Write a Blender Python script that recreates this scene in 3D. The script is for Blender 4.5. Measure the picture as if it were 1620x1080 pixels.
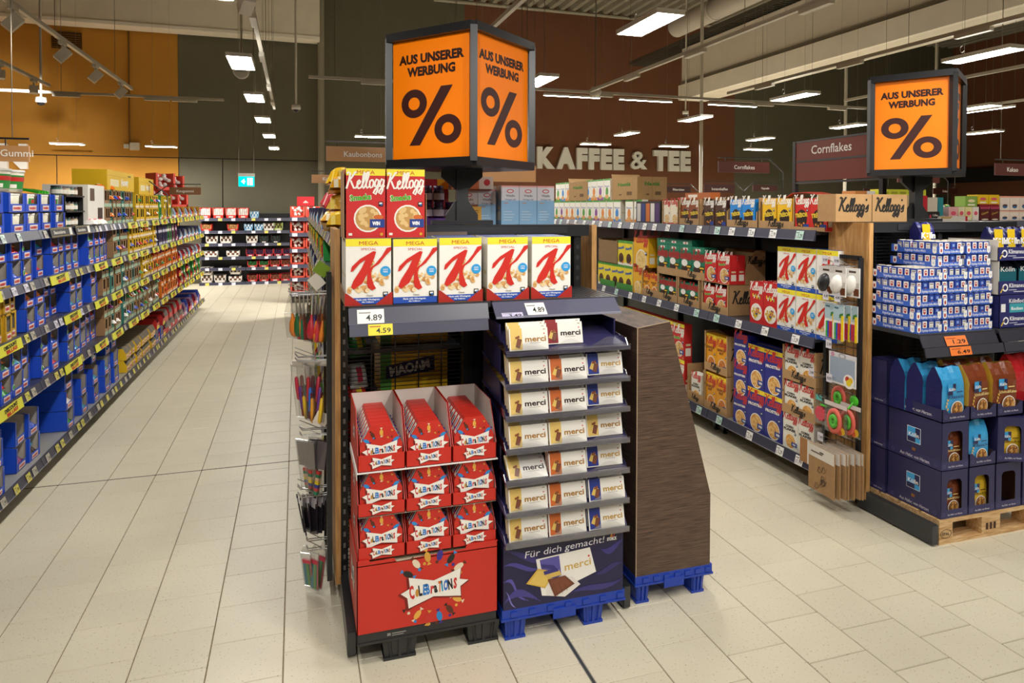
import bpy, math, random
from mathutils import Matrix, Vector
R = random.Random(11)
SC = bpy.context.scene
COL = SC.collection
PI = math.pi
for o in list(bpy.data.objects): bpy.data.objects.remove(o)

# ------------------------------------------------------------------ camera
EYE = 1.93
pitch, yaw, roll = math.radians(1.2), math.atan(341 / 1080), math.radians(0.16)
fw = Vector((math.sin(yaw) * math.cos(pitch), math.cos(yaw) * math.cos(pitch), -math.sin(pitch)))
rt = Vector((math.cos(yaw), -math.sin(yaw), 0))
up = rt.cross(fw)
r2 = rt * math.cos(roll) + up * math.sin(roll)
u2 = up * math.cos(roll) - rt * math.sin(roll)
cam = bpy.data.cameras.new('camera')
cam.lens, cam.sensor_width, cam.shift_y = 24.0, 36.0, -0.1169
cam.clip_end = 200
cam_ob = bpy.data.objects.new('camera', cam)
COL.objects.link(cam_ob)
M = Matrix(((r2.x, u2.x, -fw.x, 0), (r2.y, u2.y, -fw.y, 0), (r2.z, u2.z, -fw.z, EYE), (0, 0, 0, 1)))
cam_ob.matrix_world = M
SC.camera = cam_ob
# ------------------------------------------------------------------ world, exposure, lamps
w = bpy.data.worlds.new('world')
SC.world = w
w.use_nodes = True
w.node_tree.nodes['Background'].inputs[0].default_value = (0.9, 0.85, 0.75, 1)
w.node_tree.nodes['Background'].inputs[1].default_value = 0.04
SC.view_settings.view_transform = 'Standard'
SC.view_settings.look = 'None'
SC.view_settings.gamma = 1.0
SC.view_settings.use_curve_mapping = False
SC.view_settings.exposure = 0.1
SC.cycles.max_bounces = 7
SC.cycles.diffuse_bounces = 4
SC.cycles.transparent_max_bounces = 12
SC.cycles.caustics_reflective = False
SC.cycles.caustics_refractive = False
SC.cycles.sample_clamp_indirect = 4.0
PANEL_STRENGTH = 62.0      # hanging ceiling panels
SPOT_W = 150.0             # track spotlights
LAMP_COL = (1.0, 0.965, 0.90)


# ------------------------------------------------------------------ colour and materials
def lin(h):
    if not isinstance(h, str): return h
    c = [int(h[i:i + 2], 16) / 255 for i in (0, 2, 4)]
    return tuple(x / 12.92 if x <= .04045 else ((x + .055) / 1.055) ** 2.4 for x in c) + (1.0,)


def new_mat(name):
    m = bpy.data.materials.new(name)
    m.use_nodes = True
    nt = m.node_tree
    nt.nodes.clear()
    out = nt.nodes.new('ShaderNodeOutputMaterial')
    return m, nt, out


def attr_mat(name, rough, metal=0.0, spec=0.5, bump=0.0, scale=80.0, var=0.04):
    """print / paint / plastic: colour comes from the mesh's colour layer, wear from noise"""
    m, nt, out = new_mat(name)
    b = nt.nodes.new('ShaderNodeBsdfPrincipled')
    a = nt.nodes.new('ShaderNodeAttribute'); a.attribute_name = 'Col'
    tc = nt.nodes.new('ShaderNodeTexCoord')
    n = nt.nodes.new('ShaderNodeTexNoise'); n.inputs['Scale'].default_value = scale
    nt.links.new(tc.outputs['Object'], n.inputs['Vector'])
    mr = nt.nodes.new('ShaderNodeMapRange')
    mr.inputs[3].default_value, mr.inputs[4].default_value = 1 - var * 2, 1 + var
    nt.links.new(n.outputs['Fac'], mr.inputs[0])
    mx = nt.nodes.new('ShaderNodeVectorMath'); mx.operation = 'SCALE'
    nt.links.new(a.outputs['Color'], mx.inputs[0]); nt.links.new(mr.outputs[0], mx.inputs['Scale'])
    nt.links.new(mx.outputs[0], b.inputs['Base Color'])
    b.inputs['Roughness'].default_value = rough
    b.inputs['Metallic'].default_value = metal
    b.inputs['Specular IOR Level'].default_value = spec
    if bump:
        bp = nt.nodes.new('ShaderNodeBump'); bp.inputs['Strength'].default_value = bump
        bp.inputs['Distance'].default_value = 0.004
        nt.links.new(n.outputs['Fac'], bp.inputs['Height']); nt.links.new(bp.outputs[0], b.inputs['Normal'])
    nt.links.new(b.outputs[0], out.inputs[0])
    return m


def emit_mat(name, col, s):
    m, nt, out = new_mat(name)
    e = nt.nodes.new('ShaderNodeEmission')
    e.inputs[0].default_value = (*col[:3], 1); e.inputs[1].default_value = s
    nt.links.new(e.outputs[0], out.inputs[0])
    return m


def wood_mat(name, c0, c1, scale, rough, axis):
    m, nt, out = new_mat(name)
    b = nt.nodes.new('ShaderNodeBsdfPrincipled')
    tc = nt.nodes.new('ShaderNodeTexCoord'); mp = nt.nodes.new('ShaderNodeMapping')
    mp.inputs['Scale'].default_value = scale
    n = nt.nodes.new('ShaderNodeTexNoise'); n.inputs['Scale'].default_value = 6; n.inputs['Detail'].default_value = 8
    n.inputs['Distortion'].default_value = 0.6
    rp = nt.nodes.new('ShaderNodeValToRGB')
    rp.color_ramp.elements[0].position, rp.color_ramp.elements[1].position = 0.32, 0.68
    rp.color_ramp.elements[0].color, rp.color_ramp.elements[1].color = lin(c0), lin(c1)
    nt.links.new(tc.outputs['Object'], mp.inputs[0]); nt.links.new(mp.outputs[0], n.inputs['Vector'])
    nt.links.new(n.outputs['Fac'], rp.inputs[0]); nt.links.new(rp.outputs[0], b.inputs['Base Color'])
    b.inputs['Roughness'].default_value = rough
    nt.links.new(b.outputs[0], out.inputs[0])
    return m


def clear_mat(name, fac, rough, tint):
    m, nt, out = new_mat(name)
    t = nt.nodes.new('ShaderNodeBsdfTransparent'); t.inputs[0].default_value = tint
    g = nt.nodes.new('ShaderNodeBsdfGlossy'); g.inputs['Roughness'].default_value = rough
    lw = nt.nodes.new('ShaderNodeLayerWeight'); lw.inputs[0].default_value = fac
    mx = nt.nodes.new('ShaderNodeMixShader')
    nt.links.new(lw.outputs['Facing'], mx.inputs[0])
    nt.links.new(t.outputs[0], mx.inputs[1]); nt.links.new(g.outputs[0], mx.inputs[2])
    nt.links.new(mx.outputs[0], out.inputs[0])
    return m


def speck_mat(name, base, spot, amount, rough, scale):
    m, nt, out = new_mat(name)
    b = nt.nodes.new('ShaderNodeBsdfPrincipled')
    tc = nt.nodes.new('ShaderNodeTexCoord'); oi = nt.nodes.new('ShaderNodeObjectInfo')
    ge = nt.nodes.new('ShaderNodeNewGeometry')
    n = nt.nodes.new('ShaderNodeTexNoise'); n.inputs['Scale'].default_value = scale; n.inputs['Detail'].default_value = 2
    nt.links.new(ge.outputs['Position'], n.inputs['Vector'])
    rp = nt.nodes.new('ShaderNodeValToRGB')
    rp.color_ramp.elements[0].position, rp.color_ramp.elements[1].position = amount, amount + .06
    rp.color_ramp.elements[0].color, rp.color_ramp.elements[1].color = lin(base), lin(spot)
    nt.links.new(n.outputs['Fac'], rp.inputs[0])
    n2 = nt.nodes.new('ShaderNodeTexNoise'); n2.inputs['Scale'].default_value = 2.5; n2.inputs['Detail'].default_value = 4
    nt.links.new(ge.outputs['Position'], n2.inputs['Vector'])
    mr = nt.nodes.new('ShaderNodeMapRange'); mr.inputs[3].default_value, mr.inputs[4].default_value = .9, 1.06
    nt.links.new(n2.outputs['Fac'], mr.inputs[0])
    mr2 = nt.nodes.new('ShaderNodeMapRange'); mr2.inputs[3].default_value, mr2.inputs[4].default_value = .975, 1.02
    nt.links.new(oi.outputs['Random'], mr2.inputs[0])
    mm = nt.nodes.new('ShaderNodeMath'); mm.operation = 'MULTIPLY'
    nt.links.new(mr.outputs[0], mm.inputs[0]); nt.links.new(mr2.outputs[0], mm.inputs[1])
    mx = nt.nodes.new('ShaderNodeVectorMath'); mx.operation = 'SCALE'
    nt.links.new(rp.outputs[0], mx.inputs[0]); nt.links.new(mm.outputs[0], mx.inputs['Scale'])
    nt.links.new(mx.outputs[0], b.inputs['Base Color'])
    b.inputs['Roughness'].default_value = rough
    nt.links.new(b.outputs[0], out.inputs[0])
    return m


MATS = [attr_mat('printed_card', .42, var=.02), attr_mat('foil_film', .24, bump=.5, scale=60), attr_mat('matte_paint', .75),
        attr_mat('painted_metal', .34, spec=.6, var=.08), attr_mat('wire_metal', .28, metal=.9), clear_mat('clear_plastic', .55, .10, (.93, .94, .96, 1)),
        wood_mat('oak_veneer', 'a8763f', 'd3a468', (9, 9, .9), .5, 'z'), wood_mat('brown_wood_print', '2e211b', '6f5646', (1.6, 1.6, 60), .45, 'x'),
        wood_mat('raw_pine', 'b98a52', 'e3c393', (1.5, 14, 14), .75, 'x'), attr_mat('plastic', .38, var=.03), attr_mat('brown_card', .8, var=.08, scale=30, bump=.15),
        clear_mat('clear_bag', .22, .2, (.9, .9, .9, 1)),
        speck_mat('floor_ceramic', 'd9d1ba', 'b0a58c', .64, .38, 95.0), speck_mat('grout', '7c6a54', '66543f', .5, .8, 40.0),
        attr_mat('wall_paint', .8, var=.05, scale=3), emit_mat('lamp_diffuser', LAMP_COL, PANEL_STRENGTH), emit_mat('exit_green', (0.0, .62, .5), 2.2), emit_mat('exit_white', (.75, 1, .95), 2.4),
        emit_mat('strip_lamp', LAMP_COL, 40.0), emit_mat('wall_lamp_diffuser', LAMP_COL, PANEL_STRENGTH * 5), emit_mat('added_uplight', LAMP_COL, 7.0)]  # the uplight emission is added to brighten roof and beams
CARD, FILM, MATTE, METAL, WIRE, CLEAR, OAK, BWOOD, PINE, PLAS, KRAFT, BAG, TILE, GROUT, WALL, LAMP, EXG, EXW, STRIP, LAMPW, LUP = range(21)

# ------------------------------------------------------------------ text outlines (built once)
_T = {}


def prep_text(strings):
    obs = []
    for s, bold in strings:
        if (s, bold) in _T: continue
        cu = bpy.data.curves.new('lettering', 'FONT')
        cu.body = s; cu.resolution_u = 2; cu.offset = bold; cu.align_x = 'LEFT'
        o = bpy.data.objects.new('lettering', cu); COL.objects.link(o); obs.append((s, bold, o))
    dg = bpy.context.evaluated_depsgraph_get(); dg.update()
    for s, bold, o in obs:
        e = o.evaluated_get(dg); me = e.to_mesh()
        vs = [(v.co.x, v.co.y) for v in me.vertices]
        x0 = min(v[0] for v in vs); x1 = max(v[0] for v in vs)
        _T[(s, bold)] = ([(x - x0, y) for x, y in vs], [tuple(p.vertices) for p in me.polygons], x1 - x0)
        e.to_mesh_clear()
    for s, bold, o in obs:
        cu = o.data; bpy.data.objects.remove(o); bpy.data.curves.remove(cu)


CAPH = .70


# ------------------------------------------------------------------ mesh collector
class MB:
    def __init__(s): s.v, s.f, s.c, s.m, s.sm = [], [], [], [], []

    def face(s, pts, col, m=0, smooth=False):
        n = len(s.v); s.v += [tuple(p) for p in pts]
        s.f.append(tuple(range(n, n + len(pts)))); s.c.append(lin(col)); s.m.append(m); s.sm.append(smooth)

    def mesh(s, vs, fs, col, m=0, smooth=False):
        n = len(s.v); s.v += [tuple(p) for p in vs]; c = lin(col)
        for f in fs:
            s.f.append(tuple(i + n for i in f)); s.c.append(c); s.m.append(m); s.sm.append(smooth)

    def box(s, x0, x1, y0, y1, z0, z1, col, m=0, cols=None, skip=''):
        v = [(x0, y0, z0), (x1, y0, z0), (x1, y1, z0), (x0, y1, z0), (x0, y0, z1), (x1, y0, z1), (x1, y1, z1), (x0, y1, z1)]
        F = dict(b=(3, 2, 1, 0), t=(4, 5, 6, 7), f=(0, 1, 5, 4), r=(1, 2, 6, 5), k=(2, 3, 7, 6), l=(3, 0, 4, 7))
        n = len(s.v); s.v += v
        for k, f in F.items():
            if k in skip: continue
            s.f.append(tuple(i + n for i in f)); s.c.append(lin((cols or {}).get(k, col))); s.m.append(m); s.sm.append(False)

    def bar(s, p, q, wd, ht, col, m=0):
        """box-section bar from p to q"""
        p, q = Vector(p), Vector(q); d = (q - p).normalized()
        u = d.cross(Vector((0, 0, 1)))
        u = Vector((1, 0, 0)) if u.length < 1e-4 else u.normalized()
        w_ = u.cross(d).normalized()
        a, b = u * wd / 2, w_ * ht / 2
        vs = [p - a - b, p + a - b, p + a + b, p - a + b, q - a - b, q + a - b, q + a + b, q - a + b]
        s.mesh(vs, [(0, 1, 2, 3), (7, 6, 5, 4), (0, 4, 5, 1), (1, 5, 6, 2), (2, 6, 7, 3), (3, 7, 4, 0)], col, m)

    def tube(s, pts, r, col, m=0, n=6, cap=True):
        pts = [Vector(p) for p in pts]; rings = []
        for i, p in enumerate(pts):
            d = (pts[min(i + 1, len(pts) - 1)] - pts[max(i - 1, 0)]).normalized()
            u = d.cross(Vector((0, 0, 1)))
            u = Vector((1, 0, 0)) if u.length < 1e-3 else u.normalized()
            w_ = u.cross(d)
            rr = r[i] if isinstance(r, (list, tuple)) else r
            rings.append([p + (u * math.cos(2 * PI * k / n) + w_ * math.sin(2 * PI * k / n)) * rr for k in range(n)])
        vs = [v for g in rings for v in g]; fs = []
        for i in range(len(pts) - 1):
            for k in range(n):
                fs.append((i * n + k, i * n + (k + 1) % n, (i + 1) * n + (k + 1) % n, (i + 1) * n + k))
        s.mesh(vs, fs, col, m, n > 4)
        if cap:
            s.mesh(rings[0], [tuple(range(n))], col, m); s.mesh(rings[-1], [tuple(range(n))], col, m)

    def lathe(s, prof, n, col, m=0, at=(0, 0, 0)):
        vs = [(at[0] + r * math.cos(2 * PI * k / n), at[1] + r * math.sin(2 * PI * k / n), at[2] + z) for r, z in prof for k in range(n)]
        fs = [(i * n + k, i * n + (k + 1) % n, (i + 1) * n + (k + 1) % n, (i + 1) * n + k) for i in range(len(prof) - 1) for k in range(n)]
        s.mesh(vs, fs, col, m, True)

    def prism(s, pts, y0, y1, col, m=0, axis='y'):
        """outline in (x,z) pulled along y (or outline (y,z) pulled along x, or (x,y) along z)"""
        g = (lambda a, b, c: (a, c, b)) if axis == 'y' else ((lambda a, b, c: (c, a, b)) if axis == 'x' else (lambda a, b, c: (a, b, c)))
        n = len(pts); vs = [g(a, b, y0) for a, b in pts] + [g(a, b, y1) for a, b in pts]
        s.mesh(vs, [tuple(range(n)), tuple(range(2 * n - 1, n - 1, -1))] + [(i, (i + 1) % n, n + (i + 1) % n, n + i) for i in range(n)], col, m)

    def build(s, name):
        me = bpy.data.meshes.new(name)
        me.from_pydata(s.v, [], s.f)
        used = sorted(set(s.m))
        for k in used: me.materials.append(MATS[k])
        ix = {k: i for i, k in enumerate(used)}
        me.polygons.foreach_set('material_index', [ix[k] for k in s.m])
        me.polygons.foreach_set('use_smooth', s.sm)
        at = me.color_attributes.new('Col', 'FLOAT_COLOR', 'CORNER')
        buf = []
        for f, c in zip(s.f, s.c): buf += list(c) * len(f)
        at.data.foreach_set('color', buf)
        me.update()
        return me


class F:
    """a flat printed face: u to the right, v up, layers stack outwards"""
    def __init__(s, mb, O, U, V, m=CARD, eps=.0005):
        s.mb, s.O, s.U, s.V, s.m, s.eps = mb, Vector(O), Vector(U), Vector(V), m, eps
        s.N = s.U.cross(s.V).normalized()

    def p(s, u, v, l): return s.O + s.U * u + s.V * v + s.N * ((l + .4) * s.eps)

    def poly(s, pts, col, l=1): s.mb.face([s.p(u, v, l) for u, v in pts], col, s.m)

    def rect(s, u0, v0, u1, v1, col, l=1): s.poly([(u0, v0), (u1, v0), (u1, v1), (u0, v1)], col, l)

    def disc(s, cu, cv, r, col, l=1, ry=None, n=18, rot=0):
        ry = ry or r; c, t = math.cos(rot), math.sin(rot)
        s.poly([(cu + r * math.cos(a) * c - ry * math.sin(a) * t, cv + r * math.cos(a) * t + ry * math.sin(a) * c)
                for a in [2 * PI * k / n for k in range(n)]], col, l)

    def ring(s, cu, cv, ro, ri, col, l=1, n=28, asp=1.0):
        a = [2 * PI * k / n for k in range(n)]
        vs = [s.p(cu + ro * asp * math.cos(t), cv + ro * math.sin(t), l) for t in a] + [s.p(cu + ri * asp * math.cos(t), cv + ri * math.sin(t), l) for t in a]
        s.mb.mesh(vs, [(i, (i + 1) % n, n + (i + 1) % n, n + i) for i in range(n)], col, s.m)

    def text(s, t, u, v, h, col, l=2, w=None, bold=.02, rot=0, shear=0):
        if (t, bold) not in _T: prep_text([(t, bold)])
        vs, fs, W = _T[(t, bold)]
        k = h / CAPH; kx = k if w is None else w / W
        if w is not None and h is None: k = kx
        c, d = math.cos(rot), math.sin(rot); out = []
        for x, y in vs:
            a, b = (x - W / 2) * kx + shear * y * k, y * k
            out.append(s.p(u + a * c - b * d, v + a * d + b * c, l))
        s.mb.mesh(out, fs, col, s.m)

    def stroke(s, pts, wd, col, l=2):
        n = len(pts); vs = []
        for i, (x, y) in enumerate(pts):
            x0, y0 = pts[max(i - 1, 0)]; x1, y1 = pts[min(i + 1, n - 1)]
            dx, dy = x1 - x0, y1 - y0; q = math.hypot(dx, dy) or 1
            k = l + .5 * i / n
            vs += [s.p(x - dy / q * wd / 2, y + dx / q * wd / 2, k), s.p(x + dy / q * wd / 2, y - dx / q * wd / 2, k)]
        s.mb.mesh(vs, [(2 * i, 2 * i + 1, 2 * i + 3, 2 * i + 2) for i in range(n - 1)], col, s.m)


def front(mb, w, h, y, m=CARD, eps=.0005): return F(mb, (-w / 2, y, 0), (1, 0, 0), (0, 0, 1), m, eps)
def left(mb, d, x, y1, m=CARD): return F(mb, (x, y1, 0), (0, -1, 0), (0, 0, 1), m)
def right(mb, d, x, y0, m=CARD): return F(mb, (x, y0, 0), (0, 1, 0), (0, 0, 1), m)


# ------------------------------------------------------------------ objects
def put(name, data, parent=None, label=None, cat=None, group=None, kind=None, loc=(0, 0, 0), rz=0):
    o = bpy.data.objects.new(name, data.build(name) if isinstance(data, MB) else data)
    COL.objects.link(o)
    o.location = loc; o.rotation_euler = (0, 0, rz)
    if parent: o.parent = parent
    if label: o['label'] = label
    if cat: o['category'] = cat
    if group: o['group'] = group
    if kind: o['kind'] = kind
    return o


def dup(o, loc, rz, label, group=None):
    r = o.copy(); COL.objects.link(r); r.location = loc; r.rotation_euler = (0, 0, rz); r['label'] = label
    if group: r['group'] = group
    for c in list(o.children):
        d = c.copy(); COL.objects.link(d); d.parent = r
        for g in list(c.children):
            e = g.copy(); COL.objects.link(e); e.parent = d
    return r


ORD = ['first', 'second', 'third', 'fourth', 'fifth', 'sixth', 'seventh', 'eighth', 'ninth', 'tenth', 'eleventh', 'twelfth', 'thirteenth',
       'fourteenth', 'fifteenth', 'sixteenth', 'seventeenth', 'eighteenth', 'nineteenth', 'twentieth']


def nth(i): return ORD[i] if i < 20 else (('twenty-' if i < 29 else 'thirty-') + ORD[(i - 20) % 10] if i < 39 else '%dth' % (i + 1))


def nth(i):
    t = {2: 'twent', 3: 'thirt', 4: 'fort', 5: 'fift', 6: 'sixt'}
    if i < 19: return ORD[i]
    a, b = divmod(i + 1, 10)
    return t[a] + ('ieth' if b == 0 else 'y-' + ORD[b - 1])


B0, B1, B2, B3 = 0.0, .012, .05, .07
prep_text([(t, B2) for t in ('KAFFEE & TEE', 'SÜSSWAREN', 'AUS UNSERER', 'WERBUNG', '%', 'MAOAM', 'HARIBO', 'DISCOUNT', 'BILLIG!', 'Smacks', 'FROSTIES', 'TRÉSOR', 'es', 'Kölln', 'Vitalis', 'TOPPAS', 'STORCK', 'WIN')]
          + [(t, B1) for t in ('4.89', '4.59', '3.49', '1.29', '6.49', '3.29', '2.79', '9.99', '4.49', '5.99', '8.99', '3.99', '1.99', '7.49', 'MEGA', 'SPECIAL', 'HIGH', 'FIBRE', 'merci', 'Nesquik', 'Nestlé', 'CORN', 'FLAKES', 'CRUNCHY', 'NUT', 'fitness', 'duplo', 'Klimaneutral',
                                       'Kaubonbons', 'Kräuterbonbons', 'Kaugummi', 'Cornflakes', 'Filtertüten', 'Instantkaffee', 'Kapseln', 'Kaffee', 'Kakao', 'Gummi', 'Besonderes', 'Schoko&Kakao', 'Klassik', 'Kölnflocken', 'Kernige', 'flocken', 'EPAL', '10%', 'THIS',
                                       'C', 'E', 'L', 'B', 'R', 'A', 'T', 'I', 'O', 'N', 'S', 'e', 'r', 'a', 'FACHINGER')]
          + [(t, B0) for t in ('Classic', 'Made with Wholegrain', 'Mit Vollkorn', 'Für dich gemacht!', 'Aus Hafer, von Herzen.', 'Ergiebige Kaffee-Milch', 'Weniger süß', 'Choco', 'Coffee', 'Honey', 'Schoko', 'Ferrero', 'Tee')])


def textmesh3d(mb, t, x, z, y, h, w, depth, col, bold=B2):
    """raised lettering standing on a wall at y, facing -y"""
    vs, fs, W = _T[(t, bold)]
    kx, kz = w / W, h / CAPH
    P = [(x + a * kx, z + b * kz) for a, b in vs]
    n = len(P)
    mb.mesh([(a, y - depth, b) for a, b in P], fs, col, CARD)
    key = lambda i: (round(P[i][0], 5), round(P[i][1], 5))
    cnt = {}
    for f in fs:
        for i in range(len(f)):
            a, b = f[i], f[(i + 1) % len(f)]
            cnt[(key(a), key(b))] = (a, b)
    for (ka, kb), (a, b) in cnt.items():
        if (kb, ka) in cnt: continue
        A, Bq = P[a], P[b]
        mb.face([(A[0], y, A[1]), (Bq[0], y, Bq[1]), (Bq[0], y - depth, Bq[1]), (A[0], y - depth, A[1])], col, CARD)


# ================================================================== SETTING
YB, ZC = 18.75, 7.65
# floor: grout bed + tiles in running bond
mb = MB(); mb.box(-9, 22.5, -6, YB, -.06, -.004, '6e5c48', GROUT)
floor = put('floor', mb, kind='structure')
TX, TY = .3038, .2935


def tile_geo(mb, x0, x1, y0, y1):
    b, g = .0022, .0017
    x0 += g; x1 -= g; y0 += g; y1 -= g
    o = [(x0, y0, -.0035), (x1, y0, -.0035), (x1, y1, -.0035), (x0, y1, -.0035), (x0 + b, y0 + b, 0), (x1 - b, y0 + b, 0), (x1 - b, y1 - b, 0), (x0 + b, y1 - b, 0)]
    mb.mesh(o, [(4, 5, 6, 7), (0, 1, 5, 4), (1, 2, 6, 5), (2, 3, 7, 6), (3, 0, 4, 7)], 'd6cdb4', TILE)


cells = []
for k in range(-25, 70):
    x0 = -1.5795 + TX * k
    if x0 > 22 or x0 < -8.8: continue
    off = 2.343 if k % 2 == 0 else 2.343 + TY / 2
    for j in range(-30, 56):
        y0 = off + TY * j
        if y0 < -6 or y0 + TY > YB: continue
        cells.append((x0, y0))


def covered(x, y):   # under shelving or behind it
    return (x < -1.85) or (.25 < x < 1.5 and 3.5 < y < 13) or (3.6 < x) and y > 3.3 or x > 5.4 or y < 1.9


def seen(c):
    x, y = c[0] + TX / 2, c[1] + TY / 2
    p = Vector((x, y, -EYE)); z = p.dot(fw)
    if z < .5: return None
    px = 810 + 1080 * p.dot(r2) / z; py = 350.6 - 1080 * p.dot(u2) / z
    return z if -40 < px < 1660 and py < 1120 and not covered(x, y) else None


vis = sorted([(z, c) for c in cells for z in [seen(c)] if z])
near = {c for z, c in vis[:296]}
tm = MB(); tile_geo(tm, 0, TX, 0, TY); tmesh = tm.build('tile')
for c in sorted(near): put('tile', tmesh, floor, loc=(c[0], c[1], 0))
rest = MB()
for c in cells:
    if c not in near: tile_geo(rest, c[0], c[0] + TX, c[1], c[1] + TY)
put('tile_field', rest, floor, kind='stuff')
mb = MB(); mb.box(-1.9, .22, 5.406, 5.417, -.003, .0006, '4a4036', MATTE); put('trim_1', mb, kind='structure')
mb = MB(); mb.box(1.140, 1.152, .5, 3.4, -.003, .0012, '3c3f40', METAL); mb.box(1.1375, 1.140, .5, 3.4, -.003, .002, '8b8b86', METAL); mb.box(1.152, 1.1545, .5, 3.4, -.003, .002, '8b8b86', METAL)
put('trim_2', mb, kind='structure')

# walls with raised panels; grooves are real gaps
GOLD, OLIV, BRWN = 'bd842a', '625e4c', '76482f'


def back_wall(name, x0, x1, col, splits, zs=3.14):
    mb = MB(); mb.box(x0, x1, YB, YB + .2, 0, ZC + .6, '2e2a24', WALL); o = put(name, mb, kind='structure')
    g = .012
    if splits is None:
        m = MB(); m.box(x0, x1, YB - .03, YB, 0, ZC + .6, col, WALL); put('panel', m, o); return o
    m = MB(); m.box(x0 + .004, x1 - .004, YB - .03, YB, zs + g, ZC + .6, col, WALL); put('panel', m, o)
    xs = [x0] + splits + [x1]
    for a, b in zip(xs, xs[1:]):
        m = MB(); m.box(a + g, b - g, YB - .03, YB, 0, zs - g, col, WALL); put('panel', m, o)
    return o


wg = back_wall('wall_back', -9, -2.79, GOLD, [-5.42])
back_wall('wall_back.001', -2.79, .66, OLIV, [-1.78])
back_wall('wall_back.002', .66, 4.5, OLIV, None)
back_wall('wall_back.003', 4.5, 13.36, BRWN, None)
back_wall('wall_back.004', 13.36, 22.5, OLIV, None)
m = MB(); m.lathe([(.085, 0), (.085, ZC)], 16, '8d8672', WALL, (.62, 18.45, 0)); put('column', m, kind='structure')
m = MB(); m.box(22.5, 22.7, -6, YB, 0, ZC + .6, BRWN, WALL); put('wall_right', m, kind='structure')
m = MB(); m.box(22.2, 22.5, -2, YB - .1, 2.85, 3.3, '15110f', WALL); put('trim_3', m, kind='structure')
m = MB(); m.box(-9.2, -9, -6, YB, 0, ZC + .6, GOLD, WALL); put('wall_left', m, kind='structure')
m = MB(); m.box(-9.2, 22.7, -6.2, -6, 0, ZC + .6, '9a9282', WALL); put('wall_front', m, kind='structure')
# corrugated steel ceiling, ribs run away from the camera
m = MB(); P = []; x = -9.2
while x < 22.7:
    P += [(x, ZC + .12), (x + .13, ZC + .12), (x + .17, ZC), (x + .30, ZC)]; x += .34
vs = [(a, y, z) for y in (-6.2, YB + .1) for a, z in P]; n = len(P)
m.mesh(vs, [(i, i + 1, n + i + 1, n + i) for i in range(n - 1)], '97917f', WALL)
put('ceiling', m, kind='structure')
m = MB(); m.box(-9, .58, 18.1, 18.6, 6.17, ZC, 'e6ddcb', WALL); m.box(-9, .58, 18.08, 18.1, 6.17, 6.25, 'f2ebdc', WALL); put('beam', m, kind='structure')
m = MB()
m.box(9.22, 9.9, -2, 15.1, 4.62, 5.9, 'd8cdba', WALL); m.box(9.12, 9.22, -2, 15.1, 4.62, 4.98, 'e2d8c6', WALL); m.box(9.19, 9.22, -2, 15.1, 5.0, 5.08, '8a8270', WALL)
put('beam', m, kind='structure')
# ventilation duct, cable tray and steel members under the roof
m = MB(); m.tube([(8.1, -2, 5.95), (8.1, 13.5, 5.95)], .22, 'a0968a', WALL, 20)
for y in range(0, 13, 3): m.tube([(8.1, y, 5.95), (8.1, y + .06, 5.95)], .23, 'aca295', WALL, 20)
t = put('ventilation_duct', m, label='round grey ventilation duct running under the corrugated roof', cat='duct')
m = MB()
for i in range(0, 150):
    y = 1 + i * .11
    m.box(9.0, 9.6, y, y + .02, 5.93, 5.95, '4b463c', METAL)
for x in (9.0, 9.2, 9.4, 9.6): m.box(x - .01, x + .01, 1, 17.5, 5.95, 6.05, '4b463c', METAL)
put('cable_tray', m, label='dark wire cable tray lying along the top of the pale roof beam', cat='cable tray')
m = MB(); m.tube([(3.6, 18.55, 7.6), (13, 18.55, 7.6)], .05, 'a39c8a', WALL, 10); put('ceiling_pipe', m, label='grey pipe along the top of the brown back wall', cat='pipe')

# vent grille, conduit boxes on the gold wall
t = put('wall_vent', None, label='brown slatted vent grille high on the gold wall', cat='vent', loc=(-5.18, YB - .03, 5.86))
m = MB(); m.box(-.31, .31, -.03, 0, -.2, .2, '4d3412', MATTE); put('frame', m, t)
for i in range(7):
    m = MB(); m.prism([(-.03, -.175 + i * .05), (-.03, -.155 + i * .05), (-.06, -.17 + i * .05)], -.29, .29, '8a5f22', MATTE, 'x'); put('slat', m, t)
t = put('wall_box', None, label='small white control box with cable pipe on the gold wall', cat='control box', loc=(-3.75, YB - .03, 3.39))
m = MB(); m.box(-.1, .1, -.1, 0, -.09, .09, 'e6e0d0', PLAS); put('housing', m, t)
m = MB(); m.box(-.24, -.13, -.07, 0, -.05, .05, 'd8d2c2', PLAS); put('socket', m, t)
m = MB(); m.tube([(-.12, -.03, .06), (-.12, -.03, 2.9)], .018, '7a5520', PLAS, 6); put('conduit', m, t)

# ------------------------------------------------------------------ wall lettering
t = put('wall_lettering', None, label='white raised KAFFEE & TEE letters on the brown back wall', cat='lettering', loc=(0, 0, 0))
vs, fs, W = _T[('KAFFEE & TEE', B2)]
prep_text([(c, B3) for c in 'KAFE&TSÜWRN'] + [('&', B1)])
adv = {}
x = 0
for c in 'KAFFEE & TEE':
    if c == ' ': x += .26; continue
    x += _T[(c, B3)][2] + .075
k = 5.06 / (x - .075); x = 6.635
for c in 'KAFFEE & TEE':
    if c == ' ': x += .26 * k; continue
    m = MB(); textmesh3d(m, c, x, 3.11, YB - .06, .54, _T[(c, B3)][2] * k, .10, 'fbfaf4', B1 if c == '&' else B3); put('letter', m, t); x += (_T[(c, B3)][2] + .075) * k
t = put('wall_lettering', None, label='white raised SÜSSWAREN letters low on the gold wall behind sign', cat='lettering')
x = -10.55; k = .5
x = -5.98 - sum((_T[(c, B3)][2] + .075) * .72 for c in 'WAREN') + .05
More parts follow.
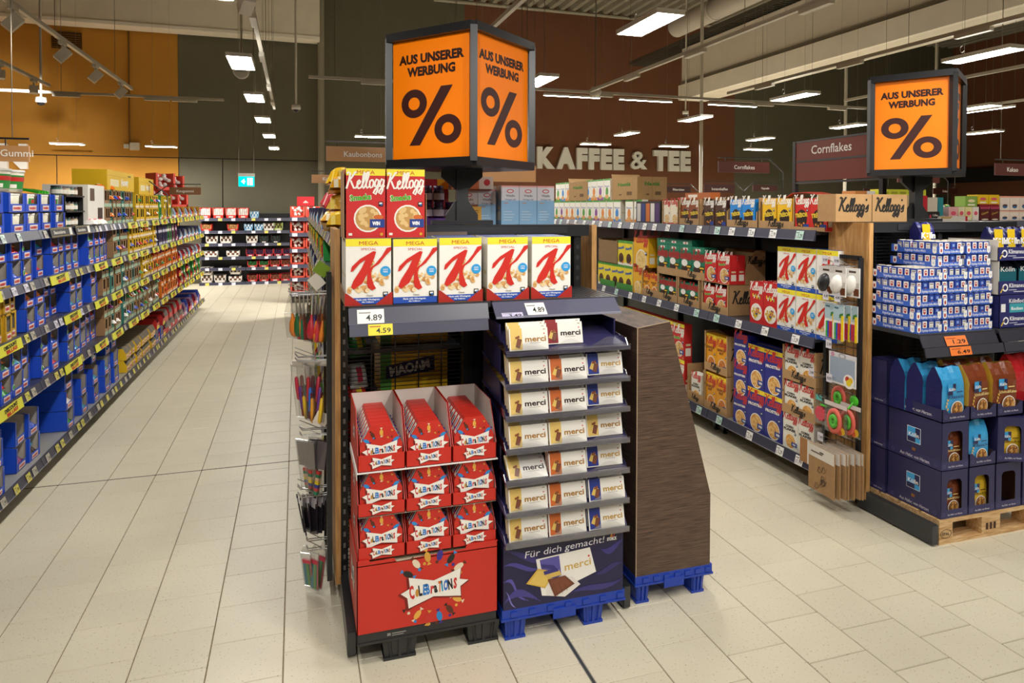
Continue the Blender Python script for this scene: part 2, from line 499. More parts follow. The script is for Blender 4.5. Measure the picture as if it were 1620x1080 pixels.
for c in 'WAREN':
    m = MB(); textmesh3d(m, c, x, 2.84, YB - .06, .5, _T[(c, B3)][2] * .72, .10, 'f6f4ec', B3); put('letter', m, t); x += (_T[(c, B3)][2] + .075) * .72

# ------------------------------------------------------------------ ceiling lights
LW, LL, LZ = .105, .31, 3.25


def panel_light(dm=None):
    dm = LAMP if dm is None else dm
    r = bpy.data.objects.new('ceiling_light', None); COL.objects.link(r); r['category'] = 'ceiling light'
    m = MB(); m.box(-LW, LW, -LL, LL, .004, .028, 'efece2', PLAS)
    for s in (-1, 1): m.box(s * LW - .004, s * LW + .004, -LL, LL, -.004, .03, 'efece2', PLAS); m.box(-LW, LW, s * LL - .004, s * LL + .004, -.004, .03, 'efece2', PLAS)
    put('housing', m, r)
    m = MB(); m.face([(-LW + .006, -LL + .006, 0), (-LW + .006, LL - .006, 0), (LW - .006, LL - .006, 0), (LW - .006, -LL + .006, 0)], 'ffffff', dm); put('diffuser', m, r)
    m = MB(); m.face([(-LW + .02, -LL + .02, .0295), (LW - .02, -LL + .02, .0295), (LW - .02, LL - .02, .0295), (-LW + .02, LL - .02, .0295)], 'ffffff', LUP); put('added_top_glow', m, r)  # added unseen upward glow that lifts the ceiling and beams
    for s in (-1, 1):
        m = MB(); m.tube([(0, s * LL * .55, .028), (0, s * LL * .55, ZC - LZ)], .0018, 'a59e8f', WIRE, 4); put('wire', m, r)
    m = MB(); a = [2 * PI * i / 12 for i in range(13)]
    m.tube([(.0, LL * .55 + .02 + .022 * math.cos(q), .1 + .03 * math.sin(q)) for q in a], .0022, '8b8577', WIRE, 4, False); put('cable_loop', m, r)
    return r


proto = panel_light(); proto_w = panel_light(LAMPW); first = True; first_w = True
def place_light(x, y, rz, label, group=None):
    global first, first_w
    if rz:
        if first_w:
            first_w = False; proto_w.location = (x, y, LZ); proto_w.rotation_euler = (0, 0, rz); proto_w['label'] = label; proto_w['group'] = group
        else: dup(proto_w, (x, y, LZ), rz, label, group)
        return
    if first:
        first = False; proto.location = (x, y, LZ); proto.rotation_euler = (0, 0, rz); proto['label'] = label
        if group: proto['group'] = group
    else: dup(proto, (x, y, LZ), rz, label, group)


rows = [(-.48, 'left aisle'), (2.43, 'central aisle'), (5.66, 'coffee aisle'), (8.5, 'far right aisle'), (11.4, 'outermost right aisle')]
for x, nm in rows:
    for j, y in enumerate((-2.6, -.2, 2.12, 4.43, 6.77, 8.9, 11.1, 13.6, 16.4)):
        if x > 6 and y < 3: continue
        if y > 12 and x > 0: continue
        place_light(x, y, 0, 'white hanging panel lamp %s from the front in the row over the %s' % (nth(j), nm), 'hanging panel lamps')
for j, (x, y) in enumerate([(1.36, 13.1), (5.96, 13.1), (7.75, 13.0), (9.97, 13.1), (-4.66, 16.8), (-2.85, 16.8), (12.6, 13.1), (3.7, 13.1), (15.0, 13.0)]):
    place_light(x, y, PI / 2, 'crosswise hanging panel lamp %s' % ['before the olive wall', 'below the KAFFEE letters', 'above the letters TEE', 'beyond the Cornflakes signs', 'on the left of the gold wall', 'beside the grey wall on gold', 'far right at the back wall', 'hidden behind the orange sign', 'beyond the right end unit'][j], 'crosswise panel lamps')

# ------------------------------------------------------------------ lighting tracks
TZ = 3.45
def track(label, a, b, adapters, strips=(), double=True):
    r = put('lighting_track', None, label=label, cat='lighting track', loc=(a[0], a[1], TZ))
    d = Vector((b[0] - a[0], b[1] - a[1], 0)); L = d.length; d.normalize(); s = Vector((-d.y, d.x, 0))
    m = MB(); m.bar((0, 0, 0), d * L, .036, .034, 'cfc8b8', PLAS); put('rail', m, r)
    for u in adapters:
        m = MB(); m.bar(d * u + Vector((0, 0, -.035)), d * (u + .32) + Vector((0, 0, -.035)), .05, .035, 'd9d3c4', PLAS); put('adapter', m, r)
    for u in strips:
        m = MB(); m.bar(d * u + Vector((0, 0, -.06)), d * (u + .78) + Vector((0, 0, -.06)), .05, .03, 'e8e4d8', PLAS)
        q = s * .022; z = Vector((0, 0, -.0765))
        m.face([d * u + q + z, d * (u + .78) + q + z, d * (u + .78) - q + z, d * u - q + z], 'ffffff', STRIP); put('strip_lamp', m, r)
    k = 0.3
    while k < L:
        m = MB(); m.tube([d * k, d * k + Vector((0, 0, ZC - TZ))], .003, '8b8577', WIRE, 4); put('suspension_wire', m, r); k += 2.1
    return r


track('long white track along the left shelves with four spotlights', (-2.03, 2.5), (-2.03, 9.95), [])
track('short white track left of the gold wall spotlights', (-2.97, 5.5), (-2.97, 10.0), [])
track('crosswise white track before the gold wall', (-7.5, 10.65), (-.98, 10.55), [4.4, 5.5, 5.85])
track('crosswise white track in front of the olive wall', (.14, 8.36), (2.6, 8.3), [.6, 1.6])
track('narrow white track over the left aisle, nearly end on', (-.32, 1.5), (-.32, 11.2), [4.2, 5.6, 7.4, 8.7])
track('white track meeting the big orange sign from above', (1.58, -.5), (1.58, 7.2), [3.9])
track('crosswise white track below the brown wall', (2.75, 8.3), (8.25, 8.3), [.95, 3.5, 4.8], [.3, 1.38, 2.75])
track('white track joined to the round ceiling hub', (3.66, .5), (3.66, 8.2), [3.5, 5.1, 6.4])
track('white track passing under the pale roof beam', (5.46, .5), (5.46, 7.8), [3.7, 5.05, 6.4])
track('white track right of the pale roof beam', (7.38, .5), (7.38, 7.8), [4.2, 5.7])
track('rightmost white track with one lit strip', (9.9, .5), (9.65, 8.2), [4.5], [6.6])


def spot(x, y, aim, label, power=SPOT_W, size=62, z=TZ, group='track spotlights'):
    r = put('track_spotlight', None, label=label, cat='spotlight', group=group, loc=(x, y, z))
    m = MB(); m.box(-.02, .02, -.06, .06, -.05, -.017, 'dcd6c8', PLAS); m.tube([(0, 0, -.05), (0, 0, -.09)], .012, 'dcd6c8', PLAS); put('bracket', m, r)
    d = (Vector(aim) - Vector((x, y, z - .14))).normalized(); o = Vector((0, 0, -.14))
    m = MB(); m.bar(o - d * .065, o + d * .065, .085, .085, 'efeae0', PLAS); put('head', m, r)
    L = bpy.data.lights.new('spot_beam', 'SPOT'); L.energy = power; L.spot_size = math.radians(size); L.spot_blend = .7; L.shadow_soft_size = .05; L.color = LAMP_COL
    lo = bpy.data.objects.new('spot_beam', L); COL.objects.link(lo); lo.parent = r; lo.location = o + d * .085
    lo.rotation_euler = d.to_track_quat('-Z', 'Y').to_euler()


for i, y in enumerate((6.06, 7.21, 8.28, 9.37)): spot(-2.03, y, (-4.0, y - .6, .9), 'white spotlight %s from the front on the left track' % nth(i), 90)
for i, y in enumerate((8.5, 9.47)): spot(-2.97, y, (-7.4 + i * 1.0, 18.7, 2.9), 'white spotlight %s on the short track by the gold wall' % nth(i), 900, 34)
for i, (x, y, a) in enumerate([(1.58, .6, (.7, 3.0, .9)), (1.58, 1.2, (1.2, 3.0, 1.1)), (3.66, .9, (3.6, 3.3, 1.0)), (-.32, 1.9, (-1.6, 4.2, .8)), (3.66, 2.4, (3.5, 5.2, .8)), (-.32, 3.2, (-1.75, 5.4, .9)), (5.46, 1.4, (3.9, 3.2, .9)), (1.58, 2.0, (3.4, 4.4, .9)), (.2, -.4, (.6, 2.9, .5)), (-.32, .6, (.66, 3.3, 2.62)), (1.58, -.2, (1.0, 3.3, 2.62)), (3.66, -.6, (3.8, 3.4, 2.2)), (-.32, 4.2, (-1.75, 6.6, .9)), (-.32, 5.0, (-1.75, 8.8, 1.0))]):
    spot(x, y, a, 'added out-of-view spotlight %s near the camera, brightening shelves and signs' % nth(i), 78 if a[2] < 2 else 120, 58 if a[2] < 2 else 26)  # spots added out of view to brighten displays, shelves and orange signs

# hub, speaker disc, cameras, poles, exit signs
t = put('ceiling_hub', None, label='round white hub where two tracks meet', cat='track hub', loc=(3.75, 8.25, TZ))
m = MB(); m.lathe([(0, .07), (.05, .06), (.085, 0), (.05, -.06), (0, -.07)], 18, 'd8d2c4', PLAS); put('body', m, t)
m = MB(); m.tube([(0, 0, .06), (0, 0, ZC - TZ)], .008, '9b9484', WIRE, 5); put('rod', m, t)
t = put('hanging_speaker', None, label='round white loudspeaker disc hanging before the olive wall', cat='loudspeaker', loc=(-.85, 12, 4.14))
m = MB(); m.tube([(0, -.05, 0), (0, .06, 0)], [.13, .12], 'd8d0bf', PLAS, 24); m.tube([(0, -.055, 0), (0, -.049, 0)], .11, 'b9b09d', MATTE, 24); put('body', m, t)
m = MB()
for i in range(5): m.box(-.08, .08, -.058, -.055, -.02 + i * .008, -.017 + i * .008, '6c6558', MATTE)
put('grille', m, t)
m = MB(); m.tube([(0, 0, .12), (0, 0, ZC - 4.14)], .012, 'b5ad9c', WIRE, 5); put('rod', m, t)
for i, (x, y, z, lb) in enumerate([(-3.67, 12, 3.52, 'white dome camera on a pole before the gold wall'), (0.0, 12, 3.58, 'white dome camera on a pole before the olive wall'), (8.9, 14.4, 4.2, 'white dome camera under the end of the roof beam')]):
    t = put('dome_camera', None, label=lb, cat='security camera', loc=(x, y, z))
    m = MB(); m.lathe([(0, .05), (.07, .05), (.075, -.02), (.055, -.03)], 16, 'e2ddd0', PLAS); put('housing', m, t)
    m = MB(); m.lathe([(.055, -.03), (.045, -.06), (0, -.075)], 12, '17171a', PLAS); put('dome', m, t)
    m = MB(); m.tube([(0, 0, .05), (0, 0, ZC - z)], .018, 'd2cbbb', METAL, 8); put('pole', m, t)
for x, y, lb in [(7.78, 12, 'thin white floor to ceiling pole crossing the letters TEE'), (11.38, 12, 'thin pale pole behind the large Cornflakes sign'), (13.93, 12, 'thin pale pole above the right orange sign')]:
    m = MB(); m.tube([(0, 0, 0), (0, 0, ZC)], .034, 'b9b09e', METAL, 10); put('pole', m, label=lb, cat='pole', loc=(x, y, 0))
for x, z, s, lb in [(-1.04, 2.51, .17, 'green exit sign with arrow hanging before the olive wall'), (17.7, 2.68, .24, 'small green exit sign half hidden behind the right sign post')]:
    t = put('exit_sign', None, label=lb, cat='exit sign', loc=(x, 16, z))
    m = MB(); m.box(-s, s, -.02, .02, .08, .15, 'e8e6de', PLAS); put('housing', m, t)
    m = MB(); m.box(-s * .95, s * .95, -.008, .008, -.14, .08, '0a8f78', EXG)
    f = F(m, (-s * .95, -.008, -.14), (1, 0, 0), (0, 0, 1), EXW, .002)
    a = s * .95
    f.poly([(.05, .11), (.12, .17), (.12, .125), (a * .85, .125), (a * .85, .095), (.12, .095), (.12, .05)], 'ffffff', 1)
    f.rect(a * 1.1, .03, a * 1.3, .19, 'ffffff'); f.rect(a * 1.4, .03, a * 1.8, .19, 'ffffff')
    put('face', m, t)
    m = MB()
    for q in (-1, 1): m.tube([(q * s * .9, 0, .15), (q * s * .9, 0, ZC - z)], .004, '8b8577', WIRE, 4)
    put('wire', m, t)


# ------------------------------------------------------------------ aisle signs
TANC, REDB = 'c08d5a', '5e2a20'
def aisle_sign(x0, x1, z0, z1, y, txt, col, label, foot=None, th=.5, tcol='f4efe4', frm='2a2623', tx=.5):
    t = put('aisle_sign', None, label=label, cat='aisle sign', loc=((x0 + x1) / 2, y, z0)); w, h = x1 - x0, z1 - z0
    m = MB(); m.box(-w / 2, w / 2, -.009, .009, 0, h, col, CARD)
    if txt: front(m, w, h, -.009, eps=.002).text(txt, w * tx, h * .32, h * th * .72, tcol, 1, bold=B1)
    put('board', m, t)
    m = MB(); m.bar((-w / 2, 0, h + .045), (w / 2, 0, h + .045), .012, .012, frm, METAL)
    for q in (-.36, .36): m.bar((q * w, 0, h), (q * w, 0, h + .045), .006, .006, frm, METAL)
    put('hanger_bar', m, t)
    if not foot:
        m = MB()
        for q in (-.4, .4): m.tube([(q * w, 0, h + .045), (q * w, 0, ZC - z0)], .003, '8b8577', WIRE, 4)
        put('wire', m, t)
    if foot:
        m = MB(); m.tube([(foot[0] * w / 2, 0, h + .045), (foot[0] * (w / 2 + .2), 0, h - .12), (foot[0] * (w / 2 + .2), 0, foot[1] - z0)], .008, frm, METAL, 6); put('bracket_arm', m, t)
    return t


aisle_sign(-2.5, -1.595, 2.207, 2.305, 5, 'Gummi', TANC, 'tan hanging aisle sign cut by the picture edge', None, .6, tx=.93)
aisle_sign(.262, .927, 2.352, 2.488, 6.5, 'Kaubonbons', TANC, 'tan hanging aisle sign reading Kaubonbons', (1, 1.775))
aisle_sign(.184, .85, 2.232, 2.338, 9, 'Kräuterbonbons', TANC, 'tan hanging aisle sign reading Kräuterbonbons', (1, 1.775), .55)
aisle_sign(-1.765, -1.343, 2.104, 2.211, 11, 'Kaugummi', '8a5a38', 'brown hanging aisle sign reading Kaugummi over red cartons', (-1, 1.8))
aisle_sign(-2.21, -1.75, 2.1, 2.2, 9.5, '', '8a5a38', 'brown hanging sign behind the yellow boxes', (1, 1.8))
aisle_sign(1.2, 1.98, 2.15, 2.29, 5.6, 'Tee', TANC, 'tan hanging sign half hidden under the big orange sign', None, .5, tx=.12)
aisle_sign(1.3, 2.1, 2.26, 2.42, 6.1, '', '9a6a55', 'brown hanging board just below the big orange sign')
aisle_sign(4.74, 5.45, 2.352, 2.481, 6.95, 'Cornflakes', REDB, 'small dark red hanging sign reading Cornflakes', (1, 0))
aisle_sign(6.411, 6.911, 2.21, 2.32, 11, 'Filtertüten', '3d1b14', 'small dark hanging sign reading Filtertüten', (1, 0))
aisle_sign(7.204, 7.863, 2.21, 2.37, 11, 'Instantkaffee', '4a221a', 'dark hanging sign reading Instantkaffee behind a white pole', (1, 0), .42)
aisle_sign(8.268, 8.815, 2.255, 2.365, 11, 'Kapseln', '4a221a', 'dark hanging sign reading Kapseln', (-1, 0))
aisle_sign(9.632, 10.55, 2.369, 2.52, 9, 'Kaffee', REDB, 'dark red hanging sign reading Kaffee behind right sign post', (1, 0))
aisle_sign(7.889, 8.8, 2.328, 2.47, 6, 'Kakao', REDB, 'dark red hanging sign reading Kakao at the right picture edge', None, .5, tx=.3)
aisle_sign(10.9, 11.6, 2.2, 2.33, 11, 'Kaffee', '3d1b14', 'tiny dark sign reading Kaffee left of the right sign post')
aisle_sign(13.3, 14.0, 2.25, 2.38, 11.5, 'Kakao', '3d1b14', 'tiny dark sign reading Kakao above green boxes')
# large framed sign on top of the right-hand run, facing the aisle
t = put('framed_sign', None, label='large framed dark red sign reading Cornflakes over the cereal shelves', cat='aisle sign', loc=(4.1, 4.42, 1.8))
for z0, z1, nm in ((.53, .685, 1), (.36, .52, 0)):
    m = MB(); m.box(-.012, .012, -.45, .45, z0, z1, '74301f', CARD)
    if nm: F(m, (-.012, .45, z0), (0, -1, 0), (0, 0, 1), eps=.002).text('Cornflakes', .41, .05, .07, 'f4efe4', 1, bold=B1)
    put('board', m, t)
for y in (-.46, .46): m = MB(); m.box(-.018, .018, y - .018, y + .018, -1.8, .7, '2b2a2b', METAL); put('post', m, t)
m = MB()
for z in (.347, .525, .692): m.box(-.015, .015, -.46, .46, z - .008, z + .008, '3a393a', METAL)
put('frame_bar', m, t)


# ------------------------------------------------------------------ orange promotion signs
def promo(x, y, rdeg, half, z0, z1, base, label):
    t = put('promotion_sign', None, label=label, cat='promotion sign', loc=(x, y, base), rz=math.radians(rdeg))
    s = half; a, b = z0 - base, z1 - base; fr = .032
    c4 = [(-s, 0), (0, -s), (s, 0), (0, s)]
    m = MB()
    for i in range(4):
        p, q = c4[i], c4[(i + 1) % 4]
        for z in (a, b): m.bar((*p, z), (*q, z), .042, .042, '17191c', METAL)
    for p in c4: m.box(p[0] - .017, p[0] + .017, p[1] - .017, p[1] + .017, a, b, '17191c', METAL)
    m.prism([(p[0] * .99, p[1] * .99) for p in c4], a - .022, a - .01, '26282b', METAL, 'z')
    put('frame', m, t)
    e = s * math.sqrt(2)
    for i in range(4):
        p, q = Vector((*c4[i], 0)), Vector((*c4[(i + 1) % 4], 0)); U = (q - p).normalized(); N = U.cross(Vector((0, 0, 1)))
        O = p + N * -.012; m = MB()
        f = F(m, O + Vector((0, 0, a)), U, (0, 0, 1), CARD, .0012); h = b - a
        f.rect(.02, .02, e - .02, h - .02, 'ff8402', 0)
        f.text('AUS UNSERER', e / 2, h * .785, h * .066, '2a120f', 1, w=e * .77, bold=B2)
        f.text('WERBUNG', e / 2, h * .685, h * .066, '2a120f', 1, w=e * .57, bold=B2)
        f.ring(e * .30, h * .468, h * .112, h * .05, '3d1b18', 1, asp=1.16); f.ring(e * .70, h * .254, h * .112, h * .05, '3d1b18', 1, asp=1.16)
        f.poly([(e * .243, h * .14), (e * .372, h * .14), (e * .757, h * .585), (e * .622, h * .585)], '3d1b18', 1)
        put('poster', m, t)
    m = MB(); m.box(-.03, .03, -.03, .03, .02, a, '1b1c1e', METAL); put('post', m, t)
    for q in (-1, 1):
        m = MB(); m.prism([(q * .03, a - .02), (q * .11, a - .02), (q * .11, a - .06), (q * .03, a - .13)], -.012, .012, '1b1c1e', METAL); put('bracket', m, t)
        m = MB(); m.prism([(q * .03, .13), (q * .085, .05), (q * .085, .02), (q * .03, .02)], -.012, .012, '1b1c1e', METAL); put('bracket', m, t)
    m = MB(); m.box(-.16, .16, -.05, .05, 0, .022, '1b1c1e', METAL); put('base_plate', m, t)


promo(.832, 3.52, -5, .378, 2.15, 2.79, 1.84, 'big orange percent sign cube on the middle shelf end')
promo(4.06, 3.64, -12, .335, 2.17, 2.80, 1.84, 'orange percent sign cube on the right-hand shelf end')


# ================================================================== PRINTED PACKS
KEL = [[(0.05, 1.75), (.2, 1.92), (.42, 1.8), (.36, 1.3), (.22, .6), (.1, .08)], [(1.12, 1.86), (.95, 1.9), (.62, 1.35), (.34, .98), (.52, .95), (.72, .5), (.92, .1), (1.15, .12), (1.32, .4)],
       [(1.25, .45), (1.5, .58), (1.6, .82), (1.48, .98), (1.3, .8), (1.27, .3), (1.45, .03), (1.7, .12), (1.88, .5), (2.08, 1.2), (2.1, 1.75), (1.98, 1.85), (1.88, 1.4), (1.86, .3), (2.0, .02), (2.15, .2), (2.3, .7), (2.5, 1.5), (2.46, 1.85), (2.32, 1.8), (2.26, 1.2), (2.26, .3), (2.4, .03), (2.62, .2)],
       [(2.9, .95), (2.68, .8), (2.64, .35), (2.8, .03), (3.02, .15), (3.1, .6), (2.96, .94), (2.85, .9)],
       [(3.62, .85), (3.4, .98), (3.24, .6), (3.28, .15), (3.46, .08), (3.62, .4), (3.66, .9), (3.58, -.3), (3.4, -.72), (3.15, -.55), (3.3, -.2), (3.75, .2)],
       [(4.2, .85), (3.98, .98), (3.82, .6), (3.86, .15), (4.04, .08), (4.2, .4), (4.24, .9), (4.16, -.3), (3.98, -.72), (3.74, -.55), (3.9, -.2), (4.35, .25)]]
KELS = [[(4.45, 1.5), (4.52, 1.75)], [(4.5, .3), (4.78, .75), (4.86, 1.0), (4.9, .5), (4.86, .1), (4.62, 0), (4.55, .12)]]


def kellogg(f, u, v, w, col, l=2, full=False, wt=None, rot=0.0):
    st = KEL + (KELS if full else []); W = 4.95 if full else 4.3; k = w / W; wt = wt or (.25 if full else .215)
    c, s = math.cos(rot), math.sin(rot)
    for li, ln in enumerate(st):
        pts = [((x - W / 2 + .13 * (y - .9)) * k, y * k) for x, y in ln]
        f.stroke([(u + x * c - y * s, v + x * s + y * c) for x, y in pts], wt * k, col, l + .08 * li)


def bowl(f, u, v, r, fill, rim='f4efe6', l=1, dots=12, dot=None, seed=1):
    q = random.Random(seed)
    f.disc(u, v, r, rim, l); f.disc(u, v, r * .88, fill, l + 1)
    for i in range(dots):
        a, d = q.random() * 6.28, r * .72 * math.sqrt(q.random())
        f.disc(u + d * math.cos(a), v + d * math.sin(a), r * q.uniform(.13, .2), dot or ('d9a45c' if i % 3 else 'b5793a'), l + 2 + i * .07, n=6)


def nutri(f, u, v, s, l=2):
    f.rect(u - s, v - s, u + s, v + s, '17181c', l); f.rect(u - s * .65, v - s * .1, u + s * .65, v + s * .65, 'f2f2ef', l + 1)
    f.rect(u - s * .1, v - s * .6, u + s * .65, v + s * .1, '3a78c8', l + 2)


def pr_specialk(f, w, h, mega=True):
    f.rect(0, 0, w, h, 'f3f0e8', 0)
    f.rect(0, h * .885, w, h, 'f6e63a', 1); f.text('MEGA', w * .5, h * .905, h * .058, 'c8342c', 2, w=w * .42, bold=B0)
    f.text('SPECIAL', w * .5, h * .825, h * .034, 'c8342c', 2, w=w * .34, bold=B0)
    q = random.Random(4)
    cl = ['d9a566', 'e9c48c', 'c58a4a', 'edd2a4', 'f3dfba']
    for i in range(46):
        if i < 14: u, v = .5 + .34 * (i / 14) - .12 + q.uniform(-.05, .05), .30 + .40 * i / 14 + q.uniform(-.04, .04); u = u * .55 + .22
        elif i < 30: u, v = q.gauss(.25, .1), q.gauss(.245, .03)
        else: u, v = q.gauss(.74, .075), q.gauss(.37, .06)
        f.disc(w * min(.93, max(.07, u)), h * v, w * q.uniform(.05, .085), cl[i % 5], 1.5 + i * .09, w * q.uniform(.03, .055), 7, q.random() * 3)
        if i % 2: f.disc(w * min(.92, max(.08, u + .01)), h * (v + .005), w * .03, cl[(i + 2) % 5], 1.54 + i * .09, w * .018, 6, q.random() * 3)
    K = lambda pts: [(a * w, b * h) for a, b in pts]
    red = 'd22a20'
    f.poly(K([(.1, .5), (.13, .58), (.30, .69), (.6, .81), (.665, .80), (.62, .70), (.52, .54), (.36, .32), (.17, .23), (.11, .27), (.16, .36), (.34, .55), (.43, .68), (.30, .62), (.16, .51)]), red, 6.4)
    f.poly(K([(1, .87), (.9, .855), (.8, .74), (.64, .61), (.52, .55), (.475, .49), (.455, .33), (.48, .25), (.58, .21), (.66, .24), (.61, .3), (.555, .42), (.55, .49), (.6, .555), (.74, .62), (.88, .74), (1, .82)]), red, 7)
    f.disc(w * .87, h * .50, w * .115, '2f9fe0', 8); f.text('HIGH', w * .87, h * .515, h * .022, 'ffffff', 9, bold=B1); f.text('FIBRE', w * .87, h * .48, h * .022, 'ffffff', 9, bold=B1)
    f.rect(0, 0, w, h * .1, '2b55b5', 1); f.text('Made with Wholegrain', w * .48, h * .058, h * .026, 'ffffff', 2, w=w * .52); f.text('Mit Vollkorn', w * .48, h * .022, h * .022, 'ffffff', 2, w=w * .26)
    f.text('Classic', w * .52, h * .118, h * .026, '7a7670', 2); nutri(f, w * .87, h * .145, w * .055, 8)


def pr_smacks(f, w, h, mega=True, seed=2):
    f.rect(0, 0, w, h, 'cf2a2a', 0)
    if mega: f.rect(0, h * .9, w, h, 'f6e63a', 1); f.text('MEGA', w * .5, h * .92, h * .055, 'c8342c', 2, w=w * .46, bold=B0)
    t = .745 if mega else .83
    kellogg(f, w * .5, h * (t - .03), w * .98, 'f7f3ea', 3, rot=.06)
    f.text('Smacks', w * .37, h * (t - .2), h * .085, 'f7f3ea', 3, w=w * .56, bold=B2, rot=.09); f.text('Smacks', w * .37, h * (t - .197), h * .078, '5ab034', 4, w=w * .53, bold=B2, rot=.09)
    bowl(f, w * .55, h * .28, w * .36, 'c89a58', seed=seed, dots=26, dot='e6c385')
    f.rect(w * .6, h * .15, w * .98, h * .27, '24408e', 6); f.text('WIN', w * .76, h * .185, h * .05, 'ffffff', 7, w=w * .2, bold=B2)
    f.disc(w * .82, h * .30, w * .13, 'd0682c', 5, w * .06)
    nutri(f, w * .88, h * .49, w * .06, 5); f.disc(w * .9, h * .05, w * .04, 'd9a62c', 3)
    f.rect(w * .06, h * .035, w * .15, h * .07, 'f2ece0', 2)


def pr_cereal(f, w, h, bg, logo, title, tcol, food, dot, mega=False, band=None, seed=3, wn=True, tz=.6):
    f.rect(0, 0, w, h, bg, 0); t = h
    if mega: f.rect(w * .0, h * .9, w, h, 'f3d92f', 1); f.text('MEGA', w * .5, h * .92, h * .055, 'c8342c', 2, w=w * .46, bold=B0); t = h * .9
    kellogg(f, w * .5, t - h * .17, w * .96, logo, 3, rot=.05)
    if title:
        for i, s in enumerate(title): f.text(s, w * .45, h * (tz - i * .085), h * .062, tcol, 3, w=w * min(.8, .13 * len(s)), bold=B2, rot=.04)
    bowl(f, w * .52, h * .22, w * .36, food, seed=seed, dots=20, dot=dot)
    if band: f.rect(0, 0, w, h * .07, band, 1)
    if wn: f.rect(w * .6, h * .1, w * .97, h * .22, '24408e', 6); f.text('WIN', w * .78, h * .135, h * .05, 'ffffff', 7, w=w * .2, bold=B2)
    nutri(f, w * .85, h * .47, w * .055, 5)


def cereal_box(key, w, h, d, base, pr, side=None, top=None):
    mb = MB(); mb.box(-w / 2, w / 2, -d / 2, d / 2, 0, h, base, CARD, dict(t=top or base, l=side or base, r=side or base))
    pr(front(mb, w, h, -d / 2), w, h)
    for fr in (left(mb, d, -w / 2, d / 2), right(mb, d, w / 2, -d / 2)):
        if h > .2: fr.rect(d * .15, h * .12, d * .85, h * .34, 'e8e2d4', 1); fr.rect(d * .2, h * .4, d * .8, h * .46, 'd8c9a0', 1)
    # flap seam on top
    mb.box(-w / 2 + .002, w / 2 - .002, -d * .08, d * .06, h, h + .0009, top or base, CARD)
    return mb.build(key)


# ------------------------------------------------------------------ price tags and shelf rails (parts of shelves)
def tag(parent, loc, txt, col='f2f0ec', w=.062, h=.05, rot=(0, 0, 0), tcol='16161a', name='price_tag'):
    mb = MB(); mb.box(-w / 2, w / 2, -.0012, 0, 0, h, col, CARD)
    f = front(mb, w, h, -.0012)
    if txt: f.text(txt, w * .62, h * .2, h * .42, tcol, 1, w=w * .6, bold=B1)
    f.rect(w * .06, h * .72, w * .5, h * .8, '8a8a88' if col[0] != 'f' or col == 'f2f0ec' else 'b54a20', 1)
    o = put(name, mb, parent, loc=loc); o.rotation_euler = rot
    return o


_tags = {}
def tag_shared(parent, loc, rz, txt, col='f2f0ec', w=.06, h=.045):
    k = (txt, col, w, h)
    if k not in _tags:
        mb = MB(); mb.box(-w / 2, w / 2, -.0012, 0, 0, h, col, CARD); f = front(mb, w, h, -.0012)
        if txt: f.text(txt, w * .6, h * .2, h * .45, '16161a', 1, w=w * .6, bold=B1)
        f.rect(w * .06, h * .72, w * .5, h * .82, '77777a', 1); f.rect(w * .06, h * .1, w * .2, h * .5, 'b9b2c8', 1)
        _tags[k] = mb.build('price_tag')
    return put('price_tag', _tags[k], parent, loc=loc, rz=rz)


RAIL, SHELF, BLK = '3a3a4c', '35363d', '141416'
# ================================================================== MIDDLE GONDOLA AND ITS FRONT END
t = put('shelf_end_unit', None, label='black end unit of the middle shelves with oak side panels', cat='shelf unit', loc=(0, 0, 0))
for x0, x1, nm in ((.205, .24, 0), (1.45, 1.49, 1)):
    mb = MB(); mb.box(x0, x1, 3.46, 3.53, 0, 1.83, BLK, METAL)
    for i in range(30):
        z = .12 + i * .0565
        mb.box(x0 + .012, x1 - .012, 3.4592, 3.46, z, z + .024, '8f8b84' if not nm else '303034', METAL)
    put('upright', mb, t)
for x0, x1, y0, y1 in ((.2, .236, 2.955, 3.46), (1.49, 1.526, 2.925, 3.46)):
    mb = MB(); mb.box(x0, x1, y0, y1, .012, .115, '26272a', METAL); mb.box(x0 + .002, x1 - .002, y0 - .004, y0, .012, .112, '303135', METAL)
    mb.lathe([(0, 0), (.014, 0), (.014, .012)], 10, BLK, METAL, ((x0 + x1) / 2, y0 + .03, 0)); put('base_foot', mb, t)
mb = MB(); mb.box(.176, .202, 3.41, 3.86, .08, 1.82, 'b98850', OAK); put('oak_panel', mb, t)
mb = MB(); mb.box(1.60, 1.63, 3.56, 3.94, .08, 1.832, 'b98850', OAK); put('oak_panel', mb, t)
mb = MB(); mb.box(.22, 1.53, 3.44, 3.53, 1.775, 1.838, '202124', METAL); mb.box(.30, 1.40, 3.435, 3.44, 1.79, 1.825, '2b2c30', METAL); put('top_beam', mb, t)
mb = MB(); mb.box(.83, .875, 3.47, 3.53, 0, 1.775, BLK, METAL); put('upright', mb, t)
mb = MB(); mb.box(.875, 1.45, 3.5, 3.512, .1, 1.46, '101012', METAL); put('back_panel', mb, t)
mb = MB(); mb.box(.875, 1.45, 3.5, 3.512, 1.47, 1.775, '101012', METAL); mb.box(.24, .83, 3.5, 3.512, 1.47, 1.775, '101012', METAL); put('back_panel', mb, t)
for z in (.66, .93, 1.2):
    mb = MB(); mb.box(.24, .83, 3.54, 3.94, z - .02, z, SHELF, METAL); put('rear_board', mb, t)
mb = MB()
for i in range(66):
    z = .11 + i * .0205
    mb.box(.24, .83, 3.497, 3.5, z, z + .0032, '151517', METAL)
for x in (.36, .48, .60, .72): mb.box(x - .003, x + .003, 3.5, 3.504, .1, 1.46, '151517', METAL)
for z in (.95, .42): mb.box(.24, .83, 3.49, 3.51, z - .035, z, '19191b', METAL)
put('wire_back', mb, t, kind='stuff')
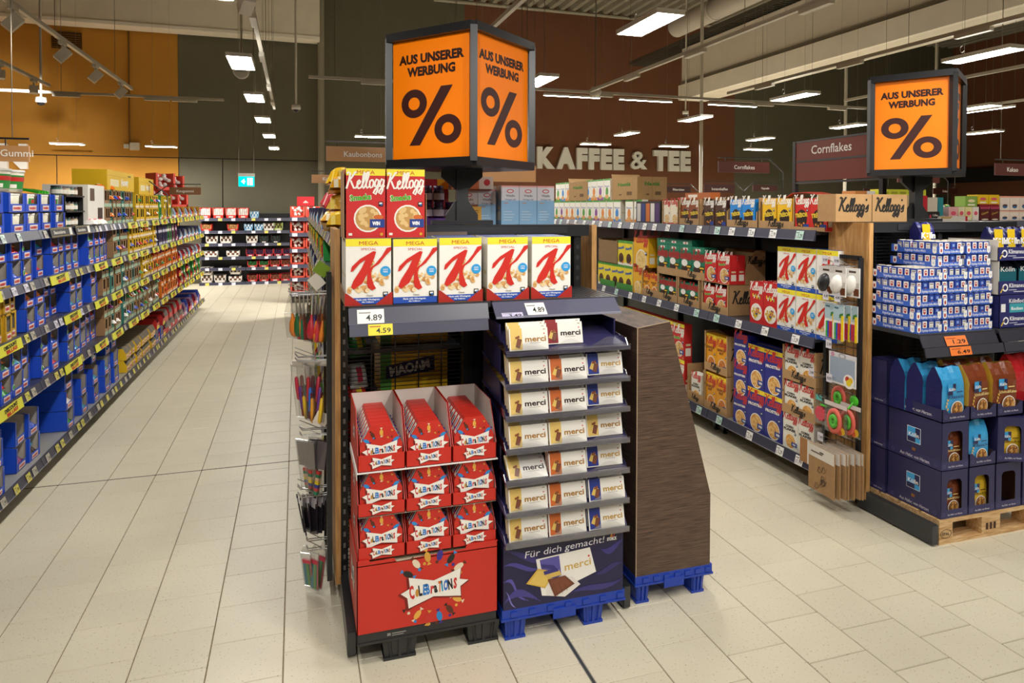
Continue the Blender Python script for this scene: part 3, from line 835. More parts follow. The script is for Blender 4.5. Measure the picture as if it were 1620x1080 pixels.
# the shelf that sticks out in front
sh = put('shelf', None, t)
mb = MB(); mb.box(.225, .852, 3.02, 3.47, 1.472, 1.497, SHELF, METAL); put('shelf_board', mb, sh)
mb = MB(); mb.box(.862, 1.50, 3.02, 3.47, 1.472, 1.497, SHELF, METAL)
for i in range(22): mb.box(.88 + i * .028, .888 + i * .028, 3.05, 3.46, 1.497, 1.4985, '222327', METAL)
put('shelf_board', mb, sh)
mb = MB(); mb.prism([(2.985, 1.425), (2.995, 1.425), (3.02, 1.49), (3.012, 1.492)], .212, .835, RAIL, PLAS, 'x'); mb.prism([(2.972, 1.375), (2.98, 1.372), (2.995, 1.422), (2.987, 1.426)], .214, .83, '34344a', PLAS, 'x')
mb.box(.212, .835, 2.984, 2.988, 1.4225, 1.4275, '6b6b80', PLAS); put('price_rail', mb, sh)
mb = MB(); mb.prism([(2.94, 1.435), (2.945, 1.43), (3.02, 1.49), (3.012, 1.494)], .855, 1.475, '55556b', PLAS, 'x'); mb.box(.855, 1.475, 2.936, 2.943, 1.428, 1.437, '8a8a9c', PLAS); put('price_rail', mb, sh)
a = math.atan2(.027, .066)
tag(sh, (.305, 2.983, 1.428), '4.89', w=.115, h=.062, rot=(-a, 0, 0), name='price_tag')
tag(sh, (.345, 2.971, 1.377), '4.59', 'f0dc2e', w=.105, h=.05, rot=(-.3, 0, 0))
tag(sh, (1.055, 2.942, 1.438), '4.89', w=.095, h=.075, rot=(-.9, 0, 0)); tag(sh, (.935, 2.935, 1.43), '3.49', 'c9c4e2', w=.1, h=.035, rot=(-.9, 0, 0))

# --- big cereal boxes on that shelf
W, H, D = .196, .288, .085
sk = cereal_box('special_box', W, H, D, '2c4aa0', pr_specialk, 'e8e4da', '3a5ab0')
xs = [.302, .508, .716, .942, 1.160]
for i, x in enumerate(xs):
    fw_ = ['in red tray, left end of shelf', 'second from left', 'third from left, in red tray', 'fourth from left, in red tray', 'right end of the row, in red tray'][i]
    for k in range(3):
        put('cereal_box', sk, None, 'white MEGA box with red K, %s, %s' % (fw_, ['front', 'middle', 'rear'][k]), 'cereal box', 'white cereal boxes with a red K on the middle end', loc=(x + (.008 * k if i else 0), 3.09 + k * .098, 1.5 + (0.003 if i != 1 else .0)), rz=0)
mb = MB(); c, g = 'b02820', '8f6a48'
for s in (-1, 1): mb.prism([(s * .1035, 0), (s * .1035, .055), (s * .095, .055), (s * .03, .004), (s * .03, 0)], -.049, -.0475, c, CARD)
for s in (-1, 1): mb.prism([(-.0485, 0), (.29, 0), (.29, .07), (-.0485, .055)], s * .102, s * .1035, g, KRAFT, 'x')
mb.box(-.1035, .1035, -.049, .29, 0, .002, g, KRAFT)
tr = mb.build('display_tray')
for i, x in enumerate(xs):
    if i == 1: continue
    put('display_tray', tr, None, 'low red cut-away tray under the %s MEGA box with red K' % ['leftmost', '', 'third', 'fourth', 'rightmost'][i], 'tray', loc=(x, 3.09, 1.498))
sm = cereal_box('smacks_box', .17, .305, .08, 'b82424', pr_smacks, 'c02626', 'e8dc40')
for i, x in enumerate((.292, .468)):
    for k in range(2):
        put('cereal_box', sm, None, 'red MEGA puffed cereal box on the white boxes, %s, %s' % (['left one', 'right one'][i], ['front', 'behind'][k]), 'cereal box', 'red cereal boxes above the white row', loc=(x, 3.105 + .088 * k, 1.794))
mb = MB(); mb.box(-.182, .182, -.1, .1, 0, .002, 'b08a5a', KRAFT); mb.box(-.184, -.181, -.1, .1, 0, .3, 'a9825a', KRAFT); mb.box(.181, .184, -.09, .1, 0, .2, 'a9825a', KRAFT); mb.box(-.184, .184, .1, .102, 0, .3, 'a9825a', KRAFT)
put('display_tray', mb, None, 'open cardboard tray holding the two red MEGA boxes', 'tray', loc=(.38, 3.165, 1.7915))
for i, (x, y, rx) in enumerate([(.72, 3.41, -.5), (.98, 3.42, -.55), (1.2, 3.425, -.5)]):
    mb = MB(); mb.box(-.12, .12, -.0015, .0015, 0, .06, '6a5a50', PLAS); mb.box(-.12, .12, -.003, .003, .058, .062, 'a89c90', PLAS)
    o = put('shelf_plate', mb, None, 'brownish glossy plate leaning behind the white boxes, %s' % ['left', 'middle', 'right'][i], 'plate', loc=(x, y, 1.755)); o.rotation_euler = (rx, 0, 0)

# ================================================================== CHOCOLATE PALLET DISPLAY
STAR = [(0, .5), (-.06, .0)]
LET = [('C', 'cf2a2a'), ('e', 'c89030'), ('L', '1a1a1e'), ('E', '2f7fd0'), ('B', '2f7fd0'), ('r', 'cf2a2a'), ('a', '1a1a1e'), ('T', 'd86a20'), ('I', '2aa0d0'), ('O', '2f6fc8'), ('N', '1a1a1e'), ('S', 'cf2a2a')]


def starplate(f, u, v, w, h, l=2, letters=True):
    P = [(-.5, -.02), (-.36, .12), (-.38, .5), (0, .27), (.42, .56), (.4, .18), (.54, .1), (.41, -.08), (.42, -.42), (0, -.28), (-.38, -.56), (-.4, -.2)]
    f.poly([(u + a * w * 1.06 - .004, v + b * h * 1.06 - .004) for a, b in P], '7d1510', l)
    f.poly([(u + a * w, v + b * h) for a, b in P], 'f6f2ea', l + 1)
    hs = h * .34
    tot = sum(_TW(c) for c, k in LET); kk = .72 * w / (tot * .9); x = -.36 * w
    for i, (c, k) in enumerate(LET):
        tw = _TW(c) * kk * .82
        f.text(c, u + x + tw / 2, v - hs * (.42 if i else .55) + (x / w) * h * .12, hs * (1.25 if i == 0 else 1), k, l + 2, w=tw, bold=B2, rot=.07 * (-1) ** i + .05)
        x += _TW(c) * kk * .9


def _TW(c):
    if (c, B2) not in _T: prep_text([(c, B2)])
    return {'C': .75, 'O': .72, 'N': .74, 'I': .25}.get(c, .55)


def sweets(f, u, v, w, h, n=5, l=2, seed=5, top=True):
    q = random.Random(seed); cs = ['3b2d8c', 'e8b04a', '23201f', 'c8302a', 'ead9bd', '2a8ad0', 'd9a040', '5a2c1a']
    for i in range(n):
        a = PI * (.84 - .68 * i / max(1, n - 1)); r = .42
        x, y = u + w * r * math.cos(a), v + (1 if top else -1) * h * r * math.sin(a)
        ro = a if top else -a; c = cs[(i * 2 + seed) % 8]
        f.disc(x, y, w * .08, c, l, w * .045, 9, ro)
        for s in (-1, 1):
            ex, ey = x + s * w * .072 * math.cos(ro), y + s * w * .072 * math.sin(ro); pr_ = (-math.sin(ro) * w * .035, math.cos(ro) * w * .035); t_ = (s * math.cos(ro) * w * .045, s * math.sin(ro) * w * .045)
            f.poly([(ex, ey), (ex + t_[0] + pr_[0], ey + t_[1] + pr_[1]), (ex + t_[0] - pr_[0], ey + t_[1] - pr_[1])], cs[(i * 2 + seed + 3) % 8], l + .3)
        f.disc(x + q.uniform(-.05, .05) * w, y - .09 * h, w * .025, cs[(i + 4) % 8], l + .5, n=6)


PR = 'cc2e22'
def octo_pack():
    w, h, d = .178, .185, .045; mb = MB()
    O = [(-.5, 0), (.5, 0), (.5, .55), (.24, 1), (-.24, 1), (-.5, .55)]
    mb.prism([(a * w, b * h) for a, b in O], -d / 2, d / 2, PR, CARD)
    f = F(mb, (-w / 2, -d / 2, 0), (1, 0, 0), (0, 0, 1))
    starplate(f, w * .5, h * .43, w * .9, h * .36, 2); sweets(f, w * .5, h * .5, w * .95, h * .8, 5, 2, 5)
    for i in range(5): f.disc(w * (.2 + .15 * i), h * .13, w * .055, ['e8e0d0', '2a6ac8', 'e8e0d0', 'd9a040', 'ead9bd'][i], 2, w * .03, 8)
    # slanted white labels on the sloping shoulders
    for s in (-1, 1):
        p, q = Vector((s * .5 * w, 0, .55 * h)), Vector((s * .24 * w, 0, h)); e = (q - p); nrm = Vector((e.z * s, 0, -e.x * s)).normalized() * .0008
        a, b = p + e * .15 + nrm, p + e * .85 + nrm
        pts = [a + Vector((0, -d * .35, 0)), b + Vector((0, -d * .35, 0)), b + Vector((0, d * .35, 0)), a + Vector((0, d * .35, 0))]
        mb.face(pts if s > 0 else pts[::-1], 'f2ece2', CARD)
        m_ = [a * .8 + b * .2, a * .2 + b * .8]
        pts = [m_[0] + nrm + Vector((0, -d * .12, 0)), m_[1] + nrm + Vector((0, -d * .12, 0)), m_[1] + nrm + Vector((0, d * .12, 0)), m_[0] + nrm + Vector((0, d * .12, 0))]
        mb.face(pts if s > 0 else pts[::-1], '4a4a8a', CARD)
    return mb.build('chocolate_box')


def display_carton(w, d, lip, back, col, inner):
    """open display carton: low front lip, sloping sides, high back"""
    mb = MB(); e = .0025
    mb.box(-w / 2, w / 2, -d / 2, d / 2, 0, e, inner, KRAFT)
    mb.box(-w / 2, w / 2, -d / 2, -d / 2 + e, 0, lip, col, CARD, dict(k=inner))
    mb.box(-w / 2, w / 2, d / 2 - e, d / 2, 0, back, col, CARD, dict(f=inner))
    for s in (-1, 1):
        o = [(-d / 2, 0), (d / 2, 0), (d / 2, back), (-d / 2 + .1, back), (-d / 2 + .02, lip + .035), (-d / 2, lip)]
        x0, x1 = (w / 2 - e, w / 2) if s > 0 else (-w / 2, -w / 2 + e)
        mb.prism(o, x0, x1, col, CARD, 'x')
        xi = x0 - .0006 if s > 0 else x1 + .0006
        mb.face([(xi, a, b) for a, b in o][::-1 if s > 0 else 1], inner, KRAFT)
    return mb


oc = octo_pack()
mb = display_carton(.197, .385, .07, .235, PR, 'd9cfc6')
starplate(front(mb, .197, .1, -.1925), .0985, .036, .1, .045, 1); starplate(left(mb, .385, -.0985, .1925), .2, .12, .09, .06, 1)
dc = mb.build('display_carton')
mb = display_carton(.197, .385, .055, .177, PR, 'd9cfc6')
starplate(front(mb, .197, .1, -.1925), .0985, .03, .1, .042, 1); starplate(left(mb, .385, -.0985, .1925), .2, .1, .09, .06, 1)
dc2 = mb.build('display_carton')
ZT = [(.822, dc, 7, 'top'), (.632, dc2, 4, 'middle'), (.447, dc2, 4, 'bottom')]
for z, me, n, nm in ZT:
    for i, x in enumerate((.338, .54, .742)):
        pos = ['left', 'middle', 'right'][i]
        put('display_carton', me, None, 'red open chocolate carton with white star plate, %s tier, %s column' % (nm, pos), 'carton', 'red chocolate cartons on the pallet display', loc=(x, 3.075, z))
        for k in range(n):
            put('chocolate_box', oc, None, 'red eight-sided chocolate box, %s in the %s tier %s carton' % (['front one', 'second', 'third', 'fourth', 'fifth', 'sixth', 'rearmost'][k], nm, pos), 'chocolate box', 'red chocolate boxes in display cartons', loc=(x, 2.915 + k * (.05 if n > 4 else .0475), z + .004))
mb = MB(); mb.box(-.305, .305, -.2, .2, 0, .004, 'f2eeea', CARD); mb.prism([(-.305, 0), (-.302, 0), (-.302, -.035), (-.305, -.03)], -.18, .19, 'f2eeea', CARD)
put('carton_sheet', mb, None, 'white cardboard sheet between top and middle red cartons', 'sheet', loc=(.54, 3.075, .8175))
mb = MB(); mb.box(-.3, .3, -.19, .19, 0, .003, 'c9bcae', KRAFT); put('carton_sheet', mb, None, 'thin board between the middle and bottom red cartons', 'sheet', loc=(.54, 3.075, .6285))
# the tall red base carton
t = put('printed_carton', None, label='tall red printed base carton below the chocolate tiers', cat='carton', loc=(.54, 3.08, .142))
mb = MB(); w, h, d = .612, .315, .41
O = [(-w / 2, 0), (w / 2, 0), (w / 2, h), (w / 2 - .14, h), (w / 2 - .148, h - .018), (-w / 2 + .165, h - .028), (-w / 2 + .155, h - .012), (-w / 2 + .055, h - .014), (-w / 2 + .05, h - .004), (-w / 2, h - .004)]
mb.prism(O, -d / 2, -d / 2 + .004, PR, CARD)
for s in (-1, 1): mb.box(min(s * w / 2, s * (w / 2 - .004)), max(s * w / 2, s * (w / 2 - .004)), -d / 2, d / 2, 0, h - .004, PR, CARD)
mb.box(-w / 2, w / 2, d / 2 - .004, d / 2, 0, h - .02, PR, CARD); mb.box(-w / 2, w / 2, -d / 2, d / 2, h - .03, h - .026, 'b9a890', KRAFT)
f = front(mb, w, h, -d / 2); starplate(f, w * .53, h * .47, .285, .125, 4); sweets(f, w * .53, h * .52, .30, .30, 6, 2, 2); sweets(f, w * .53, h * .46, .28, .30, 6, 2, 7, False)
starplate(left(mb, d, -w / 2, d / 2), .2, .16, .2, .12, 1); put('shell', mb, t)


def quarter_pallet(col, label, x, y, w, d, top, legs, lw=.12, ribs=True):
    t = put('plastic_pallet', None, label=label, cat='pallet', loc=(x, y, 0))
    mb = MB(); mb.box(-w / 2, w / 2, -d / 2, d / 2, top - .045, top, col, PLAS); mb.box(-w / 2 - .004, w / 2 + .004, -d / 2 - .004, d / 2 + .004, top - .05, top - .04, col, PLAS)
    if ribs:
        for i in range(7):
            u = -w / 2 + .04 + i * (w - .08) / 6
            mb.box(u, u + .03, -d / 2 - .006, -d / 2, top - .035, top - .012, col, PLAS)
        mb.box(-.06, .05, -d / 2 - .008, -d / 2, top - .075, top - .03, col, PLAS)
    put('deck', mb, t)
    for lx, ly in legs:
        mb = MB(); a, b = lw / 2, lw * .42
        vs = [(lx - a, ly - .05, top - .05), (lx + a, ly - .05, top - .05), (lx + a, ly + .05, top - .05), (lx - a, ly + .05, top - .05), (lx - b, ly - .043, .004), (lx + b, ly - .043, .004), (lx + b, ly + .043, .004), (lx - b, ly + .043, .004)]
        mb.mesh(vs, [(0, 1, 5, 4), (1, 2, 6, 5), (2, 3, 7, 6), (3, 0, 4, 7), (7, 6, 5, 4)], col, PLAS)
        mb.box(lx - b - .006, lx + b + .006, ly - .05, ly + .05, 0, .012, col, PLAS)
        for q in (-.5, 0, .5):
            mb.bar((lx + q * a * 1.2, ly - .052, top - .05), (lx + q * b * 1.2, ly - .045, .012), .012, .01, col, PLAS)
        put('pallet_leg', mb, t)
    return t


t = quarter_pallet('2a2a2c', 'black plastic quarter pallet under the red chocolate display', .54, 3.08, .60, .40, .142, [(-.125, -.14), (.245, -.14), (-.125, .14), (.245, .14), (-.2, .14)][:4], .15, False)
f = F(MB(), (0, 0, 0), (1, 0, 0), (0, 0, 1))
mb = MB(); f = F(mb, (-.3, -.2005, .09), (1, 0, 0), (0, 0, 1), PLAS); f.rect(.12, .024, .135, .036, '8d8d8a', 1); f.rect(.14, .03, .2, .035, '8d8d8a', 1); f.rect(.14, .022, .19, .026, '8d8d8a', 1); put('stamp', mb, t)

# ================================================================== BAR RACK
NAVY = '232049'
t = put('display_rack', None, label='dark blue stepped display rack full of white chocolate bars', cat='display rack', loc=(1.16, 3.05, .142))
mb = MB(); w, h, d = .585, .282, .38
mb.box(-w / 2, w / 2, -d / 2, d / 2, 0, h, '1f1c3c', CARD, dict(f='221e46'))
f = front(mb, w, h, -d / 2)
# satin folds
q = random.Random(3)
def fold(p0, p1, p2, p3, wd, col, l):
    pts = []
    for i in range(15):
        s = i / 14; b = ((1 - s) ** 3, 3 * s * (1 - s) ** 2, 3 * s * s * (1 - s), s ** 3)
        pts.append((sum(k * p[0] for k, p in zip(b, (p0, p1, p2, p3))) * w, sum(k * p[1] for k, p in zip(b, (p0, p1, p2, p3))) * h))
    n = len(pts)
    for i in range(n - 1):
        ww = wd * math.sin(PI * (i + .5) / (n - 1)) * h
        (x0, y0), (x1, y1) = pts[i], pts[i + 1]
        f.poly([(x0, max(0, y0 - ww)), (x1, max(0, y1 - ww)), (x1, min(h, y1 + ww)), (x0, min(h, y0 + ww))], col, l)
_fi = 0
for P, wd, c in [(((0, .95), (.15, .9), (.25, .6), (.4, .75)), .05, '3a3478'), (((0, .7), (.1, .8), (.2, .5), (.3, .6)), .04, '4a4494'), (((0, .45), (.12, .55), (.05, .2), (.2, .1)), .05, '5a52a8'), (((0, .1), (.08, .3), (.15, .3), (.3, .05)), .06, '443e8a'), (((.8, .75), (.88, .6), (.92, .75), (1, .85)), .06, '3c3680'), (((.55, .1), (.7, .2), (.85, .02), (1, .2)), .05, '3a3478'), (((.75, .35), (.85, .3), (.9, .5), (1, .45)), .05, '322c68'), (((.02, .3), (.06, .2), (.04, .1), (.1, .02)), .03, '7a74c4')]:
    fold(*P, wd, c, .8 + .2 * _fi); _fi += 1
f.text('Für dich gemacht!', w * .50, h * .815, .03, 'f7f5ff', 4, w=w * .66, bold=B0, rot=.045, shear=.18)
f.text('STORCK', w * .9, h * .86, .014, 'ffffff', 4, w=.05, bold=B2); f.poly([(w * .88, h * .91), (w * .9, h * .98), (w * .905, h * .92)], 'e8a030', 4); f.poly([(w * .9, h * .91), (w * .93, h * .98), (w * .915, h * .91)], 'd0402a', 4)
rr = lambda pts: [(w * a, h * b) for a, b in pts]
f.poly(rr([(.26, .74), (.71, .80), (.765, .38), (.36, .12), (.31, .14)]), 'f4f1ea', 3); f.poly(rr([(.29, .72), (.45, .745), (.47, .42), (.33, .3)]), '5c55a6', 4)
f.text('merci', w * .61, h * .50, .034, 'd9b45a', 5, w=.13, bold=B1, rot=.08); f.disc(w * .70, h * .665, .005, 'd03030', 6, n=8)
f.poly(rr([(.345, .13), (.36, .40), (.56, .37), (.63, .22), (.50, .06)]), 'e9e4de', 5.5); f.poly(rr([(.18, .375), (.275, .59), (.41, .50), (.337, .255)]), 'd9b24a', 6); f.poly(rr([(.2, .375), (.28, .56), (.39, .49), (.33, .285)]), 'e6c564', 6.5)
f.poly(rr([(.30, .65), (.41, .60), (.43, .53), (.31, .59)]), '3a3480', 7); f.poly(rr([(.315, .50), (.45, .52), (.47, .43), (.36, .40)]), 'd9b860', 7.5); f.poly(rr([(.32, .53), (.43, .55), (.45, .50), (.33, .47)]), '3a3480', 8); f.poly(rr([(.355, .39), (.50, .41), (.58, .25), (.415, .09)]), '6d3a26', 9); f.poly(rr([(.375, .37), (.495, .385), (.555, .26), (.42, .13)]), '7d4630', 9.4)
for i in range(3): f.stroke([(w * (.40 + .045 * i), h * (.31 - .01 * i)), (w * (.44 + .04 * i), h * (.10 + .03 * i))], .0015, '4f2818', 10)
put('base_carton', mb, t)
mb = MB(); mb.box(-.285, .285, .17, .19, .28, 1.27, NAVY, PLAS)
for x in (-.285, -.095, .095, .285): mb.prism([(-.13, .28), (.17, .28), (.17, 1.26), (-.1, 1.26)], x - .004, x + .004, NAVY, PLAS, 'x')
put('divider_frame', mb, t)
LZS = [1.297, 1.152, 1.012, .868, .728, .588, .456]
XC = [-.193, 0, .193]
for i, z in enumerate(LZS):
    zz = z - .142; s = put('display_shelf', None, t, loc=(0, 0, zz))
    mb = MB(); mb.prism([(-.235, -.012), (-.235, 0), (.17, .075), (.17, .063)], -.295, .295, '35325c', PLAS, 'x'); mb.box(-.297, .297, -.24, -.233, -.014, .001, '403c6c', PLAS); put('shelf_board', mb, s)
    mb = MB()
    mb.prism([(-.2445, -.016), (-.2415, -.016), (-.2415, .012), (-.2445, .012)], -.298, .298, 'c8c8dc', CLEAR, 'x')
    for xc in XC:     # clear wavy stop in front of every column
        n = 10; vs = []
        for k in range(n + 1):
            a = k / n; u = xc - .09 + .18 * a; hh = .014 + .036 * math.sin(PI * a) ** 1.6
            vs += [(u, -.236, .002), (u, -.238 - .004 * math.sin(PI * a), hh)]
        mb.mesh(vs, [(2 * k, 2 * k + 2, 2 * k + 3, 2 * k + 1) for k in range(n)], 'ffffff', CLEAR, True)
    put('clear_stop', mb, s)
    for e in (-1, 1):
        mb = MB(); mb.prism([(-.235, -.012), (.1, .045), (.1, .06), (-.2, .03)], e * .294 - .002, e * .294 + .002, '4a4670', CLEAR if i < 5 else PLAS, 'x'); put('end_cheek', mb, s)
mb = MB(); mb.box(-.2905, .2905, -.197, -.19, .28, .302, '45426e', PLAS); put('base_strip', mb, t)


def bar(acc, dark, ink):
    w, h, d = .18, .096, .010; mb = MB()
    mb.box(-w / 2, w / 2, -d / 2, d / 2, 0, h, 'eeeae2', CARD, dict(l=acc))
    f = F(mb, (-w / 2, -d / 2, 0), (1, 0, 0), (0, 0, 1), CARD, .0003)
    f.rect(.006, .004, w * .33, h, acc, 1)
    f.poly([(.012, .03), (.028, .062), (.05, .052), (.034, .02)], 'd9b860', 2); f.poly([(.026, .058), (.046, .066), (.048, .056), (.03, .05)], '8a4a28', 3)
    f.poly([(.027, .017), (.038, .054), (.058, .047), (.046, .010)], '5c2f20' if dark else '6e3a28', 3); f.poly([(.031, .02), (.040, .05), (.055, .044), (.045, .014)], '7a4632', 4)
    f.text('merci', w * .675, h * .39, .023, ink, 2, w=.098, bold=.03); f.disc(w * .905, h * .73, .0032, 'd22a2a', 3, n=7); f.rect(w * .52, h * .31, w * .8, h * .335, 'b9b0a4', 2); f.rect(w * .88, h * .9, w * .94, h * .94, 'a89a88', 2)
    return mb.build('chocolate_bar')


BARS = dict(gold=bar('e2c06c', 0, '2a1a14'), tan=bar('e2c06c', 0, 'a87a34'), orange=bar('c8662c', 0, 'a87a34'), blue=bar('2a3a8c', 0, 'c09a50'), red=bar('8a1f24', 1, '2a1a14'), orangeb=bar('c8662c', 0, '2a1a14'))
GRID = [['tan', 'red', None], ['gold', 'orangeb', 'blue'], ['gold', 'orangeb', 'blue'], ['tan', 'tan', 'tan'], ['low', 'orange', 'blue'], ['tan', 'orange', 'blue'], ['tan', 'orange', 'blue']]
CN = dict(gold='gold edge and dark lettering', tan='gold edge and tan lettering', orange='orange edge', blue='blue edge', red='dark red edge', orangeb='orange edge and dark lettering', low='gold edge lying low')
for r, row in enumerate(GRID):
    for c, kd in enumerate(row):
        if not kd: continue
        n = 2 if kd == 'low' else (4 if r in (1, 2, 3) else 3)
        if kd == 'red': n = 2
        for k in range(n):
            y0 = -.224 + .022 * k + (.03 if c == 2 and r < 5 else 0) + (.05 if kd == 'red' else 0)
            z0 = LZS[r] + .004 + (y0 + .235) * .185 + .006 * k
            o = put('chocolate_bar', BARS[kd if kd != 'low' else 'gold'], None, 'white chocolate bar, %s, %s row from top, %s column, %s' % (CN[kd], nth(r), ['left', 'middle', 'right'][c], ['front', 'second', 'third', 'fourth'][k]), 'chocolate bar', 'white chocolate bars in the blue rack', loc=(1.16 + XC[c] + (.006 if c == 0 else 0), 3.05 + y0, z0))
            o.rotation_euler = (-.22 if kd != 'low' else -.75, 0, 0)
quarter_pallet('1c3fa8', 'blue plastic quarter pallet under the chocolate bar rack', 1.162, 3.06, .60, .40, .142, [(-.235, -.14), (.145, -.14), (-.235, .14), (.145, .14)], .1)

# ================================================================== WOOD-PRINT CARDBOARD TOWER
t = put('cardboard_tower', None, label='tall wood-print cardboard display tower seen from its closed side', cat='display tower', loc=(1.77, 3.24, .14))
O = [(-.207, 0), (.207, 0), (.207, .355), (-.03, 1.235), (-.207, 1.21)]
mb = MB(); mb.prism(O, -.3, .3, '5a4436', BWOOD); put('shell', mb, t)
mb = MB(); mb.box(-.209, -.205, -.302, -.298, 0, 1.21, 'b49a80', KRAFT); put('cut_edge', mb, t)
mb = MB(); mb.bar((-.207, -.301, 1.211), (-.03, -.301, 1.236), .003, .003, 'b49a80', KRAFT); put('cut_edge', mb, t)
mb = MB(); mb.box(-.2085, -.207, -.1, .02, 1.08, 1.12, '2a1d16', CARD); put('hand_slot', mb, t)
quarter_pallet('1c3fa8', 'blue plastic quarter pallet under the wood-print tower', 1.775, 3.24, .43, .60, .14, [(-.17, -.24), (.14, -.24), (-.17, .24), (.14, .24)], .07)


# ================================================================== GENERIC SHELF BAY (faces -y in its own frame; x runs along the shelf)
def shelf_bay(label, L, levels, depth, top, loc, rz, lip=.05, tags=(), tagcol='f2f0ec', base=True, railcol=RAIL, price=('2.79', '4.89', '3.29', '1.99')):
    t = put('shelf_bay', None, label=label, cat='shelf unit', loc=loc, rz=rz)
    mb = MB(); mb.box(-L / 2 + .001, L / 2 - .001, depth, depth + .03, .02, top, '101011', METAL); put('back_panel', mb, t)
    for s in (-1, 1):
        mb = MB(); mb.box(s * (L / 2 - .016) - .0145, s * (L / 2 - .016) + .0145, depth - .03, depth, 0, top, BLK, METAL); put('upright', mb, t)
        mb = MB(); mb.box(s * (L / 2 - .06) - .02, s * (L / 2 - .06) + .02, .1, depth, .03, .1, '18181a', METAL); mb.lathe([(0, 0), (.022, 0), (.022, .01), (.008, .012), (.008, .04)], 8, '111112', PLAS, (s * (L / 2 - .06), .13, 0)); put('foot', mb, t)
    for i, z in enumerate(levels):
        s = put('shelf', None, t)
        mb = MB(); mb.box(-L / 2 + .002, L / 2 - .002, .012, depth, z - .022, z, '9a988e' if i == 0 else SHELF, METAL); put('shelf_board', mb, s)
        mb = MB(); mb.prism([(-.016, z - lip), (0, z - lip - .004), (.012, z + .008), (.004, z + .01)], -L / 2 + .003, L / 2 - .003, railcol, PLAS, 'x'); mb.box(-L / 2 + .003, L / 2 - .003, -.017, -.012, z - lip - .002, z - lip + .004, '77778c', PLAS); put('price_rail', mb, s)
        a = math.atan2(.022, lip + .014)
        for u, tx, c, w_ in (tags[i] if i < len(tags) else ()):
            o = tag_shared(s, (u, -.0185, z - lip), 0, tx, c, w_, lip + .004); o.rotation_euler = (-a * .9, 0, 0)
    return t


def kraft_carton(w, h, d, key, rim=.055, band=.27, logo=True, windows=1, col='b58f62', ink='1d1812', sidelogo=True, high=True):
    """shelf-ready cardboard: framed front window, closed sides and back, open top"""
    mb = MB(); e = .003
    mb.box(-w / 2, w / 2, -d / 2, d / 2, 0, e, col, KRAFT)
    mb.box(-w / 2, w / 2, -d / 2, -d / 2 + e, 0, h * band, col, KRAFT)
    r = rim * w
    top = h if high else h * .55
    for s in (-1, 1):
        x0, x1 = (w / 2 - r, w / 2) if s > 0 else (-w / 2, -w / 2 + r)
        mb.box(x0, x1, -d / 2, -d / 2 + e, h * band, top, col, KRAFT)
        x0, x1 = (w / 2 - e, w / 2) if s > 0 else (-w / 2, -w / 2 + e)
        mb.prism([(-d / 2, 0), (d / 2, 0), (d / 2, h), (-d / 2 + (0 if high else .12), h), (-d / 2, top)], x0, x1, col, KRAFT, 'x')
    mb.box(-w / 2, w / 2, d / 2 - e, d / 2, 0, h, col, KRAFT)
    f = front(mb, w, h, -d / 2, KRAFT)
    if logo: kellogg(f, w * .5, h * band * .32, w * .42, ink, 1, True)
    f.rect(w * .02, h * .6, w * .045, h * .66, ink, 1)
    if sidelogo:
        for fr in (right(mb, d, w / 2, -d / 2, KRAFT), left(mb, d, -w / 2, d / 2, KRAFT)):
            kellogg(fr, d * .5, h * .38, d * .78, ink, 1, True); fr.rect(d * .6, h * .08, d * .9, h * .18, '8a6a44', 1)
    return mb.build(key)


def bx(key, w, h, d, bg, logo, title, tcol, food, dot, **k):
    return (cereal_box(key, w, h, d, bg, lambda f, a, b: pr_cereal(f, a, b, bg, logo, title, tcol, food, dot, **k), k.get('side', bg)), w, h, d)


def nesq(f, w, h):
    f.rect(0, 0, w, h, 'ecd52e', 0); f.rect(0, h * .9, w, h, '4f9a3c', 1); f.text('Nesquik', w * .5, h * .66, h * .1, '2f57b0', 2, w=w * .85, bold=B2, rot=.15)
    f.disc(w * .5, h * .27, w * .34, '5a3220', 1); [f.disc(w * (.35 + .1 * (i % 4)), h * (.18 + .06 * (i // 4)), w * .06, '3d1f14', 2 + i * .07, n=8) for i in range(12)]
    f.rect(0, 0, w, h * .1, 'f2efe6', 1); f.disc(w * .75, h * .12, w * .1, 'e07a2a', 2)


def fitn(c):
    def g(f, w, h):
        f.rect(0, 0, w, h, 'f0ece0', 0); f.rect(0, h * .92, w, h, '4f9a3c', 1); f.text('fitness', w * .5, h * .62, h * .07, '2a5fb0', 2, w=w * .75, bold=B1)
        f.disc(w * .5, h * .4, w * .22, c, 1, w * .3); f.rect(0, 0, w, h * .14, c, 1); f.disc(w * .5, h * .16, w * .3, 'd9a566', 2, w * .15)
    return g


def loops(f, w, h):
    f.rect(0, 0, w, h, 'cc2a2a', 0); kellogg(f, w * .5, h * .8, w * .96, 'f7f3ea', 3, rot=.05)
    for i in range(6): f.rect(w * (.2 + .1 * i), h * (.64 - .04 * (i % 2)), w * (.27 + .1 * i), h * (.72 - .04 * (i % 2)), ['f6e63a', 'f7f3ea', '9ad04a'][i % 3], 2)
    bowl(f, w * .5, h * .28, w * .42, 'f2ece0', 'f7f5ee', 2, 30, 'd9b030', seed=9)
    q = random.Random(2)
    for i in range(12): f.disc(w * (.3 + .4 * q.random()), h * (.18 + .2 * q.random()), w * .045, ['b0406a', '4a8a3a', 'd98a2a', '6a3a8a'][i % 4], 6 + i * .07, n=7)


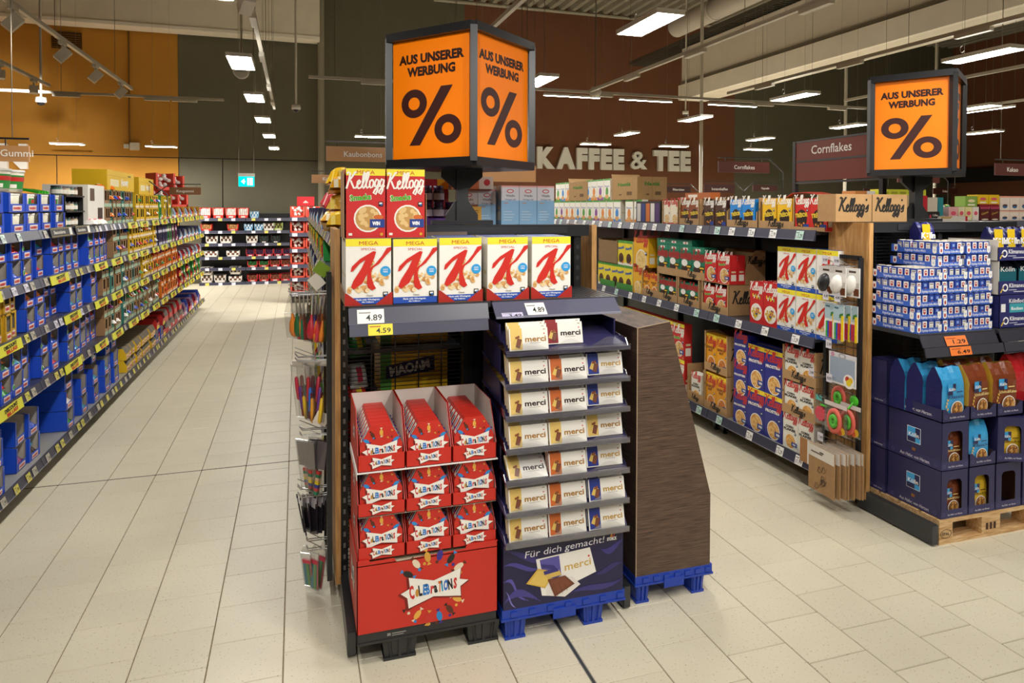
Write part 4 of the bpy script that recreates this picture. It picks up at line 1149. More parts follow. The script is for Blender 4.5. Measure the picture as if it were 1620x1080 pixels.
def tresor(bg):
    def g(f, w, h):
        f.rect(0, 0, w, h, bg, 0); kellogg(f, w * .5, h * .82, w * .98, 'f4efe4', 3, rot=.05)
        f.disc(w * .5, h * .36, w * .34, '2a1812', 1, w * .42); f.text('TRÉSOR', w * .5, h * .42, h * .12, 'e8c83a', 3, w=w * .8, bold=B2, rot=.1)
        for i in range(7): f.disc(w * (.3 + .07 * i), h * (.16 + .03 * (i % 3)), w * .06, 'd9903a' if i % 2 else '5a3018', 3 + i * .07, n=6)
        f.rect(w * .62, h * .06, w * .96, h * .2, '24408e', 4); nutri(f, w * .86, h * .62, w * .05, 4)
    return g


def chocg(f, w, h):
    f.rect(0, 0, w, h, '1f7a5e', 0)
    for i in range(5): f.poly([(w * .2 * i, h * .74), (w * (.2 * i + .1), h * .70), (w * (.2 * i + .2), h * .74), (w * (.2 * i + .2), h * .93), (w * .2 * i, h * .93)], 'b03a34', 1)
    kellogg(f, w * .5, h * .79, w * .9, 'a52f2c', 3, rot=.05)
    f.disc(w * .4, h * .58, w * .26, 'f4f1ea', 3.6, w * .16); f.disc(w * .45, h * .26, w * .36, '3a2016', 2)
    for i in range(10): f.disc(w * (.25 + .05 * i), h * (.16 + .05 * (i % 4)), w * .06, '1f110c', 2.4 + i * .05, n=7)
    f.rect(w * .55, h * .38, w * .97, h * .52, '2a1a10', 3); f.rect(w * .6, h * .42, w * .92, h * .48, 'e8c02a', 4); f.rect(w * .6, h * .1, w * .95, h * .26, '2d55b0', 4); f.disc(w * .75, h * .3, w * .1, 'd98a3a', 4, n=8)


PROTO = {}
def B(key, w, h, d, base, pr, side=None, top=None): PROTO[key] = (cereal_box(key, w, h, d, base, pr, side, top), w, h, d)


B('nesquik', .175, .265, .07, 'e6cf2c', nesq, 'e9e2b0', '4f9a3c')
PROTO['toppas_yellow'] = bx('toppas_yellow', .32, .30, .08, 'eab020', 'c8302a', None, 'ffffff', 'e3b866', 'f0d08a', band='6a2a20', wn=False)
PROTO['yellow_small'] = bx('yellow_small', .2, .27, .08, 'eab020', 'c8302a', None, 'ffffff', 'e3b866', 'f0d08a', wn=False)
PROTO['crunchy'] = bx('crunchy', .148, .22, .07, 'eba21e', 'c8302a', ('CRUNCHY', 'NUT'), '7a3a18', 'd98a3a', 'c8702a', mega=False)
PROTO['crunchy_mega'] = bx('crunchy_mega', .155, .31, .08, 'eba21e', 'c8302a', ('CRUNCHY', 'NUT'), '7a3a18', 'd98a3a', 'c8702a', mega=True)
PROTO['frosties'] = bx('frosties', .18, .24, .075, '2a2f8c', 'c8302a', ('FROSTIES',), 'f4f1ea', 'd99a4a', 'eac07a', band=None)
PROTO['frosties_mega'] = bx('frosties_mega', .2, .335, .08, '2a2f8c', 'c8302a', ('FROSTIES',), 'f4f1ea', 'd99a4a', 'eac07a', mega=True)
PROTO['corn'] = bx('corn', .155, .25, .075, 'f0ede2', 'c8302a', ('CORN', 'FLAKES'), '26262a', 'e0a04a', 'edba6a')
PROTO['corn_low'] = bx('corn_low', .155, .225, .075, 'f0ede2', 'c8302a', ('CORN', 'FLAKES'), '26262a', 'e0a04a', 'edba6a')
PROTO['toppas'] = bx('toppas', .14, .225, .07, 'eee3cc', 'c8302a', None, '2a6a3a', 'd9a868', 'e8c892', wn=False, band='c8302a')
B('smacks', .175, .24, .07, 'cf2a2a', lambda f, w, h: pr_smacks(f, w, h, False))
B('smacks_low', .16, .215, .07, 'cf2a2a', lambda f, w, h: pr_smacks(f, w, h, False))
B('smacks_mega', .2, .33, .08, 'c42a28', pr_smacks)
B('loops', .16, .32, .08, 'cc2a2a', loops)
B('special', .195, .305, .085, '2c4aa0', pr_specialk, 'e8e4da', '3a5ab0')
B('choco_green', .2, .235, .08, '1f7a5e', chocg); B('choco_green_low', .155, .2, .07, '1f7a5e', chocg)
for k, c in (('tresor_brown', '4a2a1c'), ('tresor_orange', '8a4420'), ('tresor_blue', '1f86d8'), ('tresor_yellow', 'eab81e'), ('tresor_red', 'cc2a26')): B(k, .158, .225, .07, c, tresor(c))
for i, c in enumerate(('4f9a3c', '3a8ad0', 'e08a3a', '8a4a9a')): B('fitness%d' % i, .17, .245, .07, 'e9e3d2', fitn(c))
B('green_lying', .2, .052, .13, '1f7a5e', lambda f, w, h: (f.rect(0, 0, w, h, '237f62', 0), f.rect(w * .3, h * .3, w * .7, h * .7, 'f2efe6', 1), f.disc(w * .5, h * .5, w * .05, 'c8302a', 2)))
FR = 3.405
LBL = dict(nesquik='yellow chocolate ball cereal box', toppas_yellow='wide yellow cereal box with red lettering', yellow_small='yellow cereal box with red lettering', crunchy='small orange nut flakes box', crunchy_mega='orange MEGA nut flakes box', frosties='blue flakes box without yellow top', frosties_mega='blue MEGA flakes box', corn='white corn flakes box', corn_low='white corn flakes box', toppas='cream cereal box with red lettering', smacks='red puffed cereal box', smacks_low='red puffed cereal box', smacks_mega='red MEGA puffed cereal box', loops='red fruit loops cereal box', special='white MEGA box with big red K', choco_green='green chocolate cereal box', choco_green_low='green chocolate cereal box', tresor_brown='dark brown cereal box', tresor_orange='rusty brown cereal box', tresor_blue='blue cereal box with yellow lettering', tresor_yellow='yellow cereal box with dark oval', tresor_red='red cereal box with dark oval', green_lying='small green box lying flat', fitness0='slim white and green cereal box', fitness1='slim white and blue cereal box', fitness2='slim white and orange cereal box', fitness3='slim white and violet cereal box')
SHN = {0: 'on the bottom shelf of the cereal aisle', 1: 'on the middle shelf of the cereal aisle', 2: 'on top of the cereal aisle'}
GRN = {0: 'cereal on the bottom shelf', 1: 'cereal on the middle shelf', 2: 'cereal on the top shelf'}


def rbox(key, y, z, lev, where, x=FR, deep=1):
    me, w, h, d = PROTO[key]
    for k in range(deep):
        put('cereal_box', me, None, '%s, %s%s, %s' % (LBL[key], where, ['', ' second row', ' third row', ' fourth row'][k], ['bottom shelf', 'middle shelf', 'top shelf'][lev]), 'cereal box', GRN[lev], loc=(x + d / 2 + k * (d + .004), y, z), rz=-PI / 2 + R.uniform(-.02, .02))


def rcarton(me, y, z, lev, lb, d, x=FR - .006): put('display_carton', me, None, lb + ', ' + ['bottom shelf', 'middle shelf', 'top shelf'][lev], 'carton', 'cardboard display cartons in the cereal aisle', loc=(x + d / 2, y, z), rz=-PI / 2)


# shelf bays of the right-hand run
Z0, Z1, Z2 = .19, 1.035, 1.77
pr3 = ['3.29', '2.79', '3.29', '1.99', '3.29', '2.79']
for k in range(5):
    y = 3.80 + 1.25 * (k + .5)
    tg = [[(u, pr3[(k + j + i) % 6], 'f2f0ec' if (j + k) % 4 else 'bfe0d4', .075) for j, u in enumerate(us)] for i, us in enumerate(([-.45, -.05, .3, .5], [-.5, -.2, .12, .45], [-.5, -.3, -.05, .2, .48]))]
    shelf_bay('black shelf bay in the cereal aisle, %s from the front' % nth(k), 1.25, (Z0, Z1, Z2), .47, 1.79, (3.365, y, 0), -PI / 2, .06, tg)

# --- middle shelf
for i in range(3): rbox('nesquik', 7.30 - i * .18, Z1, 1, 'lower row, %s from the back end' % nth(i))
kc = kraft_carton(.5, .27, .3, 'plain_carton', logo=False, sidelogo=False, band=.95, col='8a6c46')
rcarton(kc, 7.12, Z1 + .268, 1, 'plain brown carton above the yellow boxes', .3)
mb = MB(); mb.box(-.19, .19, -.06, -.057, 0, .07, '3f8a38', CARD); mb.box(-.19, .19, -.06, .2, 0, .002, 'b58f62', KRAFT); gt = mb.build('display_tray')
rcarton(gt, 6.70, Z1, 1, 'green fronted tray under yellow boxes', .12, FR - .01)
rcarton(gt, 7.12, Z1, 1, 'green fronted tray at the far end under yellow boxes', .12, FR - .01)
for z, n in ((Z1 + .003, 'lower'), (Z1 + .27, 'upper')):
    for i in range(2): rbox('nesquik', 6.79 - i * .18, z, 1, '%s row, %s of the near stack' % (n, ['left', 'right'][i]))
rbox('toppas_yellow', 6.34, Z1 + .285, 1, 'upper', deep=4)
rbox('yellow_small', 6.41, Z1, 1, 'beside a crunchy carton', deep=3)
kc_s = kraft_carton(.33, .27, .32, 'kraft_small')
rcarton(kc_s, 6.14, Z1, 1, 'brown carton of nut flakes boxes', .32)
for i in range(2): rbox('crunchy', 6.215 - i * .15, Z1 + .006, 1, 'in carton, %s' % ['left', 'right'][i], FR + .002)
kc_g = kraft_carton(.36, .25, .32, 'kraft_green')
for j, y in enumerate((5.80, 5.43)):
    rcarton(kc_g, y, Z1, 1, 'brown carton of green chocolate boxes, %s' % ['left', 'right'][j], .32)
    for i in range(2): rbox('choco_green_low', y + .08 - i * .158, Z1 + .006, 1, 'in the %s carton, %s' % (['left', 'right'][j], ['left', 'right'][i]), FR + .002)
mb = MB(); mb.box(-.41, .41, -.05, -.047, 0, .07, 'b58f62', KRAFT); mb.box(-.41, .41, -.05, .3, 0, .002, 'b58f62', KRAFT); kellogg(front(mb, .82, .07, -.05, KRAFT), .62, .02, .14, '1d1812', 1, True)
put('display_tray', mb, None, 'low brown tray under the upper green chocolate boxes', 'tray', loc=(FR + .045, 5.585, Z1 + .2525), rz=-PI / 2)
for i in range(4): rbox('choco_green', 5.895 - i * .206, Z1 + .256, 1, 'upper row %s from left' % nth(i), deep=3)
for z in range(2):
    for i in range(4 - z): rbox('green_lying', 5.9 - i * .205, Z1 + .493 + z * .054, 1, '%s layer %s from left' % (['lower', 'upper'][z], nth(i)))
kc_sm = kraft_carton(.40, .255, .36, 'kraft_smacks')
rcarton(kc_sm, 5.02, Z1, 1, 'brown carton of red boxes with large side lettering', .36)
for i in range(2): rbox('smacks_low', 5.11 - i * .17, Z1 + .006, 1, 'in carton, %s' % ['left', 'right'][i], FR + .002)
mb = MB(); e = .003; d, w = .36, .40
mb.box(-w / 2, w / 2, -d / 2, d / 2, 0, e, 'b58f62', KRAFT); mb.box(-w / 2, w / 2, d / 2 - e, d / 2, 0, .28, 'b58f62', KRAFT)
for s in (-1, 1): mb.prism([(-d / 2, 0), (d / 2, 0), (d / 2, .28), (.08, .28), (.0, .2), (-.03, .08), (-d / 2, .012)], s * w / 2 - .0015, s * w / 2 + .0015, 'b58f62', KRAFT, 'x')
kellogg(right(mb, d, w / 2 + .002, -d / 2, KRAFT), .27, .17, .17, '1d1812', 1, True)
put('display_carton', mb, None, 'cut-away brown carton around the upper red puffed cereal boxes', 'carton', loc=(FR + .17, 5.02, Z1 + .258), rz=-PI / 2)
for i in range(2): rbox('smacks', 5.09 - i * .19, Z1 + .262, 1, 'upper row, %s' % ['left', 'right'][i], deep=2)
for i in range(2): rbox('loops', 4.47 - i * .163, Z1, 1, ['left', 'right'][i], deep=3)
for z, n in ((Z1, 'lower'), (Z1 + .308, 'upper')):
    for i in range(3): rbox('special', 4.135 - i * .2, z, 1, '%s row %s from left' % (n, nth(i)), deep=2)
# --- bottom shelf
for z, n in ((Z0, 'lower'), (Z0 + .333, 'upper')):
    for i in range(6): rbox('smacks_mega', 6.62 - i * .205, z, 0, '%s row %s from the far end' % (n, nth(i)))
kc_c1 = kraft_carton(.27, .32, .3, 'kraft_corn')
rcarton(kc_c1, 5.30, Z0, 0, 'narrow brown carton of corn flakes', .3); rbox('corn', 5.30, Z0 + .006, 0, 'in the narrow carton', FR + .002)
kc_cr = kraft_carton(.335, .335, .34, 'kraft_crunchy', band=.2)
for z, n in ((Z0, 'lower'), (Z0 + .338, 'upper')):
    rcarton(kc_cr, 4.995, z, 0, '%s brown carton of orange MEGA boxes' % n, .34)
    for i in range(2): rbox('crunchy_mega', 5.073 - i * .158, z + .006, 0, 'in %s carton, %s' % (n, ['left', 'right'][i]), FR + .002)
for j, n in enumerate(('lowest', 'middle', 'topmost')): rbox('frosties', 4.66, Z0 + j * .243, 0, '%s of the left stack' % n, deep=2)
for z, n in ((Z0, 'lower'), (Z0 + .337, 'upper')):
    for i in range(2): rbox('frosties_mega', 4.465 - i * .204, z, 0, '%s row %s' % (n, ['left', 'right'][i]), deep=2)
for i in range(2): rbox('corn', 4.075 - i * .16, Z0, 0, 'loose, %s' % ['left', 'right'][i], deep=2)
kc_cf = kraft_carton(.34, .245, .34, 'kraft_cornflakes')
for z, n in ((Z0 + .253, 'middle'), (Z0 + .5, 'topmost')):
    rcarton(kc_cf, 3.99, z, 0, '%s brown carton of corn flakes' % n, .34)
    for i in range(2): rbox('corn_low', 4.068 - i * .158, z + .006, 0, 'in %s carton, %s' % (n, ['left', 'right'][i]), FR + .002)
# --- top shelf
for i in range(11): rbox('fitness%d' % ((i * 3 + i // 3) % 4), 8.75 - i * .185, Z2, 2, 'lower row %s from the far end' % nth(i))
for i in range(3): rbox('fitness%d' % (i % 3), 8.70 - i * .18, Z2 + .248, 2, 'upper row %s from the far end' % nth(i))
for i in range(4): rbox('fitness%d' % ((i + 1) % 4), 7.70 - i * .18, Z2 + .248, 2, 'upper row %s of the near group' % nth(i))


def nest(key, w, h, d):
    mb = MB(); mb.box(-w / 2, w / 2, -d / 2, d / 2, 0, h, 'a98555', KRAFT); mb.box(-w / 2 - .001, w / 2 + .001, -.004, .004, 0, h + .001, '9a7648', KRAFT)
    for f, W in ((front(mb, w, h, -d / 2, KRAFT), w), (right(mb, d, w / 2, -d / 2, KRAFT), d)):
        f.text('Nestlé', W * .5, h * .62, h * .15, '4a7a2a', 1, w=W * .5, bold=B2); f.rect(W * .6, h * .2, W * .8, h * .36, '6a4f2e', 1); f.rect(W * .3, h * .2, W * .4, h * .26, '6a4f2e', 1)
    mb.prism([(-w / 2, h), (-w / 2 + .05, h), (-w / 2 - .02, h + .05)], -d / 2, d / 2, 'b08c5c', KRAFT); return mb.build(key)


nc = nest('nestle_carton', .6, .24, .35)
put('cardboard_carton', nc, None, 'brown carton with green lettering on the top shelf, far one', 'carton', 'brown cartons with green lettering', loc=(FR + .17, 8.0, Z2 + .247), rz=-PI / 2)
put('cardboard_carton', nc, None, 'brown carton with green lettering and torn flap, near one', 'carton', 'brown cartons with green lettering', loc=(FR + .17, 6.72, Z2 + .247), rz=-PI / 2)
for i in range(2): put('kraft_pack', PROTO['fitness2'][0], None, 'brown fronted muesli box below the near green-lettered carton, %s' % ['left', 'right'][i], 'cereal box', loc=(FR + .04, 6.62 - i * .2, Z2), rz=-PI / 2)
mb = MB(); w, h, d = .5, .225, .3; mb.box(-w / 2, w / 2, -d / 2, d / 2, 0, h, '18181a', CARD); f = right(mb, d, w / 2, -d / 2)
for i in range(4): f.rect(.08, .02 + i * .025, .24, .03 + i * .025, 'b9b9b9' if i % 2 else 'e6e6e6', 1)
f = front(mb, w, h, -d / 2)
for i in range(5): f.rect(.02 + .095 * i, .02, .1 + .095 * i, h - .02, ['c8c4c0', '2a3a7a', 'c86a2a', 'd8d4d0', '4a2a6a'][i], 1)
put('cereal_carton', mb, None, 'black carton with striped front on the top shelf', 'carton', loc=(FR + .15, 6.2, Z2), rz=-PI / 2)
kc_t = kraft_carton(.30, .235, .2, 'kraft_top', sidelogo=False); kc_t2 = kraft_carton(.33, .24, .3, 'kraft_top2'); kc_t3 = kraft_carton(.40, .24, .3, 'kraft_top3', rim=.04, high=False); kc_t4 = kraft_carton(.40, .24, .3, 'kraft_top4', rim=.04)
rcarton(kraft_carton(.3, .23, .2, 'kraft_cream', band=.04, logo=False, sidelogo=False), 5.76, Z2, 2, 'cut-away brown carton of cream cereal boxes', .2)
for i in range(2): rbox('toppas', 5.83 - i * .143, Z2 + .005, 2, 'in carton, %s' % ['left', 'right'][i], FR + .002)
rcarton(kc_t2, 5.43, Z2, 2, 'brown carton of rusty cereal boxes', .3)
for i in range(2): rbox('tresor_orange', 5.505 - i * .15, Z2 + .005, 2, 'in carton, %s' % ['left', 'right'][i], FR + .002)
for i in range(2): rbox('tresor_brown', 5.12 - i * .17, Z2, 2, ['left', 'right'][i], deep=2)
rcarton(kc_t3, 4.66, Z2, 2, 'low brown carton of blue cereal boxes', .3)
for i in range(2): rbox('tresor_blue', 4.745 - i * .162, Z2 + .005, 2, 'in carton, %s' % ['left', 'right'][i], FR + .002)
rcarton(kc_t4, 4.25, Z2, 2, 'brown carton of yellow cereal boxes', .3)
for i in range(2): rbox('tresor_yellow', 4.335 - i * .17, Z2 + .005, 2, 'in carton, %s' % ['left', 'right'][i], FR + .002)
for i in range(2): rbox('tresor_red', 3.985 - i * .162, Z2 + .004, 2, ['left', 'right'][i])
mb = MB(); mb.box(-.17, .17, -.12, .12, 0, .003, 'b58f62', KRAFT); mb.box(-.17, .17, -.12, -.117, 0, .03, 'b58f62', KRAFT)
put('display_tray', mb, None, 'low brown tray under the red cereal boxes', 'tray', loc=(FR + .1, 3.91, Z2), rz=-PI / 2)
mb = MB(); mb.box(-.2, .2, -.05, .05, 0, .055, 'b5622c', CARD); front(mb, .4, .055, -.05).rect(.05, .015, .2, .04, 'f0e6d8', 1)
put('cereal_box', mb, None, 'orange brown box lying flat above the rusty brown boxes', 'cereal box', loc=(FR + .08, 5.35, Z2 + .241), rz=-PI / 2)
mb = MB(); mb.prism([(-.2, 0), (-.12, .035), (.02, .04), (.2, .012), (.2, .008), (.0, .034), (-.12, .029), (-.2, -.004)], -.07, .07, 'a03020', CARD)
put('box_flap', mb, None, 'loose red cardboard lid lying on the red cereal boxes', 'lid', loc=(FR + .1, 4.0, Z2 + .236), rz=-PI / 2)
mb = MB(); mb.box(-.25, .25, -.05, .05, 0, .1, '8a6c46', KRAFT); put('cardboard_carton', mb, None, 'plain low carton under the red capped bottles', 'carton', loc=(FR + .25, 5.8, Z2), rz=-PI / 2)
for i in range(5):
    mb = MB(); mb.lathe([(0, 0), (.03, 0), (.03, .1), (.012, .13), (.022, .13), (.022, .16), (0, .16)], 10, 'c82a24', PLAS)
    put('red_bottle', mb, None, 'red capped bottle behind the cream boxes, %s' % nth(i), 'bottle', 'red capped bottles on the top shelf', loc=(FR + .25, 6.0 - .09 * i, Z2 + .1))
mb = MB(); w, h, d = .29, .18, .16; mb.box(-w / 2, w / 2, -d / 2, d / 2, 0, h, 'b08a5c', KRAFT); mb.box(-w / 2, w / 2, -.003, .003, h, h + .001, '94703f', KRAFT)
for f, W in ((front(mb, w, h, -d / 2, KRAFT), w),): kellogg(f, W * .5, h * .36, W * .82, '17130e', 1, True, wt=.28)
cc = mb.build('cardboard_carton')
for i in range(2): put('cardboard_carton', cc, None, 'closed brown carton with black script beside the right sign post, %s' % ['left', 'right'][i], 'carton', 'closed brown cartons on the right shelf end', loc=(3.452 + i * .297, 3.64, 1.843))


# ================================================================== RIGHT-HAND END UNIT
t = put('shelf_end_unit', None, label='black end unit of the right-hand shelves with oak side panel', cat='shelf unit')
mb = MB(); mb.box(3.45, 3.482, 3.43, 3.775, .075, 1.838, 'b98850', OAK); put('oak_panel', mb, t)
for x0 in (3.50, 4.10, 4.72):
    mb = MB(); mb.box(x0, x0 + .035, 3.5, 3.57, 0, 1.84, '2a2b2e', METAL)
    for i in range(24): mb.box(x0 + .012, x0 + .023, 3.499, 3.5, .2 + i * .068, .225 + i * .068, '0c0c0e', METAL)
    put('upright', mb, t)
mb = MB(); mb.box(3.484, 4.78, 3.47, 3.57, 1.775, 1.842, '26272a', METAL); mb.box(3.72, 4.3, 3.465, 3.47, 1.79, 1.83, '2f3034', METAL); put('top_beam', mb, t)
mb = MB()
for i in range(74): mb.box(3.484, 4.75, 3.54, 3.543, .12 + i * .0222, .125 + i * .0222, '1a1a1c', METAL)
for i in range(11): mb.box(3.5 + i * .12, 3.506 + i * .12, 3.545, 3.548, .1, 1.77, '1a1a1c', METAL)
put('wire_back', mb, t, kind='stuff')
mb = MB(); mb.box(3.484, 4.75, 3.6, 3.61, .1, 1.77, '0e0e10', METAL); put('back_panel', mb, t)
for x0 in (3.452, 4.76):
    mb = MB(); mb.box(x0, x0 + .036, 2.955, 3.5, .01, .125, '2b2e33', METAL); mb.box(x0 - .002, x0 + .038, 2.95, 2.955, .012, .12, '33363b', METAL); mb.lathe([(0, 0), (.012, 0), (.012, .01)], 8, 'b0b0b0', METAL, (x0 + .018, 2.97, 0)); put('base_foot', mb, t)
sh = put('shelf', None, t)
mb = MB(); mb.box(3.484, 4.08, 3.085, 3.5, 1.165, 1.19, '3a3a3e', METAL); put('shelf_board', mb, sh)
mb = MB(); mb.box(4.1, 4.72, 3.085, 3.5, 1.165, 1.19, '3a3a3e', METAL); put('shelf_board', mb, sh)
for x0, x1 in ((3.475, 4.07), (4.10, 4.72)):
    mb = MB(); mb.prism([(3.05, 1.118), (3.056, 1.118), (3.085, 1.18), (3.078, 1.182)], x0, x1, '2e2c38', PLAS, 'x'); mb.prism([(3.035, 1.062), (3.042, 1.06), (3.056, 1.112), (3.05, 1.116)], x0 + .01, x1 + .03, '3a3a42', PLAS, 'x'); put('price_rail', mb, sh)
tag(sh, (3.735, 3.046, 1.120), '1.29', 'f08038', w=.165, h=.058, rot=(-.43, 0, 0)); tag(sh, (3.75, 3.032, 1.064), '6.49', 'f08038', w=.165, h=.05, rot=(-.26, 0, 0))

# --- coffee-milk trays
MB_, ML = '26429c', '3c64c4'
def milk():
    w, d, h = .043, .041, .070; mb = MB(); mb.box(-w / 2, w / 2, -d / 2, d / 2, 0, h, MB_, CARD, dict(t='c9c4b8'))
    mb.box(-w / 2, w / 2, -.004, .004, h, h + .004, 'd8d2c4', CARD)
    def shield(f):
        f.poly([(.005, .026), (.021, .016), (.037, .026), (.037, .064), (.005, .064)], 'f2efe8', 1); f.poly([(.012, .034), (.021, .027), (.03, .034), (.03, .056), (.012, .056)], 'b03038', 2); f.disc(.021, .046, .005, 'f2efe8', 3, n=8)
    def label(f):
        f.rect(.006, .012, .036, .06, 'e6e3dc', 1); f.rect(.009, .05, .033, .055, '3a3a44', 2)
        for i in range(4): f.rect(.01, .02 + .006 * i, .032, .022 + .006 * i, 'a4a4a8', 2)
    def bottle(f):
        f.rect(.012, .04, .03, .056, '8fa6e0', 1); f.poly([(.014, .006), (.03, .006), (.034, .026), (.024, .032), (.012, .022)], 'c0682c', 1)
    for i, f in enumerate((front(mb, w, h, -d / 2), left(mb, d, -w / 2, d / 2), right(mb, d, w / 2, -d / 2), F(mb, (w / 2, d / 2, 0), (-1, 0, 0), (0, 0, 1)))): (shield, label, bottle, shield)[i](f)
    return mb.build('milk_carton')


mk = milk()
mb = MB(); w, d = .198, .34; e = .0022
mb.box(-w / 2, w / 2, -d / 2, d / 2, 0, e, ML, CARD)
def tray_side(f, L):
    pts = [(0, 0), (L, 0), (L, .048), (L * .9, .048), (L * .84, .03), (L * .22, .03), (L * .17, .048), (0, .048)]
    return pts
for k, (O, U, L) in enumerate((((-w / 2, -d / 2, 0), (1, 0, 0), w), ((-w / 2, d / 2, 0), (0, -1, 0), d), ((w / 2, -d / 2, 0), (0, 1, 0), d), ((w / 2, d / 2, 0), (-1, 0, 0), w))):
    f = F(mb, O, U, (0, 0, 1)); P = tray_side(f, L); f.poly(P, ML, 0)
    N = f.N; mb.face([Vector(O) + Vector(U) * a + Vector((0, 0, b)) - N * .0015 for a, b in P][::-1], 'b9a88c', CARD)
    f.text('Ergiebige Kaffee-Milch', L * .52, .009, .014, 'eef0f8', 1, w=min(L * .62, .15), bold=B1)
    for u in (L * .1, L * .92): f.poly([(u - .014, .01), (u, .002), (u + .014, .01), (u + .014, .046), (u - .014, .046)], 'f2efe8', 1)
    f.poly([(L * .1 - .006, .016), (L * .1, .01), (L * .1 + .006, .016), (L * .1 + .006, .032), (L * .1 - .006, .032)], 'b03038', 2); f.disc(L * .92, .024, .007, 'c9cfdc', 2, n=8)
mt = mb.build('milk_tray')
n = 0
MXS = [3.588, 3.79, 3.992]
def milk_tray(x, y, z, lb, cols=(0, 1, 2, 3), rows=2):
    put('milk_tray', mt, None, 'blue coffee-milk tray, ' + lb, 'tray', 'blue coffee-milk trays', loc=(x, y, z))
    for i in cols:
        for j in range(rows):
            put('milk_carton', mk, None, 'small blue milk carton, %s of %s row, %s' % (nth(i), nth(j), lb), 'milk carton', 'small milk cartons in blue trays', loc=(x - .0735 + .049 * i + R.uniform(-.002, .002), y - .142 + .046 * j, z + .004), rz=R.choice((0, PI / 2, -PI / 2, 0)) + R.uniform(-.08, .08))
ZM = 1.1905
for lv in range(7):
    for c, x in enumerate(MXS):
        lb = '%s layer from below, %s column' % (nth(lv), ['left', 'middle', 'right'][c])
        y = 3.285
        if lv > 4: x, y = [None, x - .02, x][c] if c else None, 3.30
        if x is None: continue
        milk_tray(x + R.uniform(-.004, .004), y + R.uniform(-.004, .004), ZM + lv * .0775, lb, rows=4 if (lv == 4 and c == 0) or lv == 6 else 1)
        if c == 0 or (lv > 4 and c == 1):     # side row seen from the aisle
            for j in range(1, 6):
                if lv in (4, 6) and j < 4: continue
                put('milk_carton', mk, None, 'small blue milk carton, aisle side %s, %s' % (nth(j), lb), 'milk carton', 'small milk cartons in blue trays', loc=(x - .0735, y - .142 + .05 * j, ZM + lv * .0775 + .004), rz=R.choice((0, -PI / 2)) + R.uniform(-.08, .08))

# --- oat muesli cartons on a wooden pallet
t = put('wooden_pallet', None, label='worn wooden pallet with oval stamp under the dark blue cartons', cat='pallet', loc=(3.905, 3.235, 0))
PW, PD = .80, .56
def plank(x0, x1, y0, y1, z0, z1, nm='plank', par=None):
    mb = MB(); mb.box(x0, x1, y0, y1, z0, z1, 'd9b88a', PINE); put(nm, mb, par or t)
for i, y in enumerate((-.28, -.135, .01, .155)): plank(-.4, .4, y, y + .125, .122, .144)
for x in (-.4, -.0725, .3): plank(x, x + (.145 if x == -.0725 else .1), -.28, .28, .1, .122)
for x, w_ in ((-.4, .1), (-.0725, .145), (.3, .1)):
    for y in (-.28, .18):
        mb = MB(); mb.box(x, x + w_, y, y + .1, .022, .1, 'c9a06a', PINE)
        if y < 0:
            f = F(mb, (x, y, .022), (1, 0, 0), (0, 0, 1), KRAFT, .0008)
            if x == -.4: f.ring(.05, .039, .026, .0235, '2a1d12', 1, asp=1.6); f.text('EPAL', .05, .030, .018, '2a1d12', 1, w=.055, bold=B1)
            else: [f.rect(.03 + .03 * i, .02, .05 + .03 * i, .06, '4a3320', 1) for i in range(3)]
        put('block', mb, t)
plank(-.4, .4, -.28, -.18, 0, .022); plank(-.4, .4, .18, .28, 0, .022)

KN, KB = '2b2a55', '3aa0dc'
def koelln_logo(f, u, v, s, l=1, edge=True):
    if edge: f.rect(u - s * 1.07, v - s * 1.07, u + s * 1.07, v + s * 1.07, 'e8ecf4', l)
    f.rect(u - s, v - s, u + s, v + s, KB, l + 1); f.rect(u + s * .25, v - s * .35, u + s, v + s, '232450', l + 2); f.rect(u - s, v - s, u + s * .25, v - s * .35, '232450', l + 2)
    f.text('Kölln', u, v - s * .25, s * .55, 'ffffff', l + 3, w=s * 1.6, bold=B1)


